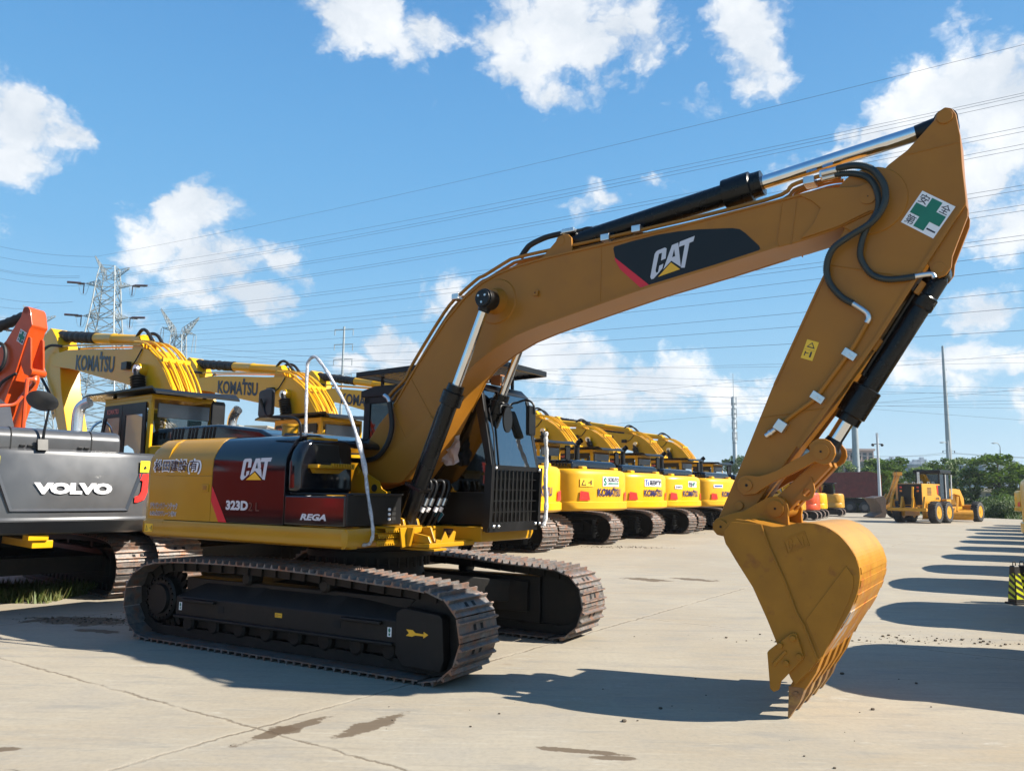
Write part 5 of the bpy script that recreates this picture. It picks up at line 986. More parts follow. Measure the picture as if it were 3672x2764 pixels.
# ------------------------------------------------------------------ dark grey excavator seen from behind, at the left
def make_grey():
    th = R(137); root = empty('excavator', (-5.79+2.75*math.cos(th), 10.5+2.75*math.sin(th), 0), th)
    tag(root, 'dark graphite excavator seen from behind, white lettering on its tail, round mirror above', 'excavator')
    P = lambda mb, name, m, bev=0., **k: mb.build(name, m, root, bevel=bev, **k)
    for s in (-1, 1): make_track(root, s, 0, 1.22, .62)
    c = MB(); c.loft([[(math.cos(k*math.pi/10)*r_, math.sin(k*math.pi/10)*r_, z) for k in range(20)] for r_, z in ((.8,.40),(.75,.6),(.62,.70),(.60,.95))]); c.box(-1.3,1.3,-1.05,1.05,.35,.58); P(c, 'carbody', UNDER)
    c = MB(); c.box(-2.0,1.2,-1.3,1.3,.96,1.10); P(c, 'platform_deck', GREY, .01)
    plan = [(-1.75,-1.33),(-2.30,-1.33),(-2.52,-1.25),(-2.66,-1.02),(-2.72,-.6),(-2.75,0)]; plan = plan+[(x,-y) for x, y in plan[-2::-1]]
    def ring(z, i_): return [(x+(i_ if x < -2.0 else 0), y*(1-i_*.35), z) for x, y in plan]
    c = MB(); c.loft([ring(.975,.22), ring(1.0,.15), ring(1.13,.02), ring(1.15,.0), ring(1.17,0), ring(1.20,.015), ring(2.0,.03), ring(2.05,.05), ring(2.08,.10)]); cw = P(c, 'counterweight', GREY, ang=22)
    def rx(y): 
        y = abs(y); q = [(-p[1], p[0]) for p in plan[:6]][::-1]
        for (ya, xa), (yb, xb) in zip(q, q[1:]):
            if ya <= y <= yb and yb > ya: return xa+(xb-xa)*(y-ya)/(yb-ya)
        return -2.75
    c = MB()                                                        # raised border round the sunk lettering field
    A = [(.86,1.80),(.66,1.27),(-.80,1.27),(-.99,1.80)]; B = [(.80,1.80),(.62,1.315),(-.76,1.315),(-.93,1.80)]
    def sub(p, q, n=6): return [(p[0]+(q[0]-p[0])*i/n, p[1]+(q[1]-p[1])*i/n) for i in range(n)]
    AA = sub(A[0],A[1])+sub(A[1],A[2],8)+sub(A[2],A[3])+[A[3]]; BB_ = sub(B[0],B[1])+sub(B[1],B[2],8)+sub(B[2],B[3])+[B[3]]
    out = [(rx(y)+.018, y, z) for y, z in AA]; mid = [(rx(y)-.012, y, z) for y, z in [((a[0]*.7+b_[0]*.3), (a[1]*.7+b_[1]*.3)) for a, b_ in zip(AA, BB_)]]; inn = [(rx(y)+.018, y, z) for y, z in BB_]
    c.loft([out, mid, inn], caps=False, closed=False); c.build('panel_border', GREY, cw, fix=False)
    m_ = lambda d, y0, z0: (lambda a, b: (rx(y0-a)+.012-d, y0-a, z0+b))
    v, f = text2d('VOLVO', .96, .148, .07); decal('brand_lettering', cw, [(v, f, WHITE, m_(.012, .405, 1.50))])
    for s, yc in ((1, .88), (-1, -1.0)):
        pts = [(.05,.40),(.20,.40),(.20,.16),(.14,.04),(.04,0),(0,.0),(0,.08),(.06,.10),(.09,.16),(.10,.30),(.05,.31)]
        if s > 0: pts = [(.2-a, b) for a, b in pts][::-1]
        decal('reflector', cw, [(pts, [tuple(range(len(pts)))], REFR, m_(.014, yc+.12 if s < 0 else yc+.12, 1.39))])
        decal('warning_label', cw, [(*poly([(0,0),(.15,0),(.15,.16),(0,.16)]), LEM, m_(.014, yc+.07, 1.81)), (*poly([(.05,.05),(.10,.05),(.075,.10)]), INK, m_(.016, yc+.07, 1.81))])
    c = MB(); c.loft([[(x, y*sy, z) for x, z in ((-2.62,2.06),(-2.62,2.24),(-2.57,2.32),(-2.48,2.35),(-1.5,2.36),(-1.42,2.3),(-1.40,2.06))] for y, sy in ((-.66,1),(-.60,1),(1.22,1),(1.25,1))]); hd = P(c, 'engine_hood', GREY, .03)
    c = MB()
    for y in (-.28, .68): c.prism([(-2.626,2.06),(-2.626,2.245),(-2.573,2.328),(-2.48,2.356),(-1.5,2.364),(-1.5,2.355),(-2.475,2.345),(-2.565,2.318),(-2.615,2.24),(-2.615,2.06)], y-.006, y+.006)
    c.build('hood_seam', DARK, hd)
    for y in (.55, .46, -.14, -.22):
        c = MB(); c.box(-2.645,-2.61,y-.03,y+.03,2.10,2.125); c.build('hood_hinge', BLKM, hd, bevel=.004)
    c = MB(); c.tube([(-2.68,.34,2.07),(-2.68,.33,2.30),(-2.70,.30,2.62)], [.022,.018,.013], 8); c.prism([(-2.74,2.06),(-2.64,2.06),(-2.66,2.2),(-2.70,2.2)], .28, .40); mr = P(c, 'mirror_post', BLKM)
    c = MB(); ctr = Vector((-2.74,.40,2.69)); n_ = Vector((.5,-.35,.75)).normalized(); a = n_.cross(Vector((0,0,1))).normalized(); b_ = n_.cross(a)
    c.loft([[ctr+(a*math.cos(k*math.pi/12)+b_*math.sin(k*math.pi/12))*r_+n_*h for k in range(24)] for r_, h in ((.06,-.06),(.16,-.025),(.19,0),(.183,.008))]); c.bar(ctr-n_*.04, (-2.70,.30,2.62), .03); c.build('round_mirror', mat('mirror_shell', (.05,.053,.058), .4), mr)
    c = MB(); c.tube(catmull([(-1.95,-.30,2.3),(-1.95,-.30,2.62),(-1.99,-.33,2.74),(-2.08,-.40,2.80)], 5), .075, 14, caps=False); P(c, 'exhaust_pipe', mat('aluminised_pipe', (.62,.64,.66), .25, metal=.8))
    c = MB()
    c.tube(catmull([(-.5,.75,2.2),(-.5,.74,2.62),(-.5,.66,2.72),(-.5,.3,2.78),(-.5,.12,2.82),(-.5,.02,2.95)], 5), .024, 8); c.tube(catmull([(-.5,-.03,2.2),(-.5,-.02,3.1),(-.45,-.06,3.22),(-.2,-.2,3.2),(.1,-.1,2.95)], 5), .03, 8); P(c, 'guard_rail', ORG)
    c = MB(); c.prism([(-.35,1.1),(-.35,2.9),(1.3,2.9),(1.55,1.9),(1.55,1.1)], .35, 1.3); P(c, 'cab', BLKM, .04)
    c = MB(); c.prism([(-2.74+.2,.90),(-2.3,.90),(-2.3,.97),(-2.74+.2,.97)], .12, .36); c.box(-2.5,-1.2,.05,.30,.80,.90); P(c, 'tow_bracket', KY, .01)
    c = MB(); c.prism([(-.1,1.5),(.2,2.1),(.9,2.9),(1.6,3.1),(5.2,2.1),(5.3,1.9),(5.2,1.8),(1.7,2.5),(1.2,2.3),(.6,1.5)], -.2, .2); P(c, 'boom', GREY, .02)
    c = MB(); c.prism([(5.6,2.7),(5.8,2.5),(5.5,1.8),(4.6,.3),(4.4,.35),(4.9,1.7)], -.17, .17); P(c, 'stick', GREY, .02)
    c = MB(); c.loft([[(4.3,y,.5),(4.6,y,.5),(4.7,y,.2),(4.3,y,.02),(3.7,y,.05),(3.5,y,.3),(3.8,y,.6)] for y in (-.6,.6)]); P(c, 'bucket', GREY, .02)
    return root
make_grey()

# ------------------------------------------------------------------ orange excavator whose arm enters at the left edge
def make_orange():
    swap = {KY: ORG, INK: INK}
    h = R(-12); o = copy_tree(PROTO, None, skip=('boom', 'stick', 'stick_cylinder', 'bucket_cylinder', 'boom_cylinder', 'bucket', 'brand_lettering', 'cab_lettering'), swap=swap)
    lx = 5.75; o.location = (-9.2-lx*math.cos(h), 15.0-lx*math.sin(h), 0); o.rotation_euler.z = h; o.scale = (1, 1, 1)
    for k in ('group',):
        if k in o: del o[k]
    tag(o, 'orange excavator of which only the raised arm shows behind the dark grey machine', 'excavator')
    P = lambda mb, name, bev=0., m=ORG: mb.build(name, m, o, bevel=bev, loc=(lx, 0, 0))
    NF = [(-.30,5.0),(-.259,5.04),(-.174,5.028),(-.125,4.96),(-.05,4.66),(-.105,4.575),(-.222,4.143),(-.323,3.752),(-.493,3.238),(-.642,2.727),(-1.15,1.2),(-1.35,1.2),(-1.42,1.5),(-1.25,2.5),(-1.15,3.3),(-1.02,3.85),(-.852,4.15),(-.624,4.370),(-.429,4.691),(-.335,4.833)]
    c = MB(); c.prism(NF, 0, .40); st = P(c, 'stick', .02)
    for y in (.05, .35):
        c = MB(); c.prism([(-.13,4.45),(-.085,4.42),(-.02,3.85),(.0,3.74),(-.06,3.68),(-.16,3.72),(-.28,3.95)], y-.02, y+.02); c.build('cylinder_bracket', ORG, st, bevel=.006)
    c = MB(); c.cyl((-.22,.0,4.96),(-.22,.40,4.96),.07,n=16); c.cyl((-.05,.02,3.76),(-.05,.38,3.76),.075,n=16); c.build('pin', ORG, st)
    ss = lambda d: (lambda a, b: (a, -d, b))
    q = [Vector((-.303,4.596)), Vector((-.158,4.511)), Vector((-.225,4.269)), Vector((-.371,4.363))]
    def sf(u, v): p = q[0]+(q[1]-q[0])*u+(q[3]-q[0])*v; return (p.x, p.y)
    decal('safety_sign', st, [(*poly([sf(0,0),sf(1,0),sf(1,1),sf(0,1)]), WHITE, ss(.003)), (*poly([sf(.34,.05),sf(.66,.05),sf(.66,.34),sf(.95,.34),sf(.95,.66),sf(.66,.66),sf(.66,.95),sf(.34,.95),sf(.34,.66),sf(.05,.66),sf(.05,.34),sf(.34,.34)]), GRNV, ss(.0045))]+[([sf(u+p*.24, v+.24-r_*.24) for p, r_ in text2d(ch_,1,1,.02)[0]], text2d(ch_,1,1,.02)[1], INK, ss(.0045)) for ch_, u, v in (('\u5b89',.05,.05),('\u5168',.70,.05),('\u7b2c',.05,.70),('\u4e00',.70,.70))])
    b0 = Vector((-.05,.2,3.76)); d = Vector((-.30,0,-1.04)).normalized()
    c = MB(); c.tube([b0, b0+d*.1, b0+d*.12, b0+d*.45, b0+d*.46, b0+d*.52, b0+d*.53, b0+d*1.5], [.06,.09,.105,.105,.12,.12,.105,.105], 18); cy = P(c, 'bucket_cylinder'); c = MB(); c.cyl(b0+d*1.4, b0+d*2.4, .055); c.build('piston_rod', CHROME, cy)
    t0 = Vector((-.22,.2,4.96)); b1 = Vector((-3.2,.2,3.95)); d = (b1-t0).normalized()
    c = MB(); c.tube([t0+d*(.1+1.9*k/36) for k in range(37)], [.10+.010*math.sin(k*2.3) for k in range(37)], 12); c.cyl(t0+d*1.9, b1, .10); P(c, 'stick_cylinder', 0, BELLOW)
    c = MB(); c.prism([(-6.0,1.7),(-5.6,2.5),(-4.6,3.6),(-3.9,3.85),(-.70,4.22),(-.55,4.1),(-.60,3.95),(-3.6,3.35),(-4.5,2.95),(-5.3,1.8),(-5.6,1.6)], .02, .38); P(c, 'boom', .02)
    c = MB(); c.tube(catmull([(-1.0,-.02,4.35),(-.62,-.06,4.28),(-.52,-.07,4.05),(-.62,-.06,3.8),(-.95,-.04,3.65)],5), .035, 8); c.tube(catmull([(-1.2,-.04,2.9),(-.75,-.06,3.25),(-.55,-.06,3.55),(-.28,-.03,3.72)],5), .028, 8); c.tube(catmull([(-.95,-.04,2.6),(-.80,-.05,3.0),(-.62,-.05,2.98),(-.50,-.04,2.6),(-.48,-.03,2.2)],5), .032, 8); P(c, 'stick_hose', 0, RUB)
    c = MB(); c.loft([[(-1.5,y,1.3),(-1.1,y,1.3),(-1.0,y,.9),(-1.2,y,.2),(-1.7,y,.05),(-2.0,y,.4),(-1.8,y,1.0)] for y in (-.4,.8)]); P(c, 'bucket', .02)
    return o
make_orange()

o = copy_tree(PROTO, None, skip=('brand_lettering','cab_lettering'), swap={KY: mat('red_orange_paint', (.42,.035,.012), .38, coat=.1)}); o.scale = (1.1,)*3; o.rotation_euler.z = TH; o.location = (-8.6+3.0*math.cos(TH), 5.2+3.0*math.sin(TH), 0)
if 'group' in o: del o['group']
tag(o, 'red orange excavator beyond the left edge, mirrored in the glossy black panels', 'excavator')

# ------------------------------------------------------------------ the facing row whose tails throw long shadows into the lane
OPP = [(10.02, 15.05), (11.95, 18.25), (14.35, 21.9), (16.75, 25.6), (19.1, 29.5), (21.35, 33.0), (23.65, 36.4), (25.5, 40.4), (28.3, 43.8), (31.0, 47.2), (7.75, 11.35), (5.55, 7.75)]
plastic = None
for i, (x, y) in enumerate(OPP):
    x -= .47 if i == 0 else .12; h = R(-31); o = copy_tree(PROTO, None, skip=('cab', 'exhaust_pipe', 'mirror', 'brand_lettering', 'side_door') if i else ('cab', 'exhaust_pipe', 'mirror', 'brand_lettering'))
    o.scale = (1, 1, 1); o.rotation_euler.z = h; o.location = (x+2.75*math.cos(h), y+2.75*math.sin(h), 0)
    tag(o, 'yellow excavator whose tail just enters at the right edge, above the striped cones' if i == 0 else 'yellow excavator parked in the facing row, only its tail shadow crossing the lane', 'excavator', 'excavators of the facing row')

# ------------------------------------------------------------------ cones
CONEB = mat('cone_rubber', (.012,.012,.013), .5, var=.15); CONEY = mat('cone_yellow', (.62,.66,.02), .4)
for (x, y, a), lb in (((7.80, 12.52, .2), 'black rubber cone with slanting yellow bands, nearer the lane of the two'), ((7.98, 12.62, -.4), 'black rubber cone with yellow bands, at the frame edge behind its twin')):
    o = empty('traffic_cone', (x, y, 0), a); o.scale = (.42,.42,.58); tag(o, lb, 'cone', 'striped cones at the lane edge')
    c = MB(); c.box(-.27,.27,-.27,.27,0,.05); c.build('base', CONEB, o, bevel=.012)
    c = MB(); c.loft([[(r_*.5*sx, r_*.5*sy, z) for sx, sy in ((-1,-1),(1,-1),(1,1),(-1,1))] for r_, z in ((.40,.05),(.22,.98),(.20,1.0))]); b_ = c.build('body', CONEB, o, bevel=.02)
    c = MB(); c.tube([(-.06,0,.98),(-.06,0,1.05),(-.04,0,1.10),(.04,0,1.10),(.06,0,1.05),(.06,0,.98)], .016, 8); c.build('handle', CONEB, o)
    def wv(u, z, f, d=.004):
        w_ = (.40+(.22-.40)*(z-.05)/.93)*.5; n_ = w_+d; p = {0: (u*w_, -n_), 1: (n_, u*w_), 2: (-u*w_, n_), 3: (-n_, -u*w_)}[f]; return (p[0], p[1], z)
    for f in range(4):
        c = MB()
        c.add([wv(u, z, f) for u, z in ((-.85,.14),(.85,.14),(.85,.80),(-.85,.80))], [(0,1,2,3)])
        c.build('reflective_panel', CONEY, b_, fix=False)
        c = MB()
        for k in range(4):
            z = .16+k*.17; c.add([wv(u, zz, f, .007) for u, zz in ((-.85,z+.10),(.85,z-.02+.0),(.85,z+.07),(-.85,z+.18))], [(0,1,2,3)])
        c.build('black_band', CONEB, b_, fix=False)

# ------------------------------------------------------------------ small excavators at the far end
def make_mini():
    root = empty('mini_excavator'); P = lambda mb, name, m, bev=0., **k: mb.build(name, m, root, bevel=bev, **k)
    for s in (-1, 1):
        t = track_mesh(0, .40, 40, False, False)
        t.v = [(x*.50, y+s*.75, z*.68) for x, y, z in t.v]; tr = t.build('track', TRK, root)
        c = MB(); c.box(-.8,.8,s*.75-.12,s*.75+.12,.12,.42)
        for x in (-.85,.85): c.cyl((x,s*.75-.12,.29),(x,s*.75+.15,.29),.22,n=18)
        c.build('track_frame', UNDER, tr, bevel=.02)
    c = MB(); c.box(-.6,.6,-.6,.6,.3,.5); c.tube([(0,0,.5),(0,0,.62)], .4, 18); P(c, 'carbody', UNDER)
    c = MB(); c.loft([[(1.55,y,.18-.08+h_),(1.62+.05*(h_>.2),y,.02+h_),(1.66+.05*(h_>.2),y,.02+h_),(1.60,y,.2+h_)] for y, h_ in ((-.92,0),(.92,0))]); c.prism([(1.48,.04),(1.56,.02),(1.60,.2),(1.58,.42),(1.50,.46),(1.53,.2)], -.93, .93)
    for s in (-1, 1): c.bar((.6,s*.4,.3),(1.52,s*.5,.22),.1)
    P(c, 'dozer_blade', mat('blade_steel', (.30,.31,.32), .5, metal=.4, var=.2), .01)
    pl = [(1.05,-.78),(.2,-.86),(-.6,-.84),(-.95,-.62),(-1.10,-.25)]; pl = pl+[(x,-y) for x, y in pl[::-1]]
    def rg(z, i_): return [(x*(1-i_), y*(1-i_), z) for x, y in pl]
    c = MB(); c.loft([rg(.62,.06), rg(.66,0), rg(.98,0), rg(1.0,.015), rg(1.02,0), rg(1.55,.02), rg(1.66,.06), rg(1.70,.14)]); bd = P(c, 'body', KY, ang=38)
    c = MB(); c.prism([(.25,1.2),(1.0,1.2),(.98,1.8),(.80,2.45),(-.45,2.45),(-.5,1.6),(.0,1.55)], -.1, .80); c.box(-.6,.95,-.15,.86,2.45,2.52); cb = P(c, 'cab', BLKM, .06)
    for y in (-.105, .805):
        c = MB(); c.add([(-.40,y,1.72),(.85,y,1.55),(.75,y,2.36),(-.36,y,2.36)], [(0,1,2,3)]); c.build('side_window', WSHIELD, cb, fix=False)
    c = MB(); c.add([(-.505+.02,.0,1.75),(-.485,.7,1.75),(-.47,.7,2.35),(-.47,.0,2.35)], [(0,1,2,3)]); c.build('rear_window', WSHIELD, cb, fix=False)
    c = MB(); c.prism([(.95,.9),(1.05,1.3),(1.55,2.6),(2.35,3.0),(2.45,2.85),(1.75,2.4),(1.25,1.2),(1.15,.8)], -.38, -.18); c.prism([(2.3,3.02),(2.55,2.95),(2.3,1.6),(2.15,1.6)], -.36, -.2); P(c, 'boom', KY, .02)
    c = MB(); c.loft([[(2.1,y,1.6),(2.4,y,1.6),(2.45,y,1.2),(2.0,y,1.0),(1.8,y,1.3)] for y in (-.55,.0)]); P(c, 'bucket', KY, .02)
    return root
MINI = make_mini(); index_children()
OCH = mat('ochre_mini_paint', (.52,.25,.012), .35, coat=.3)
MINIS = [(25.6, 64.5, 150, OCH, 'ochre small excavator with a black letter badge, beside the maroon tipper'), (21.9, 58.6, 150, KY, 'bright yellow small excavator between the orange and the ochre ones'), (19.4, 53.5, 150, ORG, 'orange small excavator behind the ochre bucket link'), (17.9, 52.0, 150, OCH, 'ochre small excavator mostly hidden by the bucket arm link')]
for i, (x, y, a, pm, lb) in enumerate(MINIS):
    o = MINI if i == 0 else copy_tree(MINI, None, swap={KY: pm} if pm is not KY else None)
    o.location = (x, y, 0); o.rotation_euler.z = R(a); o.scale = (1.05,)*3
    if i == 0: pass
    tag(o, lb, 'mini excavator', 'small excavators at the far end of the yard')
index_children()
for c in CH[MINI.name]:
    if c.type == 'MESH':
        for sl_ in c.material_slots:
            if sl_.material is KY: sl_.link = 'OBJECT'; sl_.material = OCH
        if c.name == 'body':
            decal('badge_lettering', c, [(*poly([(-.55+.26*math.cos(k*.2618)*1.0, .26*math.sin(k*.2618)*.8+1.33) for k in range(24)]), BLKM, lambda a, b: (a, .874, b)), (*text2d('CAT', .38, .2, .05), WHITE, lambda a, b: (-.36-a, .880, 1.23+b))])
            g = MB(); g.tube([(-.7,.3,1.70),(-.7,.3,1.86)], .05, 10); g.build('beacon', AMBER, c)

# ------------------------------------------------------------------ maroon tipper lorry
def make_tipper():
    root = empty('dump_truck', (35.8, 77.5, 0), R(155)); tag(root, 'maroon tipper lorry with ribbed steel body, parked beside the lamp post', 'truck')
    P = lambda mb, name, m, bev=0., **k: mb.build(name, m, root, bevel=bev, **k)
    MAR = mat('maroon_steel', (.115,.022,.020), .6, var=.3, vs=3, col2=(.20,.06,.03), c2=(.55,.75)); TG = mat('rust_orange_steel', (.42,.10,.035), .6, var=.25)
    c = MB(); c.prism([(0,1.45),(0,3.75),(.9,3.95),(8.0,3.7),(8.3,4.1),(8.9,4.1),(8.3,1.45)], -1.25, 1.25); bd = P(c, 'tipping_body', MAR, .02)
    for s in (-1, 1):
        for k in range(7):
            c = MB(); c.box(.35+k*1.15,.50+k*1.15,s*1.25-.04,s*1.25+.06,1.5,3.68); c.build('body_rib', MAR, bd)
        for z in (1.55, 2.3, 3.0, 3.62):
            c = MB(); c.box(.1,8.1,s*1.25-.03,s*1.25+.045,z,z+.11); c.build('body_rail', MAR, bd)
    c = MB(); c.box(-.08,-.01,-1.25,1.25,1.45,3.7)
    for k in range(5): c.box(-.14,-.07,-1.2+k*.58,-1.08+k*.58,1.5,3.65)
    for z in (1.5,2.2,2.9,3.55): c.box(-.13,-.07,-1.25,1.25,z,z+.12)
    tg = c.build('tailgate', TG, bd)
    c = MB(); c.box(.3,10.5,-.45,.45,.9,1.4); P(c, 'chassis', UNDER)
    for x in (1.4, 2.75, 9.3):
        for s in (-1, 1):
            c = MB(); y = s*1.02; c.tube([(x,y-s*.26,.54),(x,y-s*.22,.54),(x,y+s*.2,.54),(x,y+s*.24,.54)], [.42,.54,.54,.46], 28); w_ = P(c, 'wheel', RUB); c = MB(); c.tube([(x,y+s*.2,.54),(x,y+s*.245,.54)], [.30,.28], 20); c.build('rim', GREY, w_)
    c = MB(); c.box(.0,.10,-1.2,1.2,.85,1.05); c.box(.2,.25,-1.25,-.7,.4,1.2); c.box(.2,.25,.7,1.25,.4,1.2); P(c, 'rear_bumper', UNDER, .01)
    c = MB(); c.prism([(8.6,.7),(8.6,3.2),(10.4,3.2),(10.9,2.0),(10.95,.7)], -1.22, 1.22); cb = P(c, 'cab', MAR, .06)
    for s in (-1, 1):
        c = MB(); c.add([(9.1,s*1.225,2.0),(10.5,s*1.225,2.0),(10.2,s*1.225,2.95),(9.1,s*1.225,2.95)], [(0,1,2,3)]); c.build('side_window', WSHIELD, cb, fix=False)
    return root
make_tipper()

# ------------------------------------------------------------------ motor graders
TYRE = mat('grader_tyre', (.028,.027,.026), .75, var=.25, vs=8)
GRY = mat('grader_paint', (.56,.255,.007), .4, coat=.1, var=.1)
def big_wheel(P_, parent, x, y, s, r, w, steer=0.):
    c = MB(); prof = [(-w/2,.60*r),(-w/2,.88*r),(-w*.42,.96*r),(-w*.3,r),(w*.3,r),(w*.42,.96*r),(w/2,.88*r),(w/2,.60*r)]
    c.loft([[(x+q*math.cos(t), y+a, r+q*math.sin(t)) for t in [2*math.pi*k/32 for k in range(32)]] for a, q in prof], caps=False)
    for k in range(22):
        for sg in (-1, 1):
            t = 2*math.pi*(k+.5*(sg > 0))/22; t2 = t+.10
            p0 = (x+r*.99*math.cos(t), y+sg*.02, r+r*.99*math.sin(t)); p1 = (x+r*.96*math.cos(t2), y+sg*w*.48, r+r*.96*math.sin(t2)); c.bar(p0, p1, .06, .06, up=(math.cos(t),0,math.sin(t)))
    wh = c.build('wheel', TYRE, parent)
    c = MB(); c.tube([(x,y-w*.45,r),(x,y+w*.45,r)], r*.6, 24); g = [(x,y+s*w*.46,r),(x,y+s*w*.40,r),(x,y+s*w*.30,r)]; c.tube(g, [.60*r,.52*r,.3*r], 24); c.tube([(x,y+s*w*.3,r),(x,y+s*w*.5,r)], .16*r, 14); c.build('rim', GRY, wh)
    return wh
def make_grader():
    root = empty('motor_grader'); P = lambda mb, name, m, bev=0., **k: mb.build(name, m, root, bevel=bev, **k)
    for x in (-.78, .78):
        for s in (-1, 1): big_wheel(P, root, x, s*1.05, s, .66, .46)
    for s in (-1, 1): big_wheel(P, root, 6.15, s*1.02, s, .66, .42)
    c = MB(); c.box(-1.1,1.1,-.80,-.62,.4,.95); c.box(-1.1,1.1,.62,.80,.4,.95); P(c, 'tandem_case', GRY, .03)
    c = MB(); c.box(-1.75,1.0,-.72,.72,1.05,2.38); en = P(c, 'engine_housing', GRY, .03)
    c = MB(); c.box(-1.80,-1.74,-.70,.70,1.10,2.36); c.build('rear_grille', BLKM, en, bevel=.02)
    for s in (-1, 1):
        c = MB(); c.box(-1.825,-1.80,s*.5-.06,s*.5+.06,2.1,2.2); c.build('tail_lamp', REFR, en); c = MB(); c.box(-1.825,-1.80,s*.5-.06,s*.5+.06,1.88,1.99); c.build('tail_lamp', AMBER, en)
        c = MB(); c.prism([(.55,1.75),(.98,1.6),(.98,2.3),(.55,2.3)], s*.732-.008, s*.732+.008); c.build('dark_panel', BLKM, en)
        c = MB(); c.prism([(.42,2.3),(.56,2.3),(.60,1.75),(.52,1.75)], s*.736-.008, s*.736+.008); c.build('red_stripe', REDV, en)
        for k in range(6): c = MB(); c.box(-1.0+.0,-.4,s*.725-.008,s*.725+.008,1.7+k*.08,1.74+k*.08); c.build('louvre', DARK, en)
        decal('lettering', en, [(*text2d('A719B', .5, .15, .04), INK, (lambda s_: lambda a, b: (.45-s_*(a-.25)*-1*-1 if s_ > 0 else .2+a, s_*.745, 1.42+b))(s))])
    c = MB()
    for x in (-1.3,-.2,.5):
        for y in (-.45,.45): c.tube([(x,y,2.38),(x,y,2.5),(x+.3,y,2.5),(x+.3,y,2.38)], .02, 6)
    c.tube([(-.9,-.2,2.38),(-.9,-.2,3.1)], .07, 12); c.build('exhaust', ZINC, en)
    c = MB()
    for s in (-1, 1): c.prism([(.9,1.05),(1.6,1.05),(1.6,1.45),(.9,1.45)], s*.95-.15, s*.95+.15)
    P(c, 'step_box', GRY, .02)
    cb = MB(); cb.box(.95,2.45,-.72,.72,1.2,1.5); cb.box(.85,2.6,-.82,.82,3.05,3.28)
    for x, y in ((1.0,-.68),(1.0,.68),(2.4,-.68),(2.4,.68),(1.7,-.70),(1.7,.70)): cb.bar((x,y,1.5),(x,y,3.1), .10)
    cb = P(cb, 'cab', BLKM, .03)
    for nm, pts in (('rear_window',[(.97,-.65,1.7),(.97,.65,1.7),(.97,.65,3.0),(.97,-.65,3.0)]),('side_window',[(1.0,-.72,1.5),(2.4,-.72,1.5),(2.4,-.72,3.0),(1.0,-.72,3.0)]),('side_window',[(1.0,.72,1.5),(2.4,.72,1.5),(2.4,.72,3.0),(1.0,.72,3.0)]),('windshield',[(2.45,-.65,1.5),(2.45,.65,1.5),(2.45,.65,3.0),(2.45,-.65,3.0)])):
        c = MB(); c.add(pts, [(0,1,2,3)]); c.build(nm, DGLASS, cb, fix=False)
    c = MB(); c.box(1.3,1.8,-.25,.25,1.5,1.8); c.box(1.2,1.35,-.25,.25,1.75,2.4); c.build('operator_seat', BLKM, cb, bevel=.05)
    c = MB(); c.bar((2.55,-.78,1.45),(2.65,-.78,3.0), .06); c.bar((1.75,-.76,1.5),(1.75,-.76,3.0), .05); c.build('door_frame', mat('pale_frame', (.6,.6,.58), .4), cb)
    c = MB(); c.prism([(2.4,1.3),(2.6,1.75),(4.6,2.15),(5.7,2.1),(6.3,1.5),(6.3,1.0),(5.9,1.0),(5.6,1.7),(4.6,1.8),(2.9,1.35)], -.18, .18); P(c, 'front_frame', GRY, .03)
    c = MB(); c.box(5.95,6.35,-.85,.85,.5,.8); c.box(6.3,6.9,-.7,.7,.6,1.1); P(c, 'front_axle', GRY, .03)
    c = MB(); c.bar((2.6,-.5,.75),(5.9,-.1,.9), .18); c.bar((2.6,.5,.75),(5.9,.1,.9), .18); c.tube([(3.3,0,.75),(3.3,0,.9)], .65, 28); c.bar((3.0,-.9,.7),(4.2,-.55,1.6),.12); c.bar((3.0,.9,.7),(4.2,.55,1.6),.12); P(c, 'drawbar', GRY, .02)
    c = MB(); bl = [(3.2+.28*math.sin(t)*-1+.0, .45+.34*math.cos(t)) for t in [R(x) for x in range(20, 161, 20)]]; c.prism(bl+[(p[0]-.03, p[1]) for p in bl[::-1]], -1.5, 1.5); o_ = P(c, 'mouldboard', GRY, 0); o_.rotation_euler.z = R(35); o_.location = (.9, -1.9, 0)
    c = MB(); c.box(-2.35,-2.15,-1.15,1.15,.72,.92); c.box(-2.2,-1.7,-.5,-.3,.7,.95); c.box(-2.2,-1.7,.3,.5,.7,.95); rp = P(c, 'ripper_beam', GRY, .02)
    for y in (-.95,-.3,.35,.95):
        c = MB(); c.prism([(-2.30,.92),(-2.15,.92),(-1.95,1.55),(-2.05,1.6)], y-.06, y+.06); c.prism([(-2.05,1.6),(-1.95,1.55),(-1.75,1.0),(-1.80,.95)], y-.05, y+.05); c.build('ripper_arm', GRY, rp, bevel=.01)
    c = MB(); c.prism([(-2.2,1.5),(-2.1,1.5),(-1.95,2.15),(-2.1,2.2)], -.35,-.25); c.build('ripper_shank', GRY, rp, bevel=.01)
    return root
G1 = make_grader(); G1.location = (26.2, 51.0, 0); G1.rotation_euler.z = R(41); G1.scale = (1.02,)*3
tag(G1, 'yellow motor grader with black rear grille and rear ripper, standing in the lane', 'grader')
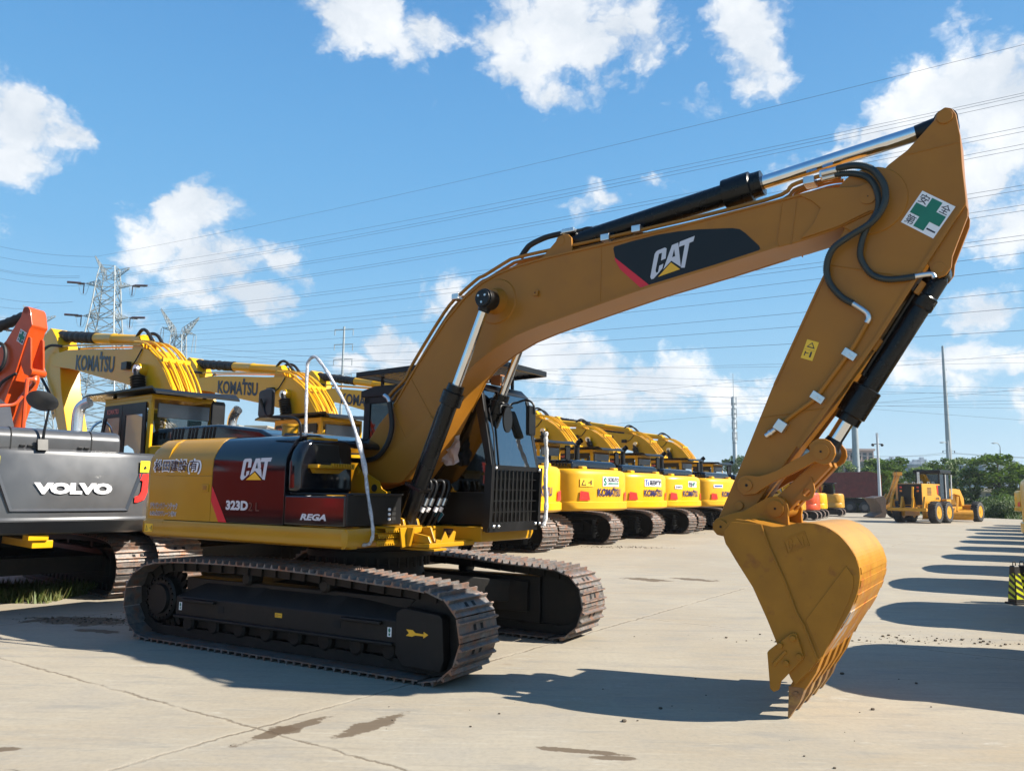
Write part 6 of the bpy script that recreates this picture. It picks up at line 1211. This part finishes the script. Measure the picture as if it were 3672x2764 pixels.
def make_loader():
    root = empty('wheel_loader', (30.6, 60.5, 0), R(176)); root.scale = (.82,)*3; tag(root, 'weathered yellow wheel loader with a dark bucket, behind the motor grader', 'loader')
    P = lambda mb, name, m, bev=0., **k: mb.build(name, m, root, bevel=bev, **k)
    LY = mat('faded_yellow', (.58,.25,.02), .5, var=.15, col2=(.32,.16,.05), c2=(.55,.75))
    for x in (-1.6, 1.6):
        for s in (-1, 1): big_wheel(P, root, x, s*.95, s, .70, .5)
    c = MB(); c.box(-3.2,-.2,-.75,.75,.9,2.5); en = P(c, 'engine_housing', LY, .06)
    c = MB(); c.box(-.1,1.5,-.72,.72,.9,3.1); cb = P(c, 'cab', LY, .05)
    for s in (-1, 1): decal('lettering', cb, [(*text2d('DPA', .75, .22, .04), INK, (lambda s_: lambda a, b: (.7-s_*(a-.37)*-1*(1 if s_ < 0 else -1)*(-1 if s_ < 0 else 1) if False else .7-s_*(a-.37), s_*.727, 2.0+b))(s)), (*poly([(0,0),(.4,0),(.4,.2),(0,.2)]), WHITE, (lambda s_: lambda a, b: (.7-s_*(a-.2), s_*.727, 1.4+b))(s))])
    c = MB(); c.box(1.5,2.2,-.5,.5,.7,1.4); P(c, 'front_frame', LY, .04)
    for s in (-1, 1):
        c = MB(); c.prism([(1.3,1.3),(1.5,1.75),(2.4,1.55),(3.4,.75),(3.3,.55),(2.3,1.2)], s*.55-.08, s*.55+.08); P(c, 'lift_arm', LY, .02)
        c = MB(); c.bar((2.5,s*.3,1.3),(1.5,s*.3,4.1),.22); c.bar((2.5,s*.3,2.2),(3.3,s*.3,1.0),.12); c.box(1.3,1.75,s*.3-.2,s*.3+.2,3.9,4.2); P(c, 'tilt_link', LY)
    c = MB(); c.loft([[(3.2,y,.4),(3.2,y,1.7),(3.35,y,2.0),(4.2,y,1.8),(3.7,y,1.1),(3.6,y,.5),(4.3,y,.15),(4.3,y,.05),(3.3,y,.08)] for y in (-1.35,1.35)]); P(c, 'bucket', mat('dark_bucket_steel', (.10,.065,.045), .6, var=.3), .02)
    return root
make_loader()

# ------------------------------------------------------------------ posts and masts
WHT = mat('pale_post', (.45,.48,.50), .45, var=.06)
def post(name, x, y, h, r0, r1, m, lb, cat, extra=None, grp=None):
    o = empty(name, (x, y, 0)); tag(o, lb, cat, grp); c = MB(); c.tube([(0,0,0),(0,0,h*.5),(0,0,h)], [r0,(r0+r1)/2,r1], 16); p_ = c.build('post', m, o)
    if extra: extra(o, p_)
    return o
def lamp_heads(o, p_):
    for s in (-1, 1):
        c = MB(); c.cyl((0,0,6.3),(s*.35,0,6.3),.035,n=8); c.sphere((s*.42,0,6.22),.14,10,6); c.build('lamp_head', BLKM, o)
    c = MB(); c.box(-.08,.08,-.08,.08,6.9,7.3); c.build('camera_box', WHT, o)
post('lamp_post', 33.2, 72.0, 7.2, .15, .09, WHT, 'white lamp post with two round camera heads, beside the maroon tipper', 'lamp post', lamp_heads)
def one_head(o, p_):
    c = MB(); c.tube(catmull([(0,0,7.8),(0,0,8.3),(-.3,0,8.7),(-.7,0,8.75)],4), .05, 8); c.sphere((-.8,0,8.7),.18,8,5,sc=(1.6,.8,.5)); c.build('lamp_head', GALV, o)
post('lamp_post', 57.2, 104.0, 9.0, .13, .08, WHT, 'thin pale lamp post rising behind the grader cab', 'lamp post', one_head)
post('lamp_post', 64.0, 104.0, 7.8, .11, .07, GALV, 'curved arm street lamp right of the tall steel pole', 'lamp post', one_head)
def arms(h, zs, w=1.0):
    def f(o, p_):
        for z in zs:
            c = MB(); c.bar((-w,0,z),(w,0,z), .10); c.tube([(0,0,z-.3),(0,0,z+.3)], .62, 14); c.build('cross_arm', GALV, o)
            for s in (-1, 1): c = MB(); c.tube([(s*w,0,z-.5),(s*w,0,z)], .10, 8); c.build('insulator', BLKM, o)
        c = MB()
        for k in range(int(h/3)-1): c.box(.5,.62,-.02,.02,2+k*3.0,2.4+k*3.0)
        c.build('climbing_step', GALV, o)
    return f
post('transmission_pole', 104.6, 190, 38.0, .75, .28, GALV, 'tall tapered steel power pole rising right of the bucket cylinder', 'power pole', arms(38, (12.6, 10.4), 1.4))
post('transmission_pole', 65.0, 150, 24.5, .72, .45, GALV, 'thick grey steel power pole partly hidden by the stick', 'power pole', arms(24, (9.2, 6.8), .9))
def cell(o, p_):
    c = MB()
    for k in range(9): c.tube([(0,0,12.5+k*1.05),(0,0,12.6+k*1.05)], .55, 12)
    c.build('platform_ring', GALV, o)
    for k in range(12):
        a = k*2.1; z = 13+(k//3)*2.5; c = MB(); c.bar((.55*math.cos(a),.55*math.sin(a),z),(.55*math.cos(a),.55*math.sin(a),z+1.9), .26, .16); c.build('antenna_panel', WHT, o)
    c = MB(); c.tube([(0,0,22),(0,0,27.5)], .05, 6); c.build('lightning_rod', GALV, o)
post('cell_tower', 47.8, 170, 22.5, .55, .32, WHT, 'slim white cell mast crowded with antennas, left of the stick', 'cell tower', cell)

# ------------------------------------------------------------------ lattice pylons and the wires
LAT = mat('lattice_steel', (.24,.27,.28), .55, metal=.2, var=.1, vs=.5)
INS = mat('brown_insulator', (.045,.018,.02), .3, coat=.4)
def lattice(mb, lv, r=.10, cen=(0, 0), kx=1.):
    """square lattice mast through levels (z, half width)"""
    cx, cy = cen
    def cor(z, w): return [Vector((cx+sx*w*kx, cy+sy*w, z)) for sx, sy in ((-1,-1),(1,-1),(1,1),(-1,1))]
    for (z0, w0), (z1, w1) in zip(lv, lv[1:]):
        a, b_ = cor(z0, w0), cor(z1, w1)
        for k in range(4):
            j = (k+1) % 4
            mb.bar(a[k], b_[k], r*1.5); mb.bar(a[k], b_[j], r); mb.bar(a[j], b_[k], r); mb.bar(b_[k], b_[j], r)
def arm(mb, base, tip, w, h, r=.09, n=4):
    base, tip = Vector(base), Vector(tip); d = tip-base
    pts = [[base+d*(k/n)+Vector((0, sy*w*(1-k/n*.85), sz*h*(1-k/n*.9))) for sy, sz in ((-1,-.5),(1,-.5),(0,.5))] for k in range(n+1)]
    for k in range(n):
        for i in range(3):
            mb.bar(pts[k][i], pts[k+1][i], r); mb.bar(pts[k][i], pts[k+1][(i+1) % 3], r*.8); mb.bar(pts[k][i], pts[k][(i+1) % 3], r*.8)
def pylon(x, y, h, rz, lb, lvl, big=True):
    o = empty('pylon', (x, y, 0), rz); tag(o, lb, 'pylon')
    n = 15; lv = []
    for k in range(n+1):
        z = h*.86*k/n; w = 5.0*(1-k/n)**1.25+1.75; lv.append((z, w))
    c = MB(); lattice(c, lv, .13); lattice(c, [(h*.86,1.75),(h*.91,1.6),(h*.955,1.3)], .09); c.build('mast', LAT, o)
    for s, tip in ((-1, (-2.8, 0, h)), (1, (3.6, 0, h*.955))):
        c = MB(); arm(c, (s*.6,0,h*.92), tip, 1.0, 1.6); c.build('peak_arm', LAT, o)
    for z in lvl:
        for s in (-1, 1):
            c = MB(); arm(c, (s*1.6,0,z), (s*4.0,0,z-.2), 1.2, 1.3); c.build('cross_arm', LAT, o)
            tp = Vector((s*4.0,0,z-.2))
            for yy, dx in ((-1, s*2.4), (1, s*1.2)):
                c = MB(); c.tube([tp, tp+Vector((dx*.35, yy*.2, 0)), tp+Vector((dx*.36, yy*.2, 0)), tp+Vector((dx*1.35, yy*.5, 0))], [.04,.04,.22,.22], 8); c.build('insulator', INS, o)
            c = MB(); c.tube([tp+Vector((s*.4,0,-.1)), tp+Vector((s*.4,0,-2.0))], .10, 8); c.build('insulator', INS, o)
            c = MB(); c.tube(catmull([tp+Vector((s*1.2,-.4,-.2)), tp+Vector((s*.9,-.2,-1.8)), tp+Vector((s*.4,0,-2.2)), tp+Vector((s*.0,.3,-1.9)), tp+Vector((-s*.3,.5,-.3))], 4), .03, 5); c.build('jumper_wire', LAT, o)
    return o
pylon(-77.9, 149, 45.5, R(8), 'tall grey lattice pylon above the yellow booms at the left', (40.2, 33.9, 27.6, 21.5))
pylon(-104.5, 171, 40.5, R(20), 'lattice pylon half hidden behind the orange arm', (35.0, 29.0, 23.0))
def ypylon():
    o = empty('pylon', (-71.0, 166, 0), 0); tag(o, 'pale lattice pylon with a wide Y shaped head, between the two lettered booms', 'pylon')
    c = MB(); lattice(c, [(33.5*k/14, 2.9*(1-k/14)**1.2+1.15) for k in range(15)], .12); c.build('mast', LAT, o)
    for s, tip in ((-1, (-4.1,0,39.2)), (1, (4.1,0,37.4))):
        c = MB(); arm(c, (s*.7,0,34.0), tip, 1.2, 2.2, .12, 6); c.build('head_arm', LAT, o)
        c = MB(); arm(c, (s*1.2,0,34.6), (s*3.6,0,35.2 if s < 0 else 33.6), .7, .8, .10, 3); c.build('cross_arm', LAT, o)
        for dx in (-.25,.25):
            c = MB(); c.tube([(s*3.5+dx,0,35.0 if s < 0 else 33.5),(s*3.5+dx*1.6-.2,0,31.2 if s < 0 else 29.9)], .07, 6); c.build('insulator', GALV, o)
ypylon()
o = empty('lattice_pole', (-38.9, 180, 0)); tag(o, 'slender power pole with three short cross arms, behind the foil wrapped rail', 'power pole')
c = MB(); c.tube([(0,0,0),(0,0,38.8)], [.45,.22], 10); c.build('post', GALV, o)
for z in (38, 34.5, 31, 27.5):
    c = MB(); c.bar((-2.2,0,z),(2.2,0,z+.2), .18)
    for s in (-1, 1): c.tube([(s*2.1,0,z),(s*2.1,0,z-1.3)], .10, 6)
    c.build('cross_arm', GALV, o)
WIRE = mat('wire_metal', (.07,.085,.10), .5, metal=.3, var=0)
WIRES = [(-80.8,149.0,45.5,44.6,62.0,39.8), (-76.7,149.0,43.0,44.2,62.0,35.4), (-77.1,149.0,41.7,44.2,62.0,35.2), (-76.9,149.0,41.4,44.2,62.0,34.8), (-73.4,149.0,39.6,44.0,62.0,32.4), (-73.2,149.0,39.3,44.0,62.0,32.0), (-76.0,149.0,36.7,43.9,62.0,30.9), (-75.8,149.0,36.4,43.8,62.0,30.5), (-73.9,149.0,34.4,43.6,62.0,27.3), (-73.7,149.0,34.0,43.6,62.0,26.9), (-73.5,149.0,32.5,43.5,62.0,25.6), (-73.3,149.0,31.8,43.4,62.0,25.1), (-72.3,149.0,30.3,43.3,62.0,23.0), (-72.1,149.0,29.6,43.2,62.0,22.6), (-65.8,149.0,29.0,43.2,62.0,21.5), (-65.2,149.0,27.9,43.1,62.0,20.2), (-59.3,149.0,27.1,42.9,62.0,18.3), (-59.0,149.0,26.1,42.8,62.0,16.9), (-63.4,149.0,25.4,42.7,62.0,15.0)]
FARW = [(-70.1,166.0,28.3,100.2,150.0,22.3), (-70.0,166.0,27.1,100.1,150.0,20.9), (-67.0,166.0,25.9,100.6,150.0,27.4), (-66.9,166.0,25.0,100.7,150.0,28.5), (-37.3,166.0,20.0,100.2,150.0,22.0), (-37.2,166.0,19.1,100.0,150.0,20.1), (-37.2,166.0,18.3,100.0,150.0,19.5), (-37.1,166.0,16.3,100.7,150.0,29.5), (3.9,166.0,14.5,100.2,150.0,22.5), (-66.7,166.0,22.4,99.9,150.0,18.5), (35.9,166.0,8.2,99.2,150.0,9.2), (35.9,166.0,7.5,99.2,150.0,8.6), (-70.8,166.0,30.1,99.7,150.0,16.1), (-70.9,166.0,31.3,8.7,150.0,24.5)]
LEFTW = [(-117.3,170.0,54.6,-80.8,149.0,45.5), (-117.0,170.0,52.1,-77.6,149.0,43.3), (-116.8,170.0,49.4,-83.6,149.0,41.6), (-116.7,170.0,49.1,-83.6,149.0,41.3), (-116.6,170.0,47.3,-81.0,149.0,39.7), (-116.1,170.0,42.8,-84.5,149.0,36.5), (-115.9,170.0,41.1,-90.8,149.0,35.4), (-115.7,170.0,38.6,-90.1,149.0,33.6)]
def wire(a, b, sag, r, lb, grp):
    a, b = Vector(a), Vector(b); pts = [a.lerp(b, k/16)-Vector((0, 0, 4*sag*(k/16)*(1-k/16))) for k in range(17)]
    c = MB(); c.tube(pts, r, 4, caps=False); o = c.build('power_line', WIRE); tag(o, lb, 'power line', grp)
for i, w_ in enumerate(WIRES): wire(w_[:3], w_[3:], 1.1, .017, 'thin dark power line rising from the tall pylon across the sky over the boom', 'lines over the boom')
for i, w_ in enumerate(FARW): wire(w_[:3], w_[3:], .4, .021, 'thin dark power line crossing low in the sky behind the boom and stick', 'low lines behind the boom')
for i, w_ in enumerate(LEFTW): wire(w_[:3], w_[3:], .8, .024, 'faint power line leaving the tall pylon toward the left edge', 'lines leaving left of the pylon')
for z in (12.6, 10.4):
    for y0 in (-1.4, 1.4):
        wire((65.0+y0*.6, 150, 9.2 if z > 11 else 6.8), (104.6+y0, 190, z-.5), .5, .035, 'thin line strung between the two steel poles above the tipper', 'lines between the steel poles')
        wire((104.6+y0, 190, z-.5), (165, 195, z-.8), .8, .035, 'thin line leaving the tall steel pole toward the right edge', 'lines right of the steel pole')

# ------------------------------------------------------------------ vegetation
def leaf_mat(name, a, b):
    ma = bpy.data.materials.new(name); ma.use_nodes = True; nt = ma.node_tree; N = nt.nodes; L = nt.links; p = N['Principled BSDF']; p.inputs['Roughness'].default_value = .55
    g = N.new('ShaderNodeNewGeometry'); mx = N.new('ShaderNodeMix'); mx.data_type = 'RGBA'; mx.inputs[6].default_value = (*a, 1); mx.inputs[7].default_value = (*b, 1)
    L.new(g.outputs['Random Per Island'], mx.inputs[0]); L.new(mx.outputs[2], p.inputs['Base Color'])
    t = N.new('ShaderNodeBsdfTranslucent'); L.new(mx.outputs[2], t.inputs[0]); ad = N.new('ShaderNodeMixShader'); ad.inputs[0].default_value = .3; L.new(p.outputs[0], ad.inputs[1]); L.new(t.outputs[0], ad.inputs[2]); L.new(ad.outputs[0], N['Material Output'].inputs[0]); return ma
LEAFA = leaf_mat('tree_leaves', (.045,.095,.010), (.14,.22,.025)); LEAFB = leaf_mat('shrub_leaves', (.04,.08,.012), (.11,.17,.03)); DRY = leaf_mat('dry_grass', (.16,.15,.05), (.10,.15,.03)); GRS = leaf_mat('grass_blades', (.07,.13,.02), (.17,.22,.06))
BARK = mat('bark', (.06,.045,.03), .9)
def crown_mesh(n, h, w, z0, rnd, leaf=.16):
    mb = MB(); cl = []
    for k in range(60):
        t = rnd.random(); z = z0+(h-z0)*(t**.8); rr = w*.5*math.sin(math.pi*min(1, .12+.86*(1-t)**.75))*rnd.uniform(.35, 1.05); a = rnd.uniform(0, 6.283)
        cl.append((rr*math.cos(a), rr*math.sin(a), z, rnd.uniform(.3,.6)*w*.30))
    for k in range(n):
        cx, cy, cz, cr_ = rnd.choice(cl); d = Vector((rnd.gauss(0,1), rnd.gauss(0,1), rnd.gauss(0,.8))); d = d.normalized()*cr_*rnd.random()**.4
        c = Vector((cx, cy, cz))+d; u = Vector((rnd.gauss(0,1), rnd.gauss(0,1), rnd.gauss(0,1))).normalized(); v = u.orthogonal().normalized(); s_ = leaf*rnd.uniform(.6,1.3)
        mb.add([c-u*s_*.5, c+v*s_*.32, c+u*s_*.5, c-v*s_*.32], [(0,1,2,3)])
    return mb
rnd = random.Random(3)
def tree_proto(seed):
    r_ = random.Random(seed); o = empty('tree')
    c = MB(); c.tube([(0,0,-.02),(.03,0,1.5),(.0,.05,3.0),(0,0,4.6)], [.11,.09,.06,.02], 8)
    for k in range(5):
        a = k*1.3+seed; z = 1.5+k*.5; c.tube([(0,0,z),(.5*math.cos(a),.5*math.sin(a),z+.6),(.85*math.cos(a),.85*math.sin(a),z+1.0)], [.045,.03,.012], 6)
    c.build('trunk', BARK, o); crown_mesh(5000, 5.2, 2.7, .7, r_, .19).build('crown', LEAFA, o, fix=False); return o
TP = [tree_proto(k) for k in (1, 2, 3)]
index_children()
TREES = [(35.6,86,5.3,.9,'slim tree rising behind the tipper body, just right of the bucket link pin'),(38.4,84,5.3,1.0,'tree between the tipper and the lamp post'),(36.6,79,4.1,1.0,'lower leafy tree right behind the white lamp post'),(40.0,84,5.4,1.25,'broad tree right of the white lamp post'),(42.0,82,4.5,1.1,'tree behind the raised loader arm'),(44.3,86,4.6,1.1,'tree left of the grader exhaust'),(47.5,88,5.6,1.0,'tree whose top shows over the grader cab'),(47.4,84,5.5,1.0,'tree right of the grader cab and the tall steel pole'),(46.0,80,4.4,1.1,'bushy tree behind the grader front frame'),(49.3,80,4.0,1.0,'low tree beside the large one right of the grader'),(47.6,78,5.6,1.45,'largest broad tree right of the grader'),(51.0,80,5.0,1.05,'tree left of the yellow tail at the right edge'),(52.5,78,5.2,1.1,'tree touching the right edge of the frame'),(33.2,90,4.7,.9,'tree seen between the bucket arm and the blue hall'),(49.0,170,9.5,1.2,'distant tree beside the foot of the cell mast')]
for i, (x, y, h, w_, lb) in enumerate(TREES):
    o = TP[i] if i < 3 else copy_tree(TP[i % 3]); o.location = (x, y, 0); o.rotation_euler.z = i*1.7; k = h/5.15; o.scale = (k*w_*1.2, k*w_*1.2, k)
    tag(o, lb, 'tree', 'trees along the yard edge')
def shrub_proto(seed, m, h=1.5, w=2.6):
    r_ = random.Random(seed); mb = MB()
    for k in range(1500):
        a = r_.uniform(0,6.283); q = math.sqrt(r_.random())*w/2; z = r_.random()**.7*h*(1-(q/(w/2))**2*.55); c = Vector((q*math.cos(a), q*math.sin(a), max(.03, z))); u = Vector((r_.gauss(0,.6), r_.gauss(0,.6), 1)).normalized(); v = u.orthogonal().normalized(); s_ = r_.uniform(.10,.24)
        mb.add([c-u*s_*.5, c+v*s_*.28, c+u*s_*.5, c-v*s_*.28], [(0,1,2,3)])
    return mb.build('shrub', m, fix=False)
SP = [shrub_proto(11, LEAFB), shrub_proto(12, DRY, 1.1), shrub_proto(13, LEAFB, 1.7)]
k = 0
for i in range(26):
    t = i/25; x = 39.8+t*10+rnd.uniform(-.8,.8); y = 64.5-t*6+rnd.uniform(0,1)*(8 if i % 2 else 3)
    src = SP[1 if (i % 3 == 0 and y < 64) else (2 if y > 66 else 0)]; o = src if k < 3 and src in SP[k:k+1] else None
    o = src.copy(); COL.objects.link(o); o.location = (x, y, -.03); o.rotation_euler.z = rnd.uniform(0,6); s_ = rnd.uniform(.75,1.25); o.scale = (s_, s_, s_)
    tag(o, 'leafy shrub in the rough strip beyond the grader', 'shrub', 'shrubs along the yard edge')
for i in range(7):
    o = SP[0].copy(); COL.objects.link(o); o.location = (34.6+rnd.uniform(-1.2,1.4), 80.5+i*.5, -.03); o.rotation_euler.z = i; s_ = rnd.uniform(.8,1.2); o.scale = (s_,)*3
    tag(o, 'green shrub in the weeds beside the tipper tail', 'shrub', 'weeds beside the tipper')
for i in range(3): bpy.data.objects.remove(SP[i])
def grass(name, box, n, h, m, lb):
    mb = MB(); r_ = random.Random(n)
    for k in range(n):
        x, y = r_.uniform(box[0], box[1]), r_.uniform(box[2], box[3]); a = r_.uniform(0,6.283); hh = h*r_.uniform(.4,1.3); l = hh*.5; w_ = .012+.02*h
        mb.add([(x-w_*math.sin(a), y+w_*math.cos(a), 0), (x+w_*math.sin(a), y-w_*math.cos(a), 0), (x+l*math.cos(a), y+l*math.sin(a), hh)], [(0,1,2)])
    o = mb.build(name, m, fix=False); tag(o, lb, 'grass', kind='stuff'); return o
grass('grass', (-8.6, -6.35, 11.2, 12.9), 2600, .16, DRY, 'dry grass sprouting under the dark grey excavator')
grass('grass', (39, 60, 60, 72), 9000, .55, GRS, 'tall grass along the far edge of the concrete')
# loose soil crumbs dropped from the tracks
def crumbs(cx, cy, rx_, ry_, n, lb, seed):
    r_ = random.Random(seed); mb = MB()
    for k in range(n):
        x, y = cx+r_.gauss(0,.45)*rx_, cy+r_.gauss(0,.45)*ry_; s_ = r_.uniform(.003,.010)*r_.choice((1,1,1,2.2)); mb.sphere((x, y, s_*.4), s_, 6, 4, sc=(1, r_.uniform(.6,1), .6))
    o = mb.build('debris', mat('dark_soil', (.085,.065,.045), .95, var=.4), fix=False); tag(o, lb, 'debris', kind='stuff')
crumbs(-4.95, 9.9, 1.0, .35, 260, 'dark soil crumbs beside the near track', 5)
crumbs(3.4, 24.2, 1.6, .5, 320, 'dark soil heap in front of the yellow row', 6)
crumbs(4.9, 9.3, 2.6, .35, 200, 'soil crumbs scattered in the tail shadows', 8)
crumbs(1.2, 6.0, 3.5, 1.6, 34, 'small stones scattered on the concrete', 9)
crumbs(7.5, 33.2, .6, .2, 60, 'soil clods by the farther tracks', 10)

# ------------------------------------------------------------------ buildings
def wall_mat(name, col, wcol, sx, sz, fr=(.55, .6), haze=None):
    ma = bpy.data.materials.new(name); ma.use_nodes = True; nt = ma.node_tree; N = nt.nodes; L = nt.links; p = N['Principled BSDF']; p.inputs['Roughness'].default_value = .6
    tc = N.new('ShaderNodeTexCoord'); sp = N.new('ShaderNodeSeparateXYZ'); L.new(tc.outputs['Object'], sp.inputs[0])
    def m(op, a, b=None):
        n = N.new('ShaderNodeMath'); n.operation = op
        for i, x in enumerate((a, b)):
            if x is None: continue
            if hasattr(x, 'is_output'): L.new(x, n.inputs[i])
            else: n.inputs[i].default_value = x
        return n.outputs[0]
    h = m('ADD', sp.outputs[0], sp.outputs[1]); u = m('LESS_THAN', m('FRACT', m('DIVIDE', h, sx)), fr[0]); v = m('LESS_THAN', m('FRACT', m('DIVIDE', sp.outputs[2], sz)), fr[1])
    f = m('MULTIPLY', u, v); mx = N.new('ShaderNodeMix'); mx.data_type = 'RGBA'; mx.inputs[6].default_value = (*col, 1); mx.inputs[7].default_value = (*wcol, 1); L.new(f, mx.inputs[0]); L.new(mx.outputs[2], p.inputs['Base Color']); return ma
PINK = mat('pinkish_render', (.33,.26,.24), .8, var=.06, vs=.5); BEI = mat('beige_render', (.33,.29,.22), .8, var=.06, vs=.5); BLUE = mat('blue_cladding', (.07,.12,.15), .55, var=.08, vs=.3)
WIN = mat('dark_window', (.03,.04,.05), .15, coat=.4); HIR = wall_mat('hazed_tower_facade', (.17,.23,.29), (.10,.15,.21), 7, 3.2); HIR2 = wall_mat('hazed_tower_facade_pale', (.21,.26,.31), (.12,.17,.23), 5, 3.2, (.4,.6)); GLB = wall_mat('glass_office', (.06,.14,.19), (.04,.10,.145), 2.0, 3.6, (.85,.75))  # tower blues: the fade of distance haze is put into the base colour
def building(x0, x1, y, dep, h, m, lb, wins=None, roof=None, rz=0.):
    o = empty('building', ((x0+x1)/2, y, 0), rz); tag(o, lb, 'building'); w_ = (x1-x0)/2
    c = MB(); c.box(-w_, w_, 0, dep, -.03, h); wl = c.build('wall', m, o)
    c = MB(); c.box(-w_-.25, w_+.25, -.25, dep+.25, h, h+.45); c.build('roof', roof or m, o)
    if wins:
        nx, nz, ww, wh, z0 = wins
        for i in range(nx):
            for j in range(nz):
                xx = -w_+2*w_*(i+.5)/nx; zz = z0+(h-z0)*(j+.25)/nz
                c = MB(); c.box(xx-ww/2, xx+ww/2, -.04, .05, zz, zz+wh); fr = c.build('window', WIN, wl); c = MB(); c.box(xx-ww/2-.1, xx+ww/2+.1, -.12, 0, zz-.12, zz-.01); c.build('sill', m, fr)
    return o
building(55.5, 62.2, 150, 30, 11.0, BLUE, 'blue clad hall behind the ochre stick and bucket link')
building(69.8, 77.5, 170, 14, 11.2, PINK, 'pinkish office block with rows of windows, beside the thick steel pole', (6, 4, .8, 1.5, .8))
building(91.0, 98.0, 212, 14, 11.3, BEI, 'beige block with a rooftop frame, right of the thick steel pole', (6, 3, .9, 1.6, 1), PINK)
building(73.0, 78.5, 160, 12, 8.2, BEI, 'low beige building with arched windows behind the white lamp post', (5, 2, .7, 1.4, 1.5))
building(54.2, 57.0, 92, 5, 2.3, BEI, 'small yellowish shed behind the shrubs right of the grader', (2, 1, .6, .8, 1.0))
building(146, 178, 300, 26, 13.2, GLB, 'long low blue glass office behind the trees', None, GLB)
building(-82, -76.5, 222, 12, 18.6, BEI, 'beige flat roofed building left of the bent chrome exhaust', (4, 5, .8, 1.4, 1), BEI)
building(-74.5, -68.5, 222, 12, 18.5, PINK, 'beige flat roofed building right of the bent chrome exhaust', (5, 5, .8, 1.4, 1), BEI)
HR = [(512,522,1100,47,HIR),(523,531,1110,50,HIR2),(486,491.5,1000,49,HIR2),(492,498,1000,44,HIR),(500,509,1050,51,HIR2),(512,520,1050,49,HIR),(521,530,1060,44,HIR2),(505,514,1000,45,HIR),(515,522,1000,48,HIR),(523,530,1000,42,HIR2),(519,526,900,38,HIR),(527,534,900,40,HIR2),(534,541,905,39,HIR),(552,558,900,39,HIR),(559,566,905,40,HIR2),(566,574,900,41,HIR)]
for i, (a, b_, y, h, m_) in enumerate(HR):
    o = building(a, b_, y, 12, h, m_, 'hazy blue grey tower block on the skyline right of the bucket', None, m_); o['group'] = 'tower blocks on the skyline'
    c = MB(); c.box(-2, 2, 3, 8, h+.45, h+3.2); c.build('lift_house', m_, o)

# ------------------------------------------------------------------ air
hz_ = bpy.data.materials.new('air'); hz_.use_nodes = True; N = hz_.node_tree.nodes; N.clear(); ho_ = N.new('ShaderNodeOutputMaterial'); pv_ = N.new('ShaderNodeVolumePrincipled')
pv_.inputs['Color'].default_value = (.80, .90, 1, 1); pv_.inputs['Density'].default_value = .00028; pv_.inputs['Anisotropy'].default_value = .2; hz_.node_tree.links.new(pv_.outputs[0], ho_.inputs['Volume'])
hz_.cycles.homogeneous_volume = True
c = MB(); c.box(-430, 730, -90, 1430, -1.03, 62); o = c.build('haze', hz_); tag(o, 'thin pale haze over the yard and the distant skyline', 'haze', kind='stuff')
